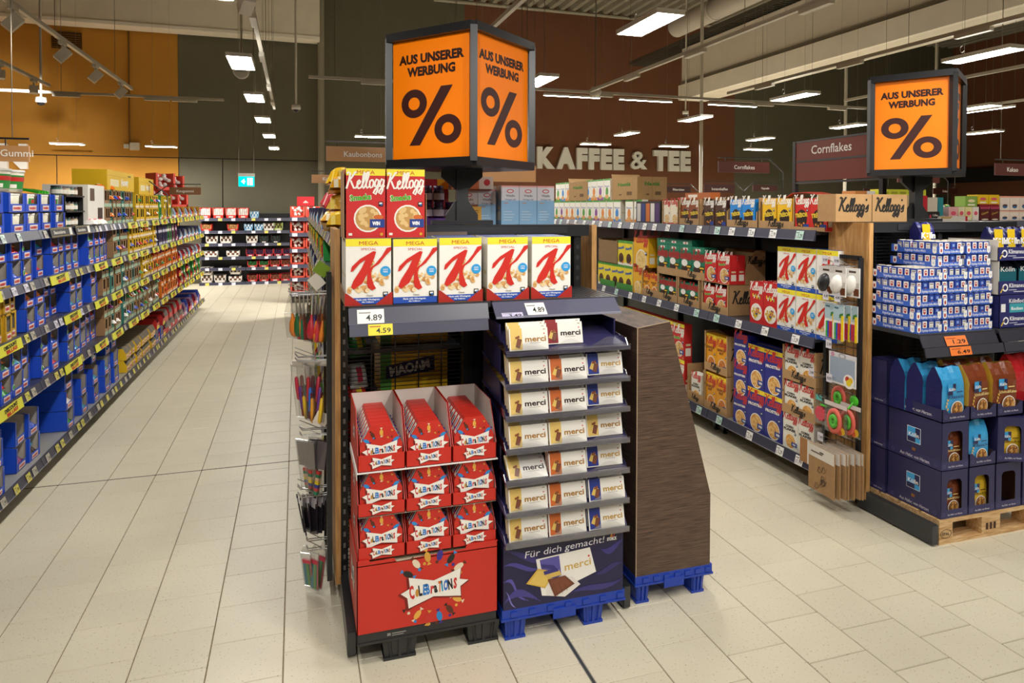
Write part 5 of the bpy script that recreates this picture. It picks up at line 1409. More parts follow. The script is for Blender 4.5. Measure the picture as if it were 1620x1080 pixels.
def win_carton(w, h, d, key, window=True, inner='5a3a24', logo=True):
    mb = MB(); e = .003
    mb.box(-w / 2, w / 2, -d / 2, d / 2, 0, e, KN, CARD); mb.box(-w / 2, w / 2, d / 2 - e, d / 2, 0, h, KN, CARD, dict(f=inner)); mb.box(-w / 2, w / 2, -d / 2, d / 2, h - e, h, KN, CARD, dict(b=inner))
    for s in (-1, 1):
        x0, x1 = (w / 2 - e, w / 2) if s > 0 else (-w / 2, -w / 2 + e)
        mb.box(x0, x1, -d / 2, d / 2, 0, h, KN, CARD, dict(l=inner if s > 0 else KN, r=inner if s < 0 else KN))
    # front wall with an arched opening
    a, zb, zt = w * .27, h * .18, h * .80
    arc = [(-a, zb), (-a, zt - .02), (-a + .012, zt - .004), (-a + .025, zt), (a - .025, zt), (a - .012, zt - .004), (a, zt - .02), (a, zb), (a - .012, zb - .006), (-a + .012, zb - .006)]
    y = -d / 2
    P = lambda q: [(u, y, z) for u, z in q]
    mb.face(P([(-w / 2, 0), (w / 2, 0), (w / 2, zb - .006), (a - .012, zb - .006), (-a + .012, zb - .006), (-w / 2, zb - .006)]), KN, CARD)
    mb.face(P([(-w / 2, zb - .006), (-a + .012, zb - .006), (-a, zb), (-a, zt - .02), (-a + .012, zt - .004), (-a + .025, zt), (-w / 2, zt)]), KN, CARD)
    mb.face(P([(w / 2, zt), (a - .025, zt), (a - .012, zt - .004), (a, zt - .02), (a, zb), (a - .012, zb - .006), (w / 2, zb - .006)]), KN, CARD)
    mb.face(P([(-w / 2, zt), (w / 2, zt), (w / 2, h), (-w / 2, h)]), KN, CARD)
    # raised lower collar of the shelf tray, with its printed motto
    for (O, U, L) in (((-w / 2, -d / 2, 0), (1, 0, 0), w), ((-w / 2, d / 2, 0), (0, -1, 0), d)):
        f = F(mb, O, U, (0, 0, 1), CARD, .0012); f.rect(0, 0, L, .048 if L == w else .055, '302f5e', 0)
        f.text('Aus Hafer, von Herzen.', L * .52, .014, .02 if L > w else .011, 'e6e4f2', 1, w=L * .56, bold=B0, shear=.15)
        for u in (L * .1, L * .9): f.ring(u, .024, .010, .008, '6a6aa0', 1, 10)
    f = left(mb, d, -w / 2, d / 2)
    if logo: koelln_logo(f, d * .5, h * .55, .044); f.rect(d * .5 - .012, .057, d * .5 + .012, .075, '8a5a2a', 1)
    return mb.build(key)


def pouch(key, w, h, d, base, side, draw):
    """block-bottom film bag, puffed, pinched at the top"""
    mb = MB(); nu, nv = 6, 9; rows = []
    for j in range(nv + 1):
        v = j / nv; th = d * (1.0 if v < .72 else 1 - .8 * ((v - .72) / .28) ** 1.3) / 2; ww = w / 2 * (1 - .03 * math.sin(PI * v) + (.02 if v > .9 else 0))
        ring = []
        for i in range(nu + 1):
            u = i / nu * 2 - 1
            ring.append((u * ww, -th * (1 + .10 * (1 - u * u) * math.sin(PI * min(1, v * 1.2))) + (.004 * math.sin(7 * u + 9 * v) if v > .6 else 0), v * h + (.006 * math.sin(5 * u) if j == nv else 0)))
        for i in range(nu + 1):
            u = 1 - i / nu * 2; ring.append((u * ww, th * (1 + .10 * (1 - u * u)), v * h))
        rows.append(ring)
    n = len(rows[0]); vs = [p for r in rows for p in r]
    for j in range(nv):
        for i in range(n):
            k = (i + 1) % n
            c = side if i == nu or i == n - 1 else (base if i < nu else side)
            if j >= nv - 2 and i < nu and draw[1]: c = draw[1]
            mb.mesh([vs[j * n + i], vs[j * n + k], vs[(j + 1) * n + k], vs[(j + 1) * n + i]], [(0, 1, 2, 3)], c, FILM, True)
    mb.face([vs[i] for i in range(n)][::-1], side, FILM)
    f = F(mb, (-w / 2, -d / 2 * 1.12 - .002, 0), (1, 0, 0), (0, .0, 1), FILM, .0012)
    draw[0](f, w, h)
    return mb.build(key)


def muesli(title, tcol, logo=True):
    def g(f, w, h):
        koelln_logo(f, w * .38, h * .60, w * .17, 0, False)
        f.text(title, w * .58, h * .42, h * .06, tcol, 1, w=w * .72, bold=B1); f.rect(w * .6, h * .53, w * .85, h * .55, tcol, 1)
        bowl(f, w * .62, h * .20, w * .27, '8a5a30', 'f2ede2', 1, 22, None, 5)
        for i in range(6): f.disc(w * (.15 + .03 * (i % 3)), h * (.1 + .06 * i), w * .05, 'e0b04a', 1 + .1 * i, w * .03, 7, .5 * i)
    return g


pb = pouch('muesli_bag', .185, .30, .10, '3c9ed6', '23245a', (muesli('Klassik', '1d3a78'), None))
pbr = pouch('muesli_bag', .185, .30, .10, '7a3c22', 'c9a03a', (muesli('Schoko&Kakao', 'f0d890'), None))
py_ = pouch('muesli_bag', .16, .25, .08, 'dcb52e', 'c9a03a', (muesli('Schoko', '3a2412'), None))
pr_ = pouch('muesli_bag', .19, .30, .10, 'b8242a', 'b8242a', (lambda f, w, h: f.rect(w * .6, 0, w * .8, h * .9, '4a5a7a', 0), None))
pb2 = pouch('muesli_bag', .16, .25, .08, '3c9ed6', '23245a', (muesli('Klassik', '1d3a78'), None)); pbr2 = pouch('muesli_bag', .155, .22, .08, '7a3c22', 'c9a03a', (muesli('Schoko&Kakao', 'f0d890'), None)); py2 = pouch('muesli_bag', .155, .22, .08, 'dcb52e', 'c9a03a', (muesli('Schoko', '3a2412'), None))
W1, H1, D1 = .205, .277, .37
wc = win_carton(W1, H1, D1, 'muesli_carton'); G = 'dark blue muesli cartons'
kx = [3.622, 3.834, 4.046]
for c, x in enumerate(kx):
    put('muesli_carton', wc, None, 'dark blue carton with arched window on the pallet, %s of bottom row' % ['left', 'middle', 'right empty one'][c], 'carton', G, loc=(x, 3.145, .146))
for x, me, lb in ((kx[0], pbr2, 'brown muesli bag in the bottom left carton window'), (kx[1], py2, 'yellow muesli bag in the bottom middle carton window')):
    put('muesli_bag', me, None, lb, 'muesli bag', loc=(x, 3.03, .150))
put('muesli_carton', wc, None, 'dark blue carton with arched window, left of the second row', 'carton', G, loc=(kx[0], 3.145, .425))
put('muesli_bag', pbr2, None, 'brown muesli bag in the second row left carton window', 'muesli bag', loc=(kx[0], 3.03, .429))


def low_tray(w, d, key, h=.075, front_low=.05):
    mb = MB(); e = .003
    mb.box(-w / 2, w / 2, -d / 2, d / 2, 0, e, KN, CARD); mb.box(-w / 2, w / 2, d / 2 - e, d / 2, 0, h, KN, CARD)
    for s in (-1, 1): mb.box(min(s * w / 2, s * (w / 2 - e)), max(s * w / 2, s * (w / 2 - e)), -d / 2, d / 2, 0, h, KN, CARD, dict(l='4a3a34' if s > 0 else KN, r='4a3a34' if s < 0 else KN))
    mb.prism([(-w / 2, 0), (w / 2, 0), (w / 2, h), (w / 2 - .025, h), (w / 2 - .05, front_low), (-w / 2 + .05, front_low), (-w / 2 + .025, h), (-w / 2, h)], -d / 2, -d / 2 + e, KN, CARD)
    for (O, U, L) in (((-w / 2, -d / 2, 0), (1, 0, 0), w), ((-w / 2, d / 2, 0), (0, -1, 0), d)):
        f = F(mb, O, U, (0, 0, 1)); f.text('Aus Hafer, von Herzen.', L * .54, .02, .011 if L == w else .02, 'e6e4f2', 1, w=L * .56, bold=B0, shear=.15); f.ring(L * .12, .03, .011, .009, '6a6aa0', 1, 10)
    return mb.build(key)


lt = low_tray(.207, .375, 'muesli_tray')
for c, x in enumerate(kx):
    put('muesli_tray', lt, None, 'open dark blue tray with muesli bags, %s of the top row' % ['left', 'middle', 'right'][c], 'tray', 'open muesli trays', loc=(x, 3.145, .704))
put('muesli_tray', lt, None, 'open dark blue tray with a blue bag, middle of the second row', 'tray', 'open muesli trays', loc=(kx[1], 3.145, .425))
put('muesli_tray', lt, None, 'open dark blue tray under the tilted carton, right of the second row', 'tray', 'open muesli trays', loc=(kx[2], 3.145, .425))
o = put('muesli_bag', pb2, None, 'blue muesli bag standing in the second row middle tray', 'muesli bag', loc=(kx[1] - .01, 3.02, .429))
o = put('muesli_carton', win_carton(.2, .26, .10, 'muesli_carton', logo=False), None, 'tilted dark blue carton with yellow bag, right of the second row', 'carton', G, loc=(kx[2] + .005, 2.985, .432)); o.rotation_euler = (-.04, .05, -.2)
put('muesli_bag', py2, None, 'yellow muesli bag in the tilted carton', 'muesli bag', loc=(kx[2] + .012, 3.005, .445), rz=-.2)
for x, y, me, rz, lb in ((3.62, 3.03, pb, .05, 'blue muesli bag in front of the top left tray'), (3.61, 3.16, pb, .15, 'blue muesli bag second in the top left tray'), (3.60, 3.27, pb, .1, 'blue muesli bag third in the top left tray'), (3.815, 3.03, pbr, .12, 'brown muesli bag with creased top in the middle tray'), (3.83, 3.16, pbr, 0, 'brown muesli bag behind the creased one'), (4.03, 3.03, pbr, -.05, 'smooth brown muesli bag in the top right tray'), (4.04, 3.16, pbr, .0, 'brown muesli bag behind the smooth one')):
    put('muesli_bag', me, None, lb, 'muesli bag', loc=(x, y, .708), rz=rz)
put('muesli_bag', pr_, None, 'red film bag with grey stripe at the right picture edge', 'muesli bag', loc=(4.31, 3.13, .72), rz=.1)
put('muesli_tray', lt, None, 'open dark blue tray under the red bag', 'tray', 'open muesli trays', loc=(4.262, 3.145, .704))
put('muesli_carton', wc, None, 'dark blue muesli carton at the right picture edge, second row', 'carton', G, loc=(4.262, 3.145, .425))
put('muesli_carton', wc, None, 'dark blue muesli carton at the right picture edge, bottom row', 'carton', G, loc=(4.262, 3.145, .146))
# the stack of cartons behind, towards the aisle
wb = win_carton(.205, .277, .12, 'muesli_carton', logo=False)
for j, z in enumerate((.146, .425, .704)): put('muesli_carton', wb, None, 'narrow dark blue carton behind the pallet stack, %s from below' % nth(j), 'carton', G, loc=(3.615, 3.40, z))

# --- oat flake cartons right of the milk trays
def flake_carton(h, key, win, txt):
    w, d, e = .42, .34, .003; mb = MB(); c = '2a2c66'
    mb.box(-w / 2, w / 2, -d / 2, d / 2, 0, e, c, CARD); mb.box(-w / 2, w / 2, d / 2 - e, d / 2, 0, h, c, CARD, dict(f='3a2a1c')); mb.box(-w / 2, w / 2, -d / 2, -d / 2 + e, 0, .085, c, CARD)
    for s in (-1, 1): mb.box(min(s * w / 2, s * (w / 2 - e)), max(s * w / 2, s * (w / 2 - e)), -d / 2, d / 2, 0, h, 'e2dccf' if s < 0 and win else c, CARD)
    f = F(mb, (-w / 2, -d / 2, 0), (1, 0, 0), (0, 0, 1))
    f.text('Klimaneutral', w * .42, .045, .026, 'f0f0f4', 1, w=w * .42, bold=B1); f.ring(w * .13, .045, .024, .015, 'f0f0f4', 1); f.rect(w * .68, .03, w * .78, .075, 'e6e6e6', 1)
    for i in range(3): f.disc(w * (.05 + .02 * i), .02 + .012 * i, .009, 'e8c23a', 1, .005, 8, 1)
    f.rect(w * .3, .016, w * .66, .021, 'c9c9d8', 1); f.rect(w * .2, .028, w * .36, .032, 'c9c9d8', 1)
    if not win:
        mb.box(-w / 2, w / 2, -d / 2, -d / 2 + e, .085, h, c, CARD)
        f.text('Kölnflocken', w * .4, h - .05, .025, 'f0f0f4', 1, w=w * .42, bold=B1); f.rect(w * .2, .095, w * .5, .15, '3a9aa8', 1); f.text('flocken', w * .35, .11, .02, 'ffffff', 2, w=w * .24, bold=B1); f.rect(w * .6, .095, w * .9, .15, '3a9aa8', 1); f.rect(w * .03, .1, w * .12, .15, 'e6e6e6', 1)
    return mb.build(key)


fa, fb = flake_carton(.205, 'oat_carton', False, 1), flake_carton(.21, 'oat_carton', True, 1)
FX = 4.345
put('oat_carton', fa, None, 'dark blue oat flake carton lowest, right of the milk trays', 'carton', loc=(FX, 3.27, 1.191))
put('oat_carton', fb, None, 'dark blue open oat carton with dark opening', 'carton', loc=(FX - .01, 3.27, 1.397)) 
put('oat_carton', flake_carton(.13, 'oat_carton', True, 1), None, 'dark blue oat carton topmost of its stack under yellow-striped bags', 'carton', loc=(FX - .02, 3.27, 1.608))
def flake_bag():
    w, h, d = .13, .20, .075
    def g(f, w, h):
        f.poly([(w * .3, 0), (w * .75, 0), (w * .6, h * .95), (w * .1, h * .95)], 'e8c42a', 0); f.text('Kölln', w * .5, h * .5, .036, 'f4f2ee', 2, w=w * .9, bold=B2); f.text('Kernige', w * .5, h * .3, .026, 'f4f2ee', 2, w=w * .8, bold=B1); f.rect(w * .3, h * .18, w * .8, h * .22, 'f4f2ee', 2)
    return pouch('oat_bag', w, h, d, '2a2c70', '23245a', (g, None))


fbg = flake_bag()
for i, x in enumerate((4.20, 4.30, 4.41)): put('oat_bag', fbg, None, 'blue oat bag with yellow stripe on top of the carton stack, %s' % ['left', 'middle', 'right'][i], 'oat bag', loc=(x, 3.19, 1.612), rz=.1 * (i - 1))
put('oat_bag', fbg, None, 'blue oat bag with yellow stripe lying low behind the milk trays', 'oat bag', loc=(3.87, 3.42, 1.64))
for i in range(2): put('oat_bag', pouch('oat_bag', .15, .16, .08, '1f2a34', '1f2a34', (lambda f, w, h: (f.rect(0, 0, w, h * .7, '2a6a78', 0), f.text('Kölln', w * .5, h * .6, .03, 'f0f0f0', 1, w=w * .8, bold=B1)), None)), None, 'dark teal oat bag inside the open carton, %s' % ['left', 'right'][i], 'oat bag', loc=(4.27 + .17 * i, 3.2, 1.44))

# ================================================================== HANGING GOODS ON THE RIGHT OAK PANEL
def grid_frame(label, loc, ys, z0, z1, side):
    t = put('wire_grid', None, label=label, cat='wire grid', loc=loc); y0, y1 = ys
    mb = MB()
    for z in (z0, z1): mb.bar((0, y0, z), (0, y1, z), .024, .024, '17181a', METAL)
    for y in ys: mb.bar((0, y, z0), (0, y, z1), .024, .024, '1d2024', METAL)
    put('frame', mb, t); mb = MB(); z = z0 + .05
    while z < z1: mb.tube([(0, y0, z), (0, y1, z)], .0022, '1a1a1a', METAL, 4); z += .05
    y = y0 + .05
    while y < y1 - .02: mb.tube([(0, y, z0), (0, y, z1)], .0022, '1a1a1a', METAL, 4); y += .07
    put('wires', mb, t, kind='stuff')
    return t


g1 = grid_frame('black wire grid with hooks on the right oak panel', (3.425, 0, 0), (3.47, 3.76), .13, 1.615, -1)
def hook(par, y, z, L, s=-1, tagtxt=None, x0=0):
    mb = MB()
    for q in (-.012, .012): mb.tube([(x0, y + q, z), (x0 + s * L * .9, y + q, z), (x0 + s * L, y + q, z + .02)], .0028, 'c4c4c4', WIRE, 5)
    mb.tube([(x0 + s * L * .3, y, z), (x0 + s * L, y, z + .05)], .0025, 'c4c4c4', WIRE, 5)
    put('hook', mb, par)
    if tagtxt:
        mb = MB(); a = x0 + s * (L + .004); f = F(mb, (a, y + .025, z + .01), (0, -1, 0), (0, 0, 1)) if s < 0 else F(mb, (a, y - .025, z + .01), (0, 1, 0), (0, 0, 1))
        f.rect(0, 0, .05, .055, 'dcd9e2', 0); f.text(tagtxt, .028, .016, .02, '17171a', 1, w=.036, bold=B1)
        put('price_tag', mb, par)


def slab(key, W, H, draw, film=BAG, th=.004, card='e6e3de'):
    """a flat hanging pack facing -y, hung from its top centre"""
    mb = MB(); mb.box(-W / 2, W / 2, -th / 2, th / 2, -H, 0, card, film)
    draw(mb, F(mb, (-W / 2, -th / 2, -H), (1, 0, 0), (0, 0, 1)), W, H)
    return mb


def hang(mb, name, label, cat, x, y, z, rz=-PI / 2, group=None): put(name, mb, None, label, cat, group, loc=(x, y, z), rz=rz)


def slicer(col):
    def g(mb, f, W, H):
        f.rect(W * .3, H * .83, W * .75, H * .9, '4a3a30', 1); f.rect(W * .62, .01, W * .95, H * .3, '6a3a20', 1); f.rect(W * .68, H * .32, W * .95, H * .5, 'c4beb8', 1)
        n = 14; vs = []
        for rz_, r in ((0, 1), (.012, .92), (.028, .62), (.034, .0)):
            vs += [(-.012 + .047 * r * math.cos(2 * PI * k / n) + .012 * r * math.sin(2 * PI * k / n), -.003 - rz_, -H * .58 + .062 * r * math.sin(2 * PI * k / n)) for k in range(n)]
        mb.mesh(vs, [(i * n + k, i * n + (k + 1) % n, (i + 1) * n + (k + 1) % n, (i + 1) * n + k) for i in range(3) for k in range(n)], col, PLAS, True)
    return slab('egg_slicer_pack', .125, .185, g, CARD)


def knives(mb, f, W, H):
    f.rect(0, H * .55, W, H, 'a9c0ca', 1); f.poly([(W * .55, H * .62), (W * .9, H * .66), (W * .92, H * .78), (W * .6, H * .74)], '3a7a34', 2); f.rect(W * .1, H * .88, W * .5, H * .93, '4a6a78', 2)
    for i, c in enumerate(('e6e4de', '4ab04a', '3a50b8', 'c8382c', 'b0285a', 'e8c81e')):
        x = -W / 2 + W * (.06 + .155 * i); b, h0 = (.012, -H * .98) if i < 5 else (.02, -H * 1.02)
        mb.box(x, x + W * .14, -.011, -.002, h0, -H * (.52 if i < 5 else .3), c, PLAS); mb.box(x + .002, x + W * .12, -.0135, -.011, -H * .82, -H * .78, c, PLAS)


def greyboard(mb, f, W, H):
    f.rect(0, H * .88, W, H, 'd8d6da', 1); f.rect(W * .04, H * .06, W * .96, H * .86, '9aa8bc', 1); f.disc(W * .75, H * .17, W * .2, 'f0ece6', 2)
    f.disc(W * .7, H * .24, W * .08, 'c0392c', 3); f.disc(W * .82, H * .22, W * .08, 'e0b82a', 3.2); f.disc(W * .75, H * .13, W * .09, 'e8d030', 3.4); f.disc(W * .14, H * .92, W * .07, 'c890a8', 2); f.ring(W * .5, H * .92, .018, .010, 'a8a8ac', 2, asp=1.8)


def mango(mb, f, W, H):
    f.rect(0, H * .86, W, H, 'd9d0cc', 1); f.disc(W * .8, H * .16, W * .13, 'e0b82a', 2); f.disc(W * .7, H * .1, W * .1, 'c85a2c', 2.2)
    n = 20
    for (ro, ri, dy, c) in ((1, .62, .020, 'e2685a'), (.56, .2, .026, '58b83a')):
        vs = []
        for r, y in ((ro, -.004), (ro * .98, -dy), (ri * 1.04, -dy), (ri, -.004)):
            vs += [(.058 * r * math.cos(2 * PI * k / n), y, -H * .58 + .082 * r * math.sin(2 * PI * k / n)) for k in range(n)]
        mb.mesh(vs, [(i * n + k, i * n + (k + 1) % n, (i + 1) * n + (k + 1) % n, (i + 1) * n + k) for i in range(3) for k in range(n)], c, PLAS, True)
    mb.box(-.035, .035, -.026, -.012, -H * .61, -H * .55, '4aa030', PLAS)


def melon(mb, f, W, H):
    n = 22; O = [(.045 * (1 + .12 * (-1) ** k) * math.cos(2 * PI * k / n), -H * .62 + .045 * (1 + .12 * (-1) ** k) * math.sin(2 * PI * k / n)) for k in range(n)]
    mb.prism(O, -.02, -.004, 'd2485a', PLAS); f.rect(W * .1, H * .78, W * .5, H * .95, '5ab0a8', 1); f.ring(W * .5, H * .95, .02, .015, '2a2a2a', 2, asp=1.8); mb.box(.0, .05, -.018, -.004, -H * .35, -H * .3, '58b83a', PLAS)


def paperbag(mb, f, W, H):
    f.rect(0, H * .74, W, H, 'e0dbd2', 1); f.rect(W * .1, H * .84, W * .55, H * .87, '5a4a40', 2); f.rect(W * .44, H * .88, W * .6, H * .91, '2a2420', 2)
    q = random.Random(6)
    for i in range(7):
        u, v = W * q.uniform(.2, .7), H * q.uniform(.12, .62)
        f.ring(u, v, W * .09, W * .075, '4a3220', 1 + i * .1, 9, asp=q.uniform(.5, 1)); f.stroke([(u - .02, v - .02), (u, v + .015), (u + .02, v - .01), (u + .03, v + .02)], .003, '4a3220', 2 + i * .1)


def smallbag(mb, f, W, H):
    f.rect(W * .42, 0, W, H, 'e6e0d8', 1); f.rect(W * .5, H * .85, W * .85, H * .9, '8a5a50', 2); f.disc(W * .72, H * .5, W * .14, 'd98a6a', 2, n=10); f.poly([(W * .5, .02), (W * .95, .05), (W * .9, H * .3), (W * .6, H * .25)], 'a8784a', 2)


HZ = [(1.56, [(3.60, '9.99'), (3.50, '9.99')], .16), (1.325, [(3.61, '4.49'), (3.51, '4.49')], .14), (1.01, [(3.6, '5.99')], .12), (.80, [(3.72, '3.99'), (3.56, '8.99')], .15), (.40, [(3.62, '7.49')], .16)]
for z, hs, L in HZ:
    for y, tx in hs: hook(g1, y, z, L, -1, tx)
es = [slicer('26262a').build('egg_slicer_pack'), slicer('efece6').build('egg_slicer_pack')]
for i, (c, y, x) in enumerate(((0, 3.62, 3.29), (1, 3.51, 3.29), (1, 3.45, 3.34), (0, 3.60, 3.33))): hang(es[c], 'egg_slicer_pack', 'carded kitchen slicer on the oak panel, %s' % ['black one in front', 'white one in front', 'white one behind on the right', 'black one behind on the left'][i], 'kitchen tool', x, y, 1.555)
kn = slab('knife_pack', .09, .225, knives, CARD).build('knife_pack')
for i, (y, x) in enumerate(((3.60, 3.31), (3.515, 3.30), (3.45, 3.345), (3.50, 3.34))): hang(kn, 'knife_pack', 'carded pack of coloured kitchen knives, %s' % ['leftmost', 'front middle', 'rightmost with yellow handle', 'behind the middle one'][i], 'kitchen tool', x, y, 1.315)
hang(slab('board_pack', .225, .20, greyboard, CARD), 'board_pack', 'grey-blue carded pack with fruit bowl picture', 'kitchen tool', 3.31, 3.49, 1.005)
mg = slab('cutter_pack', .19, .20, mango).build('cutter_pack')
for i, (y, x, z) in enumerate(((3.56, 3.36, .815), (3.52, 3.29, .685), (3.46, 3.34, .69))): hang(mg, 'cutter_pack', 'bagged pink and green fruit cutter, %s' % ['hanging behind the grey pack', 'in front', 'behind on the right'][i], 'kitchen tool', x, y, z)
hang(slab('cutter_pack', .14, .2, melon), 'cutter_pack', 'bagged pink star-shaped fruit cutter', 'kitchen tool', 3.31, 3.66, .70)
mb = MB(); mb.lathe([(0, 0), (.02, .002), (.036, .012), (.03, .02), (0, .022)], 16, '4ac028', PLAS); mb.tube([(0, 0, .01), (-.05, .01, .05)], .006, '4ac028', PLAS)
o = put('green_funnel', mb, None, 'bright green funnel hanging at the grid edge', 'funnel', loc=(3.36, 3.43, .715)); o.rotation_euler = (0, -PI / 2, 0)
for k in range(7):
    mb = slab('paper_bag_pack', .24, .29, paperbag, KRAFT, .008, 'a9845a'); hang(mb, 'paper_bag_pack', 'brown printed paper bag on the lowest hook, %s' % (nth(k) + ' from the aisle'), 'paper bag', 3.22 + .026 * k, 3.56 - .012 * k, .385 + .002 * k, -PI / 2 + .06 * (k % 3 - 1), 'hanging paper bags')
hang(slab('paper_bag_pack', .17, .16, smallbag, KRAFT, .008, 'a9794a'), 'paper_bag_pack', 'small brown bag pack with white label, left of the paper bags', 'paper bag', 3.28, 3.74, .37)

# ================================================================== HANGING GOODS LEFT OF THE MIDDLE UNIT (seen edge on)
g2 = grid_frame('black wire grid with hooks on the left oak panel', (.15, 0, 0), (3.44, 3.84), .10, 1.60, -1)
for z, L in ((1.50, .19), (1.17, .16), (.80, .14), (.50, .15), (.23, .11)):
    for y in (3.5, 3.6): hook(g2, y, z, L, -1)
for i, (x, z, rx, c) in enumerate(((.10, 1.60, .6, '7a9a2a'), (.07, 1.545, .9, 'e2dccf'), (.10, .86, .5, 'e6dccf'))):
    mb = MB(); mb.box(-.035, .035, -.002, .002, 0, .06, 'e8e2d6', CARD, dict(f=c)); o = put('header_card', mb, None, '%s card sticking out above the left hooks' % ['green and white', 'white blank', 'beige folded'][i], 'card', loc=(x, 3.47, z)); o.rotation_euler = (0, rx, .2)


def bunch(name, cat, lab, n, xs, y, z, make, group, turn=.8):
    for k in range(n):
        x = xs[0] + (xs[1] - xs[0]) * k / max(1, n - 1)
        mb = make(k); o = put(name, mb, None, lab % nth(k), cat, group, loc=(x, y + R.uniform(-.03, .03), z), rz=-PI / 2 + turn + R.uniform(-.25, .25)); o.rotation_euler = (R.uniform(-.07, .07), (k / max(1, n - 1) - .5) * -.35 * 0, o.rotation_euler[2]); o.rotation_euler[0] = (.5 - k / max(1, n - 1)) * .35


CC = ['e8862c', '2a6a3a', 'e8862c', 'c8303c', '1f7a5a', 'c8303c', '2a3c9a', 'd83a3a', 'e8862c', 'd03a5a']
def spoonpack(k):
    mb = MB(); c = CC[k % 10]
    mb.box(-.045, .045, -.003, .003, -.235, -.10, 'ffffff', BAG); mb.prism([(-.045, -.10), (.045, -.10), (.006, 0), (-.006, 0)], -.002, .002, 'ffffff', BAG)
    mb.lathe([(0, -.225), (.017, -.215), (.024, -.19), (.02, -.15), (.008, -.12), (.005, -.10)], 10, c, PLAS); mb.lathe([(0, -.235), (.012, -.23), (.014, -.2), (.004, -.13)], 8, CC[(k + 3) % 10], PLAS, (.028, 0, 0))
    mb.tube([(0, 0, -.12), (0, 0, -.01)], .004, 'd8cfc0', PLAS, 5); return mb


bunch('spatula_pack', 'kitchen tool', 'bagged coloured spatula on the topmost left hook, %s from the aisle', 9, (-.03, .135), 3.53, 1.498, spoonpack, 'spatula packs on the top left hook')
def longpack(k):
    mb = MB(); cs = [['c8304a', '6a3a8a', 'e8c02a'], ['a02a3a', '2a6a5a', 'c8304a'], ['c8303a', '2f6fd0', 'e8a02a'], ['8a2a2a', '2a3a2a', 'a8303a']][k % 4]
    mb.box(-.04, .04, -.004, .004, -.30, -.02, 'ffffff', BAG); mb.box(-.03, .03, -.003, .003, -.03, 0, 'd8d0c4', CARD)
    for j, c in enumerate(cs): mb.lathe([(0, -.07), (.009, -.06), (.011, 0), (.009, .05), (0, .06)], 8, c, PLAS, (-.016 + .016 * j, 0, -.14 - .05 * j))
    mb.box(-.004, .012, -.006, .006, -.29, -.16, '7a3030', PLAS); return mb


bunch('tool_pack', 'kitchen tool', 'bagged tool with coloured grips on the second left hook, %s', 5, (.0, .125), 3.53, 1.168, longpack, 'tool packs on the second left hook')
def bandpack(k):
    mb = MB(); mb.box(-.04, .04, -.005, .005, -.29, -.02, 'c8c4c0', BAG); mb.box(-.035, .035, -.003, .003, -.16, -.03, '8a8084', CARD)
    for j, c in enumerate(('c83a3a', '2a7a5a', 'e0b890', 'e8d02a', '3a4a9a', 'c84a4a', '2a8a6a')): mb.box(-.012, .012, -.008, .008, -.17 - .016 * (j + 1), -.17 - .016 * j, c, PLAS)
    return mb


bunch('brush_pack', 'kitchen tool', 'bagged brush with rainbow banded handle on the third left hook, %s', 4, (.02, .125), 3.53, .79, bandpack, 'banded packs on the third left hook')
def blackfan(k):
    mb = MB(); mb.prism([(-.05, -.185), (.0, -.2), (.05, -.185), (.012, -.01), (-.012, -.01)], -.003, .003, '2c2830', FILM)
    mb.box(-.02, .02, -.0035, .0035, -.07, -.02, 'c9c4cc' if k % 2 else '8a868e', FILM); return mb


bunch('skewer_pack', 'kitchen tool', 'dark bagged skewer pack on the fourth left hook, %s', 9, (-.005, .13), 3.53, .505, blackfan, 'dark packs on the fourth left hook', .3)
def straws(k):
    mb = MB(); mb.box(-.03, .03, -.004, .004, -.205, -.02, 'ffffff', BAG); mb.prism([(-.03, -.02), (.03, -.02), (.004, .02), (-.004, .02)], -.002, .002, 'ffffff', BAG)
    for j, c in enumerate(('3aa0b8', '3aa0b8', '7ac02a', '2a8a5a', 'd04a5a')): mb.tube([(-.02 + .01 * j, 0, -.2), (-.02 + .01 * j, 0, -.07 + .01 * (j % 2))], .0045, c, PLAS, 6)
    mb.box(-.022, .022, -.005, .005, -.075, -.055, 'd8405a', PLAS); return mb


bunch('straw_pack', 'straws', 'bagged blue and green drinking straws on the lowest left hook, %s', 3, (.035, .125), 3.50, .232, straws, 'straw packs on the lowest left hook')


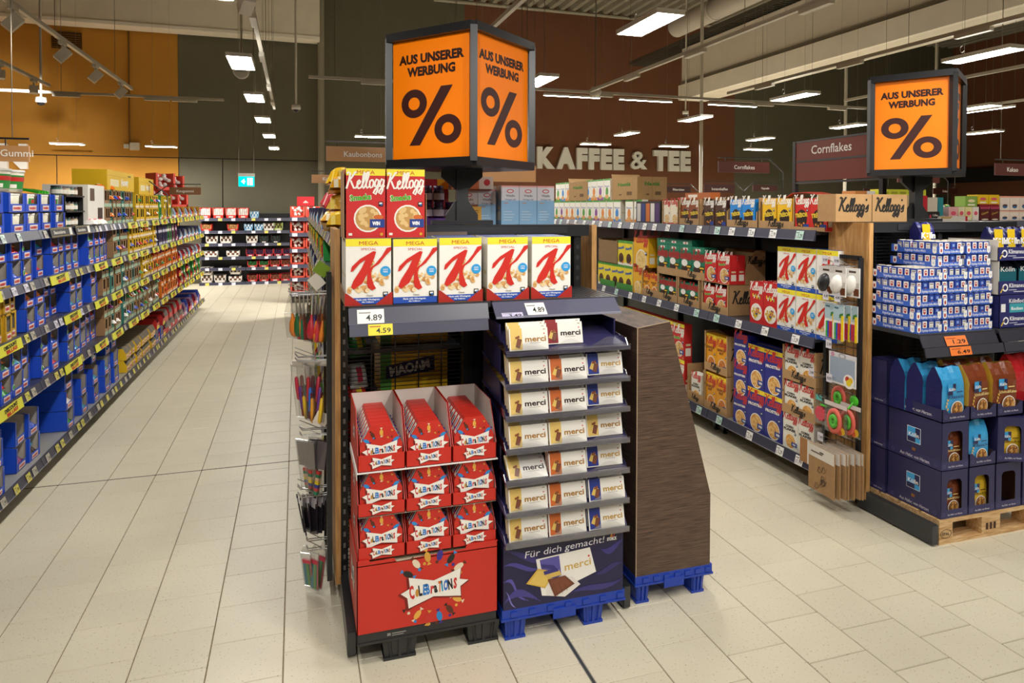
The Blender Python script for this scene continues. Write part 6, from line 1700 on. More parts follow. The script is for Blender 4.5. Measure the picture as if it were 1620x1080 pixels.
# ================================================================== LEFT CANDY RUN
LVL = [.176, .71, 1.09, 1.42, 1.755]
LVN = ['bottom shelf', 'second shelf', 'third shelf', 'fourth shelf', 'top shelf']
YT = 'd6cc58'
for k in range(8):
    yc = 4.2 + 1.25 * (k + .5)
    tg = []
    for i in range(5):
        col = YT if (i + k) % 3 or i == 0 else 'dcd8e4'
        tg.append([(-.55 + .17 * j + .03 * ((i * 3 + j + k) % 3), '1.99' if k < 2 else '', col if j % 3 else 'b9b2a0', .07) for j in range(7)])
    if k == 0: tg[4] = [(-.3, '1.99', 'e6e3ee', .06), (0, '1.99', 'cfe2da', .06), (.25, '1.99', 'cfe2da', .06)]
    b = shelf_bay('black candy shelf bay on the left, %s from the front' % nth(k), 1.25, LVL, .48, 1.80, (-1.69, yc, 0), PI / 2, .05, tg)
    for i in (1, 2, 3, 4):
        if i == 4 and k < 3: continue
        for u in ((-.38, .2) if k > 1 else ((-.25 if i == 3 else .05),)):
            mb = MB(); mb.box(-.2, .2, -.004, 0, 0, .066, 'dedc42', CARD); f = F(mb, (-.2, -.004, 0), (1, 0, 0), (0, 0, 1), eps=.001)
            f.text('DISCOUNT', .22, .036, .021, '17171a', 1, w=.2, bold=B2, rot=.05); f.text('BILLIG!', .225, .009, .021, 'c8302a', 1, w=.17, bold=B2, rot=.05)
            sh_ = [c for c in b.children if c.name.split('.')[0] == 'shelf'][i]
            o = put('offer_sign', mb, sh_, loc=(u, -.022, LVL[i] - .06)); o.rotation_euler = (-.2, 0, 0)
    if k in (1,):
        for u, w_ in ((-.2, .5), (.33, .4)):
            mb = MB(); mb.box(-w_ / 2, w_ / 2, -.004, 0, 0, .075, '141416', CARD); f = F(mb, (-w_ / 2, -.004, 0), (1, 0, 0), (0, 0, 1), eps=.001); f.text('Besonderes', w_ * .38, .026, .026, 'f0ece0', 1, w=w_ * .5, bold=B1); f.stroke([(.01, .066), (w_ - .01, .066)], .003, 'c8a84a', 1); f.stroke([(.01, .01), (w_ - .01, .01)], .003, 'c8a84a', 1); f.rect(w_ - .085, .008, w_ - .022, .068, 'e8e6e2', 1)
            sh_ = [c for c in b.children if c.name.split('.')[0] == 'shelf'][4]
            o = put('offer_sign', mb, sh_, loc=(u, -.024, LVL[4] - .055)); o.rotation_euler = (-.2, 0, 0)


def tub():
    mb = MB(); mb.lathe([(0, 0), (.10, 0), (.112, .13), (0, .13)], 20, 'e2ddc8', PLAS); mb.lathe([(0, .145), (.116, .145), (.118, .13), (.112, .128)], 20, 'eeece4', PLAS)
    for a0, a1, z0, z1, c in ((-2.6, -.5, .02, .11, '2f8a3a'), (-2.2, -.9, .07, .098, 'c8302a'), (-2.3, -1.7, .025, .05, 'f0ece0')):
        n = 8; r = .1115 + (.001 if c != '2f8a3a' else 0); vs = []
        for i in range(n + 1):
            a = a0 + (a1 - a0) * i / n
            for z in (z0, z1): vs.append(((r - .0105 + z * .09) * math.cos(a), (r - .0105 + z * .09) * math.sin(a), z))
        mb.mesh(vs, [(2 * i, 2 * i + 2, 2 * i + 3, 2 * i + 1) for i in range(n)], c, PLAS, True)
    return mb.build('candy_tub')


tb_ = tub()


def open_carton(key, w, h, d, col, inner, lipf=.36, band=None, plate=None, sticker=None, slot=False, flaps=0, sidetext=None, tall=True, e=.0025, plateh=.3):
    mb = MB(); lip = h * lipf
    mb.box(-w / 2, w / 2, -d / 2, d / 2, 0, e, inner, KRAFT)
    mb.box(-w / 2, w / 2, -d / 2, -d / 2 + e, 0, lip, col, CARD, dict(k=inner))
    mb.box(-w / 2, w / 2, d / 2 - e, d / 2, 0, h, col, CARD, dict(f=inner))
    if slot:   # tall narrow opening with a frame all round
        for s in (-1, 1): mb.box(*sorted((s * w / 2, s * w * .3)), -d / 2, -d / 2 + e, lip, h, col, CARD)
        mb.box(-w / 2, w / 2, -d / 2, -d / 2 + e, h * .92, h, col, CARD)
    if flaps:
        for s in (-1, 1): mb.box(*sorted((s * w / 2, s * w * (.5 - flaps))), -d / 2, -d / 2 + e, lip, h * .96, col, CARD)
    if sidetext: left(mb, d, -w / 2, d / 2).text(sidetext, d * .38, h * .4, h * .26, 'b03028', 1, w=d * .5, bold=B2)
    for s in (-1, 1):
        x0, x1 = (w / 2 - e, w / 2) if s > 0 else (-w / 2, -w / 2 + e)
        o = [(-d / 2, 0), (d / 2, 0), (d / 2, h), (-d / 2 + (0 if slot else .03), h), (-d / 2, (h * .96 if flaps else lip + (h - lip) * .1) if not slot else h)]
        mb.prism(o, x0, x1, col, CARD, 'x')
        xi = x0 - .0006 if s > 0 else x1 + .0006
        mb.face([(xi, a, b) for a, b in o][::-1 if s > 0 else 1], inner, KRAFT)
    f = front(mb, w, h, -d / 2, eps=.001)
    if band: f.rect(0, 0, w, lip * .55, band, 0)
    if plate:
        f.rect(w * .22, lip * .18, w * .78, lip * .82, 'f0e4e0', 1); f.text(plate, w * .5, lip * .34, lip * plateh, 'd0342c', 2, w=w * .48, bold=B2)
    if sticker: f.disc(w * .08, h * .45, w * .11, 'f0efe6', 1, n=12); f.disc(w * .08, h * .45, w * .09, sticker, 2, n=12)
    return mb.build(key)


def candy_bag():
    out = []
    for c, c2 in (('c8302a', 'f0d030'), ('2a8a3a', 'e8d02a'), ('2a50c0', 'e6e6f0'), ('e87a20', 'f0e6d0'), ('e6e2dc', 'd8405a'), ('7a2a6a', 'e0c0e0'), ('2a9ab8', 'f0f0f0'), ('3a2a22', 'c8302a')):
        mb = MB(); w, d, h = .10, .13, .045; q = random.Random(len(out))
        n, m = 7, 5; vs = []
        for j in range(m + 1):
            for i in range(n + 1):
                u, v = i / n * 2 - 1, j / m * 2 - 1; t = max(0, 1 - abs(u) ** 2.2) * max(0, 1 - abs(v) ** 3)
                vs.append((u * w / 2, v * d / 2, .008 + h * t ** .6 + q.uniform(-.003, .003)))
        k = len(vs); vs += [(x, y, max(.0, .006 - z * .05)) for x, y, z in vs]
        for j in range(m):
            for i in range(n):
                a = j * (n + 1) + i; f = (a, a + 1, a + n + 2, a + n + 1)
                mb.mesh([vs[p] for p in f], [(0, 1, 2, 3)], c2 if (i in (2, 3) and j in (1, 2, 3)) else c, FILM, True)
                mb.mesh([vs[p + k] for p in f][::-1], [(0, 1, 2, 3)], c, FILM, True)
        out.append(mb.build('candy_bag'))
    return out


CB = candy_bag(); BGC = ['red', 'green', 'blue', 'orange', 'white', 'violet', 'turquoise', 'dark brown']
HB = '1a4cc8'
PK = {'blue': (open_carton('candy_carton', .175, .155, .36, HB, 'a39b91', .34, plate='HARIBO', flaps=.09), .18, .157, .36, 'blue open candy carton'),
      'blue_g': (open_carton('candy_carton', .175, .155, .36, HB, 'a39b91', .34, plate='HARIBO', sticker='2f9a50', flaps=.09), .18, .157, .36, 'blue open candy carton with green sticker'),
      'blue_low': (open_carton('tub_carton', .26, .13, .36, HB, '8a8478', .42, plate='HARIBO', flaps=.12), .265, .132, .36, 'wide blue carton of candy tubs'),
      'blue_sq': (open_carton('tub_carton', .23, .13, .36, HB, '8a8478', .42, plate='HARIBO', flaps=.12), .235, .132, .36, 'square blue carton of candy tubs'),
      'blue_big': (open_carton('candy_carton', .19, .17, .40, HB, 'b4aca2', .3, plate='HARIBO', flaps=.1, sidetext='HARIBO'), .194, .172, .40, 'large blue open candy carton'),
      'mustard': (open_carton('candy_carton', .115, .17, .34, 'c79a1e', '9a948a', .34, plate='HARIBO', slot=True), .118, .172, .34, 'mustard yellow candy carton'),
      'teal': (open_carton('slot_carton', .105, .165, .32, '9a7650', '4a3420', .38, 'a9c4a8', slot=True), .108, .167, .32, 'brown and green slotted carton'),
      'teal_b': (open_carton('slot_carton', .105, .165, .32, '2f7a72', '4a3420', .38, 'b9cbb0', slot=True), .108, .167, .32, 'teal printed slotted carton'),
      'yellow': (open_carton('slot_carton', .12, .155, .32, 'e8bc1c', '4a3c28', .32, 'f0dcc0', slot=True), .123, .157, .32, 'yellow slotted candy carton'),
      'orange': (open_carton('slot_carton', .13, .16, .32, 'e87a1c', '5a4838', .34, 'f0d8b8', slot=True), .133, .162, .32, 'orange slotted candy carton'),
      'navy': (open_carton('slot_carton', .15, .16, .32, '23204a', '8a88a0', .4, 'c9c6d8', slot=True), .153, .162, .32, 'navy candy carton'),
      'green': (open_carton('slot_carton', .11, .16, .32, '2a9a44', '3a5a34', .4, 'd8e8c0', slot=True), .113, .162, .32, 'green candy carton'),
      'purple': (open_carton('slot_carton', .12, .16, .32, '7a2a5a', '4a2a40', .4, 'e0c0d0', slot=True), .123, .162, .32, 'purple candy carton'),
      'white': (open_carton('candy_carton', .13, .14, .3, 'e4e0d8', 'b9b4a8', .4, 'd8484a'), .133, .142, .3, 'white and red candy carton'),
      'sky': (open_carton('candy_carton', .13, .15, .3, '6aa8d8', 'd8e0e8', .5, 'f0f0f0'), .133, .152, .3, 'light blue candy carton'),
      'red': (open_carton('candy_carton', .16, .15, .34, 'c8242a', '8a2024', .55, 'e8c83a'), .163, .152, .34, 'red candy carton'),
      'redlow': (open_carton('candy_carton', .24, .16, .40, 'c8242a', 'b8b0a6', .45), .244, .162, .40, 'long red candy carton'),
      'yellow_lo': (open_carton('candy_carton', .15, .125, .40, 'e8bc1c', 'a89f92', .5, plate='FACHINGER'), .153, .127, .40, 'low yellow carton with grey inside'),
      'violet': (open_carton('candy_carton', .2, .2, .36, '6a1f5a', 'b898b0', .6, 'd88ab0'), .204, .202, .36, 'tall violet carton'),
      'blue_tall': (open_carton('candy_carton', .16, .22, .36, '2040a8', '5a6ab0', .6), .163, .222, .36, 'tall blue carton')}
CNT = {}
XF = -1.705
def runfill(lev, y0, y1, kinds, layers=2, start=0, bags=True, jit=.012):
    y = y0; i = 0
    while True:
        kd = kinds[i % len(kinds)]; me, w, h, d, lb = PK[kd]
        if y + w > y1 + .02: break
        far = R.uniform(0, jit) * 2 + (R.choice((0, 0, .03, .07)) if 'blue' in kd and lev < 4 else 0)
        n = layers if not isinstance(layers, tuple) else layers[i % len(layers)]
        for L in range(n):
            key = (lb, lev, L); CNT[key] = CNT.get(key, -1) + 1
            z = LVL[lev] + .002 + L * h
            name = bpy.data.meshes[me.name].name.split('.')[0]
            ly = ['lower', 'upper', 'topmost'][L]
            put(name, me, None, '%s, %s from front, %s layer, left %s' % (lb, nth(CNT[key]), ly, LVN[lev]), 'carton', 'candy cartons on the left shelves', loc=(XF - d / 2 - far - .006 * L, y + w / 2, z), rz=PI / 2 + R.uniform(-.02, .02))
            if bags and y < 7.6 and ('blue' in kd) and R.random() < .85 and (lev < 4):
              for bb in range(R.choice((1, 2, 2))):
                b = R.randrange(8); bk = ('b', b, lev); CNT[bk] = CNT.get(bk, -1) + 1
                o = put('candy_bag', CB[b], None, '%s candy bag in a blue carton, %s of its colour, left %s' % (BGC[b], nth(CNT[bk]), LVN[lev]), 'candy bag', 'candy bags in the blue cartons', loc=(XF - far - .085 - .02 * bb, y + w / 2, z + .04 + .04 * bb), rz=PI / 2 + R.uniform(-.2, .2)); o.scale = (1.15, 1.2, 1.1)
            if kd[:4] in ('teal', 'yell', 'oran') and kd != 'yellow_lo' and R.random() < .3:
                b = R.choice((0, 1, 2, 3, 4, 5)); bk = ('s', b, lev); CNT[bk] = CNT.get(bk, -1) + 1
                o = put('candy_bag', CB[b], None, '%s sweet pack poking out of a slotted carton, %s of its colour, left %s' % (BGC[b], nth(CNT[bk]), LVN[lev]), 'candy bag', 'packs poking out of slotted cartons', loc=(XF - far - .02, y + w / 2, z + .07), rz=PI / 2 + R.uniform(-.3, .3)); o.scale = (.5, .8, .8)
        y += w + .004; i += 1


runfill(4, 4.45, 5.05, ['blue_sq'], 2); runfill(4, 5.06, 5.60, ['blue_low'], 2); runfill(4, 5.62, 6.1, ['blue_sq'], 2)
for j, (y, n) in enumerate(((4.57, 2), (4.81, 2), (5.2, 2), (5.47, 2), (5.74, 2), (5.98, 2))):
    for L in range(2):
        for q_ in (-1, 1):
            o = put('candy_tub', tb_, None, 'small lidded sweet tub in top left blue cartons, %s from front, %s, %s layer' % (nth(j), ['near', '', 'far'][q_ + 1], ['lower', 'upper'][L]), 'tub', 'small tubs in blue cartons', loc=(XF - .085, y + q_ * .052, LVL[4] + .008 + L * .132), rz=R.uniform(0, 6)); o.scale = (.46, .46, .8)
runfill(3, 4.3, 7.5, ['blue', 'blue_g', 'blue', 'blue'], 2); runfill(2, 4.3, 5.25, ['mustard'], 2); runfill(2, 5.27, 7.15, ['blue', 'blue', 'blue_g', 'blue'], 2)
runfill(1, 4.3, 6.6, ['blue', 'blue_g', 'blue'], 2); runfill(1, 6.62, 7.2, ['blue_big'], 2); runfill(0, 4.3, 5.15, ['blue_big'], 2); runfill(0, 5.2, 5.75, ['blue_big'], (2, 2, 2)); runfill(0, 6.08, 6.5, ['blue'], 3); runfill(0, 6.5, 8.0, ['blue', 'blue_g'], (2, 3))
TE = ['teal', 'teal', 'teal_b', 'teal']
runfill(4, 7.25, 8.55, TE, 2); runfill(4, 8.57, 9.95, ['yellow'], 2); runfill(4, 9.97, 10.9, ['green', 'white', 'yellow'], (2, 1, 2)); runfill(4, 10.95, 14.1, ['white', 'sky', 'red', 'mustard'], 1)
runfill(3, 7.55, 8.25, TE, 2); runfill(3, 8.27, 9.7, ['yellow'], 2); runfill(3, 9.72, 10.5, ['navy'], 2); runfill(3, 10.52, 11.3, ['green', 'purple'], 2); runfill(3, 11.32, 14.1, ['white', 'navy', 'sky'], 1)
runfill(2, 7.2, 8.85, TE, 2); runfill(2, 8.87, 9.5, ['yellow'], 2); runfill(2, 9.52, 11.4, ['orange'], 2); runfill(2, 11.42, 14.1, ['red', 'sky', 'white'], 1)
runfill(1, 7.25, 10.0, TE, 2); runfill(1, 10.02, 11.3, ['orange'], (2, 1)); runfill(1, 11.32, 14.1, ['white', 'red', 'green'], (1, 2))
runfill(0, 8.05, 9.6, ['yellow_lo'], 2); runfill(0, 9.62, 10.3, ['blue', 'red'], (1, 2)); runfill(0, 10.32, 11.9, ['redlow', 'white'], (2, 1)); runfill(0, 11.92, 14.1, ['violet', 'sky', 'blue_tall', 'red'], 1)
# long side of big carton lying across the top, tubs, jars and the white carton
tb = tb_
for i, y in enumerate((4.86, 5.10, 5.32)): put('candy_tub', tb, None, 'round white lidded candy tub with green label, %s on top of the blue cartons' % nth(i), 'tub', 'candy tubs on the top shelf', loc=(XF - .14, y, LVL[4] + .267), rz=PI / 2 - .4)
mb = MB()
for i in range(10): mb.bar((-.1 + .02 * i, -.05 + .01 * (i % 3), .01), (-.1 + .02 * i + .03, .06, .03), .02, .02, '3ab02a', FILM)
put('candy_strips', mb, None, 'bundle of bright green candy strips on the blue cartons', 'candy', loc=(XF - .15, 5.95, LVL[4] + .267), rz=PI / 2)
def jar(c, lid):
    mb = MB(); mb.lathe([(0, 0), (.04, 0), (.042, .05), (.036, .06)], 12, c, PLAS); mb.lathe([(.04, .06), (.04, .075), (0, .075)], 12, lid, PLAS); mb.lathe([(.0425, .012), (.0428, .045)], 12, 'e8e2d4', CARD); return mb.build('candy_jar')


js = [jar('8a6a50', '2a2422'), jar('c8b890', '1c1c1e'), jar('3a6a5a', '1c1c1e')]
mb = MB()
for z in (0, .125, .25): mb.box(-.24, .24, -.14, .14, z, z + .012, '1a1a1c', PLAS)
for x in (-.235, .235): mb.box(x - .006, x + .006, -.13, .13, 0, .26, '1a1a1c', PLAS)
put('jar_rack', mb, None, 'small black three-tier rack of jars on the top left shelf', 'rack', loc=(XF - .16, 6.42, LVL[4]), rz=PI / 2)
for L in range(3):
    for i in range(5): put('candy_jar', js[(i + L) % 3], None, 'small dark-lidded candy jar, %s from the front, %s tier of the black rack' % (nth(i), ['lowest', 'middle', 'top'][L]), 'jar', 'jars in the black rack', loc=(XF - .1, 6.22 + .097 * i, LVL[4] + .0125 + .125 * L))
mb = MB(); mb.box(-.26, .26, -.17, .17, 0, .36, 'e8e4da', CARD, skip=''); f = left(mb, .34, -.26, .17); f.text('Schoko', .16, .2, .03, 'c8605a', 1, w=.14, bold=B0); f.rect(.22, .24, .3, .34, '4a3420', 1); f = front(mb, .52, .36, -.17)
f.rect(.06, .22, .2, .33, '5a4430', 1); f.rect(.3, .05, .46, .16, '3a2c24', 1)
put('candy_carton', mb, None, 'large plain white carton on the top left shelf', 'carton', loc=(XF - .18, 6.98, LVL[4] + .002), rz=PI / 2)
for i, y in enumerate((6.75, 6.9, 7.05)): put('candy_bag', CB[4], None, 'white crumpled candy bag before the large white carton, %s' % nth(i), 'candy bag', loc=(XF + .0, y, LVL[4] + .012), rz=.3 * i)
def longbox(L, h, d, col, txt):
    mb = MB(); mb.box(-L / 2, L / 2, -d / 2, d / 2, 0, h, col, CARD); f = front(mb, L, h, -d / 2); f.text(txt, L * .62, h * .3, h * .34, 'f4efe2', 1, w=L * .28, bold=B2, rot=.05); f.rect(L * .1, h * .2, L * .4, h * .55, 'f0e2b0', 1); f.rect(L * .75, h * .78, L * .86, h * .85, '4a3a1a', 1); f.rect(0, h * .72, L, h * .74, 'c89a10', 1)
    return mb


put('candy_carton', longbox(1.15, .2, .3, 'e8bc1c', 'Honey'), None, 'long yellow carton lying above the slotted cartons', 'carton', loc=(XF - .2, 8.1, LVL[4] + .336), rz=PI / 2)
put('candy_carton', longbox(.85, .2, .3, 'e8bc1c', 'Honey'), None, 'shorter yellow carton lying behind the long one', 'carton', loc=(XF - .2, 9.35, LVL[4] + .318), rz=PI / 2)
for i in range(2): put('candy_bag', CB[3], None, 'orange candy bag draped on the brown slotted cartons, %s' % ['left', 'right'][i], 'candy bag', loc=(XF - .08, 7.35 + .35 * i, LVL[4] + .336), rz=.5)
def redcart(w=.3, h=.26, d=.3):
    mb = MB(); e = .004; c = 'ea5a48'
    mb.box(-w / 2, w / 2, -d / 2, d / 2, 0, e, c, CARD); mb.box(-w / 2, w / 2, d / 2 - e, d / 2, 0, h, c, CARD); mb.box(-w / 2, w / 2, -d / 2, -d / 2 + e, 0, h * .18, c, CARD)
    for s in (-1, 1): mb.box(*sorted((s * w / 2, s * (w / 2 - .03))), -d / 2, d / 2, 0, h, c, CARD)
    q = random.Random(3)
    for i in range(14):
        x, z = q.uniform(-.36, .36) * w, q.uniform(.22, .95) * h
        mb.lathe([(0, -.03), (.03, -.015), (.034, .01), (.012, .03), (0, .03)], 7, ['e8e2dc', 'd8cfc6', 'f0ece8'][i % 3], FILM, (x, -d / 2 + .06 + .02 * (i % 3), z))
    return mb.build('praline_carton')


rc = redcart()
for i, (y, z) in enumerate(((11.3, .0), (12.0, .0), (11.6, .262), (12.5, .262), (12.9, .0))): put('praline_carton', rc, None, 'red carton of white pralines above the far left shelves, %s' % nth(i), 'carton', 'red praline cartons on the left', loc=(XF - .28, y, LVL[4] + .16 + z), rz=PI / 2 - .9)
for k, y in enumerate((11.6, 12.4, 13.2)):
    pass

# ================================================================== SHELVES AT THE BACK OF THE AISLE
BLV = [.06, .42, .69, 1.02, 1.33, 1.64]
for i, x in enumerate((-1.735, -.67)):
    tg = [[(-.35 + .3 * j, '', YT if (j + lv + i) % 3 == 0 else 'e2e0ec', .09) for j in range(3)] for lv in range(6)]
    shelf_bay('black half-empty shelf bay at the end of the left aisle, %s one' % ['left', 'right'][i], 1.06, BLV, .46, 1.76, (x, 18.1, 0), 0, .06, tg)
def pcarton(key, w, h, d, col, fillc, win=True, txt=None):
    mb = MB(); e = .004
    mb.box(-w / 2, w / 2, -d / 2, d / 2, 0, e, col, CARD); mb.box(-w / 2, w / 2, d / 2 - e, d / 2, 0, h, col, CARD); mb.box(-w / 2, w / 2, -d / 2, -d / 2 + e, 0, h * .3, col, CARD)
    for s in (-1, 1): mb.box(*sorted((s * w / 2, s * (w / 2 - w * .07))), -d / 2, d / 2, 0, h, col, CARD)
    q = random.Random(sum(map(ord, key)))
    for i in range(5):
        for j in range(2):
            x, z = (-.36 + .18 * i) * w, h * (.3 + .32 * j); c = fillc[(i + j) % len(fillc)]
            mb.box(x - w * .075, x + w * .075, -d / 2 + .02, d / 2 - .02, z, z + h * .3 + q.uniform(-.01, .01), c, FILM)
    f = front(mb, w, h, -d / 2, eps=.002); f.rect(w * .3, h * .08, w * .7, h * .2, 'f0e8e0', 1)
    return mb.build('praline_carton'), w, h, d


PC = dict(white=pcarton('w', .25, .26, .3, 'd8362c', ['e8e2dc', 'd8cfc8']), wood=pcarton('o', .25, .17, .3, 'c82a24', ['b98a58', 'a87a48']), blue=pcarton('b', .2, .17, .3, '8ab8d8', ['5a90b8', 'e0e8f0']), lime=pcarton('l', .22, .2, .3, 'b8c87a', ['5a4030', '8a9a4a']), choc=pcarton('c', .26, .19, .3, 'e2ddd6', ['5a3a2c', 'e8e0d8']), dark=pcarton('d', .22, .19, .3, '1c1a1e', ['2a4a40', '3a2a2a']), purp=pcarton('p', .2, .18, .3, 'b82a34', ['4a1f4a', '2a1a30']), gree=pcarton('g', .24, .16, .3, 'c8242a', ['2a7a3a', '1f5a2c']), brow=pcarton('r', .24, .18, .3, 'c8242a', ['6a3422', '8a4a30']), tin=pcarton('t', .3, .15, .3, 'ece6de', ['7a4a3a', 'f0ece6']))
PL = dict(white='red carton of white pralines', wood='low red carton with wood-brown contents', blue='light blue carton', lime='lime green carton', choc='white and red carton of chocolate bars', dark='black carton', purp='red carton of purple pralines', gree='red carton of green pralines', brow='red carton of brown pralines', tin='flat white chocolate carton')
ROWB = {5: [('white', -2.12), ('white', -1.83), ('white', -1.54), ('white', -1.26), ('blue', -1.0)], 4: [('wood', -2.1), ('wood', -1.5), ('blue', -1.14), ('blue', -.9), ('choc', -.66), ('lime', -.44)], 3: [('choc', -1.98), ('choc', -1.66), ('choc', -1.06), ('dark', -.78), ('dark', -.5)], 2: [('tin', -2.0), ('tin', -1.5), ('purp', -1.1), ('purp', -.88), ('purp', -.66), ('purp', -.45), ('purp', -.24)], 1: [('gree', -1.05), ('gree', -.78), ('brow', -.52), ('brow', -.26)], 0: [('choc', -2.1), ('choc', -1.8), ('tin', -1.45), ('brow', -1.05), ('brow', -.78), ('brow', -.52), ('brow', -.27)]}
for lv, row in ROWB.items():
    for i, (kd, x) in enumerate(row):
        me, w, h, d = PC[kd]
        put('praline_carton', me, None, '%s, %s from left, back shelves, %s' % (PL[kd], nth(i), ['bottom shelf', 'second shelf', 'third shelf', 'fourth shelf', 'fifth shelf', 'top shelf'][lv]), 'carton', 'cartons on the back shelves', loc=(x, 18.1 + .03 + d / 2, BLV[lv] + .002))
for i, x in enumerate((-2.1, -1.45)):
    me, w, h, d = PC['choc']; put('praline_carton', me, None, 'white and red carton stacked on another at the bottom of the back shelves, %s' % ['left', 'right'][i], 'carton', loc=(x, 18.3, BLV[0] + .152 + .04))
# far end unit facing us
t = shelf_bay('black end unit of the far middle shelves with red cartons', .60, [.2, .50, .77, 1.08, 1.40, 1.71], .45, 1.78, (.165, 14.3, 0), 0, .06, [[(-.2, '', 'e2e0ec', .1)]] * 6)
q = redcart(.28, .225, .3)
for lv, z in enumerate([.2, .50, .77, 1.08, 1.40, 1.71]):
    for i in range(2):
        put('praline_carton', q, None, 'red and white praline carton, %s on %s level of the far end unit' % (['left', 'right'][i], nth(lv)), 'carton', 'cartons on the far end unit', loc=(.02 + .295 * i, 14.48, z + .002))
mb = MB(); mb.box(-.17, .17, -.004, .004, 0, .19, 'b8242c', CARD); f = front(mb, .34, .19, -.004, eps=.002); f.rect(.12, .06, .22, .075, 'e8d8d0', 1); f.poly([(.13, .08), (.21, .08), (.17, .11)], 'e8d8d0', 1)
put('header_board', mb, None, 'plain red board with white emblem on top of the far end unit', 'board', loc=(.18, 14.6, 1.95))

# ================================================================== MIDDLE RUN BEHIND THE FRONT END
for k in range(7):
    yc = 3.95 + 1.25 * (k + .5)
    shelf_bay('black candy shelf bay of the middle run facing left, %s' % nth(k), 1.25, [.176, .66, .93, 1.20, 1.50, 1.755], .44, 1.78, (.20, yc, 0), -PI / 2, .05, [[(-.4, '', YT, .09), (.1, '', 'b9b2c8', .09), (.4, '', YT, .09)]] * 6)
    shelf_bay('black shelf bay of the middle run facing right, %s' % nth(k), 1.25, [.19, 1.035, 1.77], .44, 1.78, (1.535, yc, 0), PI / 2, .05)
mb = MB(); mb.box(.66, 1.06, 3.95, 12.7, 1.74, 1.775, '2a2b2e', METAL); put('top_board', mb, None, 'dark board closing the top of the middle run', 'board')
def gold(c, c2):
    mb = MB(); q = random.Random(ord(c[1]) + 3); w, d, h = .15, .16, .09; n, m = 8, 6; vs = []
    for j in range(m + 1):
        for i in range(n + 1):
            u, v = i / n * 2 - 1, j / m * 2 - 1; t = max(0, 1 - abs(u) ** 2.4) * max(0, 1 - abs(v) ** 3)
            vs.append((u * w / 2, v * d / 2, h * (.12 + t ** .5) + q.uniform(-.008, .008)))
    for j in range(m):
        for i in range(n):
            a = j * (n + 1) + i; p = [vs[b] for b in (a, a + 1, a + n + 2, a + n + 1)]
            mb.mesh(p, [(0, 1, 2, 3)], c2 if (i + j) % 4 == 0 else c, FILM); mb.mesh([(x, y, 0) for x, y, z in p][::-1], [(0, 1, 2, 3)], c, FILM)
    return mb.build('candy_bag')


gb = [gold('e0b020', 'f0d868'), gold('d89a1c', 'e8e0c0'), gold('c8404a', 'f0c0c0'), gold('2a50b0', 'e0e0f0')]
for i, (x, y, z, c, rx) in enumerate([(.25, 4.3, 1.80, 0, .9), (.24, 4.55, 1.80, 1, .7), (.26, 4.75, 1.80, 3, .8), (.27, 4.4, 1.91, 0, .4), (.24, 4.65, 1.93, 2, .9), (.27, 4.35, 2.02, 1, .5), (.25, 5.0, 1.80, 0, .8), (.26, 5.3, 1.80, 1, .6), (.28, 4.5, 2.08, 0, .3)]):
    o = put('candy_bag', gb[c], None, '%s foil candy bag in the heap left of the red cereal boxes, %s' % (['golden', 'amber', 'pink', 'blue'][c], nth(i)), 'candy bag', 'foil bags on the middle run', loc=(x, y, z), rz=-PI / 2 + R.uniform(-.5, .5)); o.rotation_euler[1] = R.uniform(-.4, .4)
for k in range(16):
    for lv, z in enumerate([.176, .66, .93, 1.20, 1.50, 1.755]):
        y = 5.6 + k * .42; kd = ['red', 'sky', 'yellow', 'white', 'green', 'navy'][(k * 2 + lv) % 6]; me, w, h, d, lb = PK[kd]
        put('shelf_carton', me, None, '%s on %s shelf of the middle run, %s from the front' % (lb, ['bottom', 'second', 'third', 'fourth', 'fifth', 'top'][lv], nth(k)), 'carton', 'cartons on the left face of the middle run', loc=(.20 + d / 2, y, z + .002), rz=-PI / 2)
# yellow cartons seen through the wire back
def maoam():
    w, h, d = .36, .235, .3; mb = MB(); mb.box(-w / 2, w / 2, -d / 2, d / 2, 0, h, 'f0bc22', CARD); f = front(mb, w, h, -d / 2)
    f.poly([(w * .08, h * .36), (w * .8, h * .50), (w * .8, h * .86), (w * .08, h * .66)], '241f4a', 1); f.text('MAOAM', w * .44, h * .5, h * .2, 'e8e0d0', 2, w=w * .6, bold=B2, rot=.16); f.rect(0, 0, w * .16, h, '5a9a3a', .6)
    return mb.build('candy_carton')


mm = maoam()
for j, z in enumerate((.933, 1.203, .662)): put('candy_carton', mm, None, 'yellow carton with purple lettering banner behind the wire back, %s' % ['middle', 'upper', 'lower'][j], 'carton', 'yellow cartons behind the wire back', loc=(.60, 3.78, z), rz=0)
for j, (x, z, c) in enumerate([(.30, .933, 0), (.30, 1.203, 1), (.34, .662, 4), (.30, 1.04, 4), (.29, .74, 0), (.36, 1.32, 3), (.31, .18, 0), (.3, .3, 4), (.33, .42, 0)]):
    o = put('candy_bag', CB[c], None, '%s candy bag seen through the wire back, %s' % (BGC[c], nth(j)), 'candy bag', 'bags behind the wire back', loc=(x, 3.66, z), rz=.4); o.rotation_euler[0] = 1.2
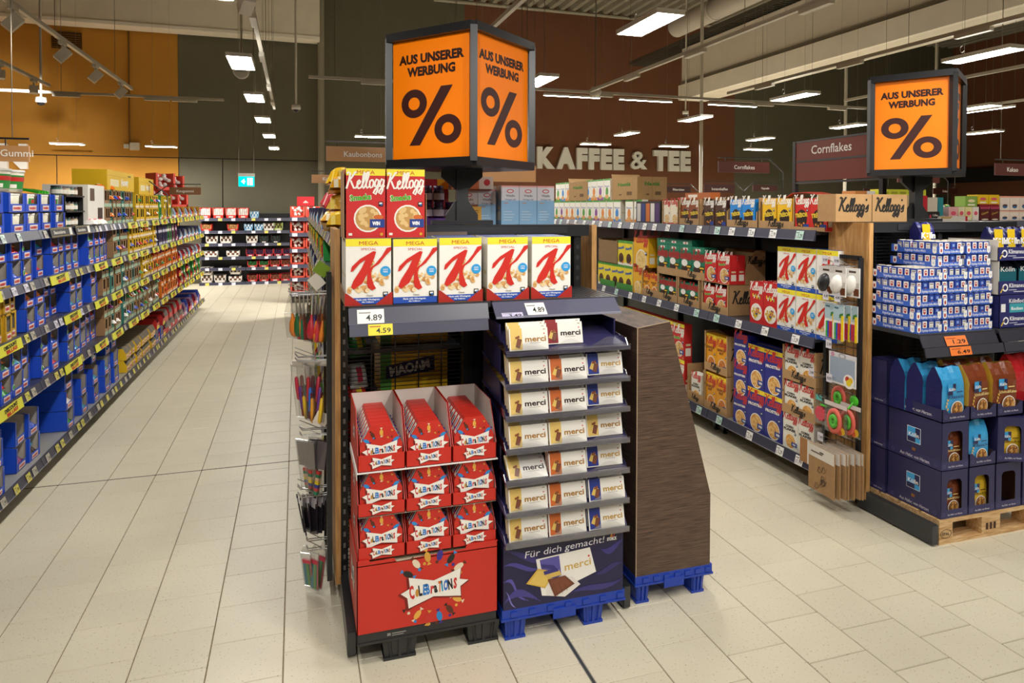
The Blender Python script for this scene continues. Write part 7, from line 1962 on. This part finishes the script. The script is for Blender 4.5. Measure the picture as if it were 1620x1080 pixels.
# muesli boxes, jars and cartons on top of the middle run
def vital(c):
    def g(f, w, h):
        f.rect(0, 0, w, h, c, 0); f.rect(0, h * .62, w, h, 'dcdde6', 1); f.rect(0, h * .96, w, h, 'e8a8a8', 1.2); f.disc(w * .5, h * .86, w * .2, 'c82a30', 2, h * .05); f.disc(w * .5, h * .86, w * .15, 'e6e6ee', 2.4, h * .03)
        f.text('Vitalis', w * .5, h * .72, h * .055, '2a2a34', 2, w=w * .5, bold=B1); f.text('Weniger süß', w * .5, h * .63, h * .035, '5a78b0', 2, w=w * .6); f.rect(w * .15, h * .55, w * .4, h * .565, 'e08a4a', 2)
        for i in range(4): f.rect(w * .12, h * (.12 + .07 * i), w * (.6 + .06 * (i % 3)), h * (.135 + .07 * i), 'd8e4f2', 2)
    return g


vb = cereal_box('muesli_box', .112, .238, .11, '8fbfe6', vital('8fbfe6'), '9cc0de', 'e6dfe0'); vbr = cereal_box('muesli_box', .112, .238, .11, '8a5238', vital('8a5238'), '7a7a8a', 'e6dfe0')
for i in range(3):
    for k in range(2): put('cereal_box', vb, None, 'light blue muesli box standing on the middle run, %s from left, %s' % (nth(i), ['front', 'behind'][k]), 'cereal box', 'light blue muesli boxes', loc=(1.237 + .1145 * i, 4.01 + .115 * k, 1.80 + .024))
put('cereal_box', vb, None, 'light blue muesli box set back left of the three front ones', 'cereal box', loc=(1.11, 4.08, 1.80)); put('cereal_box', vbr, None, 'brown muesli box beside the sign post', 'cereal box', loc=(.995, 4.08, 1.80))
mb = MB(); mb.box(-.12, .12, -.1, .1, 0, .075, 'd07a50', CARD); f = front(mb, .24, .075, -.1); f.rect(.15, 0, .24, .075, 'e6dcd4', 1); f.disc(.2, .04, .02, 'c82a30', 2)
put('cereal_box', mb, None, 'orange box lying flat on the brown muesli box', 'cereal box', loc=(1.02, 4.09, 2.04))
mb = MB(); mb.box(-.05, .05, -.04, .04, 0, .11, 'd8a02c', CARD); f = front(mb, .1, .11, -.04)
for i in range(5): f.rect(.02, .03 + .013 * i, .08, .036 + .013 * i, '9a6a10', 1)
put('cereal_box', mb, None, 'small golden yellow box right of the sign post', 'box', loc=(1.0, 3.97, 1.825))
mb = MB(); mb.box(-.075, .075, -.06, .06, 0, .30, 'a01c2a', CARD); f = front(mb, .15, .3, -.06); f.text('es', .115, .08, .05, 'f2e8e0', 1, w=.05, bold=B2); f.rect(.08, .24, .15, .3, 'e0a81c', 1); f.rect(.02, .2, .06, .23, 'd8a0a0', 1)
put('display_stand', mb, None, 'dark red card stand with yellow top behind the red cereal boxes', 'display', loc=(.81, 4.15, 1.80))
mb = MB(); mb.box(-.11, .11, -.06, .06, 0, .065, '5a2a8a', CARD); mb.prism([(-.11, .065), (-.06, .065), (-.11, .11)], -.06, .06, '5a2a8a', CARD); put('tray', mb, None, 'violet card tray under the dark jars', 'tray', loc=(.80, 4.02, 1.80))
def djar():
    mb = MB(); mb.lathe([(0, 0), (.032, 0), (.034, .06), (.026, .075)], 14, '2a1230', PLAS); mb.lathe([(.03, .075), (.03, .095), (0, .095)], 14, '3c1a4a', PLAS); mb.lathe([(.0345, .012), (.0348, .05)], 14, 'c8b8c8', CARD); return mb.build('spread_jar')


dj = djar()
for i in range(3):
    for k in range(2): put('spread_jar', dj, None, 'dark purple jar behind the red cereal boxes, %s, %s row' % (nth(i), ['lower', 'upper'][k]), 'jar', 'dark purple jars', loc=(.735 + .07 * i, 4.0, 1.866 + .096 * k)) if not (i == 2 and k) else None

# ================================================================== COFFEE AND TEA SHELF BEYOND THE RIGHT END UNIT
shelf_bay('black coffee shelf beyond the right end unit, mostly hidden', 3.0, [.2, .7, 1.2, 1.775], .5, 1.79, (7.5, 6.2, 0), 0, .06)
BX = [(6.41, 7.1, 2.082, 2.15, 'c8cc34', 'lime green carton lying on the beige carton', 'lime'), (6.72, 7.05, 1.78, 2.08, 'c8ac84', 'beige carton with red end', 'k'), (7.055, 7.12, 1.78, 2.08, 'c82030', 'red end carton beside the beige one', ''), (7.13, 7.28, 1.78, 2.06, 'd8ccba', 'pale beige box', ''), (7.29, 7.37, 1.78, 2.06, '2a8a94', 'narrow teal box', ''), (7.46, 7.6, 1.78, 1.95, 'e8b0b0', 'pink pack', 'f'), (7.61, 7.71, 1.78, 1.95, 'ece0b8', 'cream pack with pink print', 'f'), (7.72, 7.83, 1.78, 1.95, 'e6e0a0', 'pale yellow pack with pink print', 'f'), (7.84, 7.94, 1.78, 1.95, 'eee4dc', 'white pack with pink print', 'f'), (7.96, 8.12, 1.78, 1.95, '5a2020', 'dark red brown pack, left one', 'c'), (8.13, 8.28, 1.78, 1.95, '5a2020', 'dark red brown pack, right one', 'c'), (7.72, 7.91, 1.953, 2.08, '8ab04a', 'green pack lying on the pale packs', 'f'), (7.92, 8.09, 1.985, 2.10, 'e8c01c', 'yellow pack, left one', 'f'), (8.10, 8.27, 1.985, 2.10, 'e8c01c', 'yellow pack, right one', 'f'), (7.95, 8.27, 1.952, 1.984, '8a1c2a', 'flat dark red pack', '')]
for i in range(3):
    for j in range(2): BX.append((8.29 + .165 * i, 8.45 + .165 * i, 1.78 + .13 * j, 1.905 + .13 * j + (.05 if j else 0), 'ecdcd0', 'pinkish white box with cup picture, %s column %s' % (nth(i), ['lower', 'upper'][j]), 'u'))
for x0, x1, z0, z1, c, lb, sty in BX:
    w, h = x1 - x0, z1 - z0; mb = MB(); mb.box(-w / 2, w / 2, -.07, .07, 0, h, c, CARD); f = front(mb, w, h, -.07, eps=.002)
    if sty == 'f': f.disc(w * .5, h * .55, w * .3, 'e05a70' if c[0] == 'e' else 'f0e0b0', 1, h * .15, 10); f.rect(w * .2, h * .1, w * .8, h * .25, 'f4ece0', 1)
    if sty == 'c': f.text('Choco', w * .5, h * .5, h * .14, 'd8b050', 1, w=w * .7, bold=B1, rot=.3); f.rect(0, h * .85, w, h, 'b04060', 1); f.disc(w * .5, h * .1, w * .35, 'e8d8c0', 1, h * .06)
    if sty == 'u': f.disc(w * .5, h * .28, w * .25, '3a6a9a', 1, h * .14); f.disc(w * .5, h * .36, w * .24, '5a2c1a', 2, h * .06); f.rect(0, h * .9, w, h, 'f0a890', 1)
    if sty == 'lime':
        for k in range(5): f.rect(w * (.05 + .19 * k), h * .25, w * (.18 + .19 * k), h * .6, '9a9a20', 1)
    put('tea_box', mb, None, lb + ' on the far coffee shelf', 'box', 'packs on the far coffee shelf', loc=((x0 + x1) / 2, 6.30, z0 + .002))
mb = MB(); mb.box(-.12, .12, -.06, .06, 0, .115, '26221f', CARD, dict(t='d8d6d0')); f = front(mb, .24, .115, -.06); f.text('Coffee', .15, .06, .025, 'e8e4dc', 1, w=.1, bold=B1); f.disc(.05, .06, .02, 'c03048', 1)
put('coffee_pack', mb, None, 'black coffee pack before the beige carton on the far shelf', 'coffee pack', loc=(7.11, 6.24 - .06 + .02, 1.78), rz=.2)
mb = MB(); mb.box(-.2, .2, -.05, .05, 0, .06, 'd4cec6', CARD); mb.prism([(-.2, .06), (.0, .06), (-.03, .03), (-.17, .03)], -.051, -.05, 'b89a6a', CARD); mb.box(.2, .235, -.05, .05, 0, .062, 'c02030', CARD)
put('tea_box', mb, None, 'low white tray with red end before the far packs', 'tray', loc=(7.40, 6.21 - .03, 1.78))
for i in range(5):
    o = put('candy_bag', CB[[1, 4, 7, 4, 1][i]], None, 'crumpled %s tea bag pack on the far shelf, %s' % (BGC[[1, 4, 7, 4, 1][i]], nth(i)), 'tea pack', 'crumpled tea packs', loc=(7.27 + .1 * i, 6.45, 1.93), rz=.5 * i)
mb = MB(); mb.box(-.5, .4, -.15, .15, 0, .145, 'b9a27a', KRAFT); put('tea_box', mb, None, 'plain board box supporting crumpled tea packs', 'box', loc=(7.5, 6.5, 1.78))
mb = MB(); mb.box(-.14, .14, -.1, .1, 0, .35, 'd88a4a', CARD); f = front(mb, .28, .35, -.1, eps=.002); f.rect(.16, 0, .28, .35, 'e8e2da', 1)
put('tea_box', mb, None, 'orange and white box behind the closed brown cartons', 'box', loc=(6.22, 6.35, 1.78))
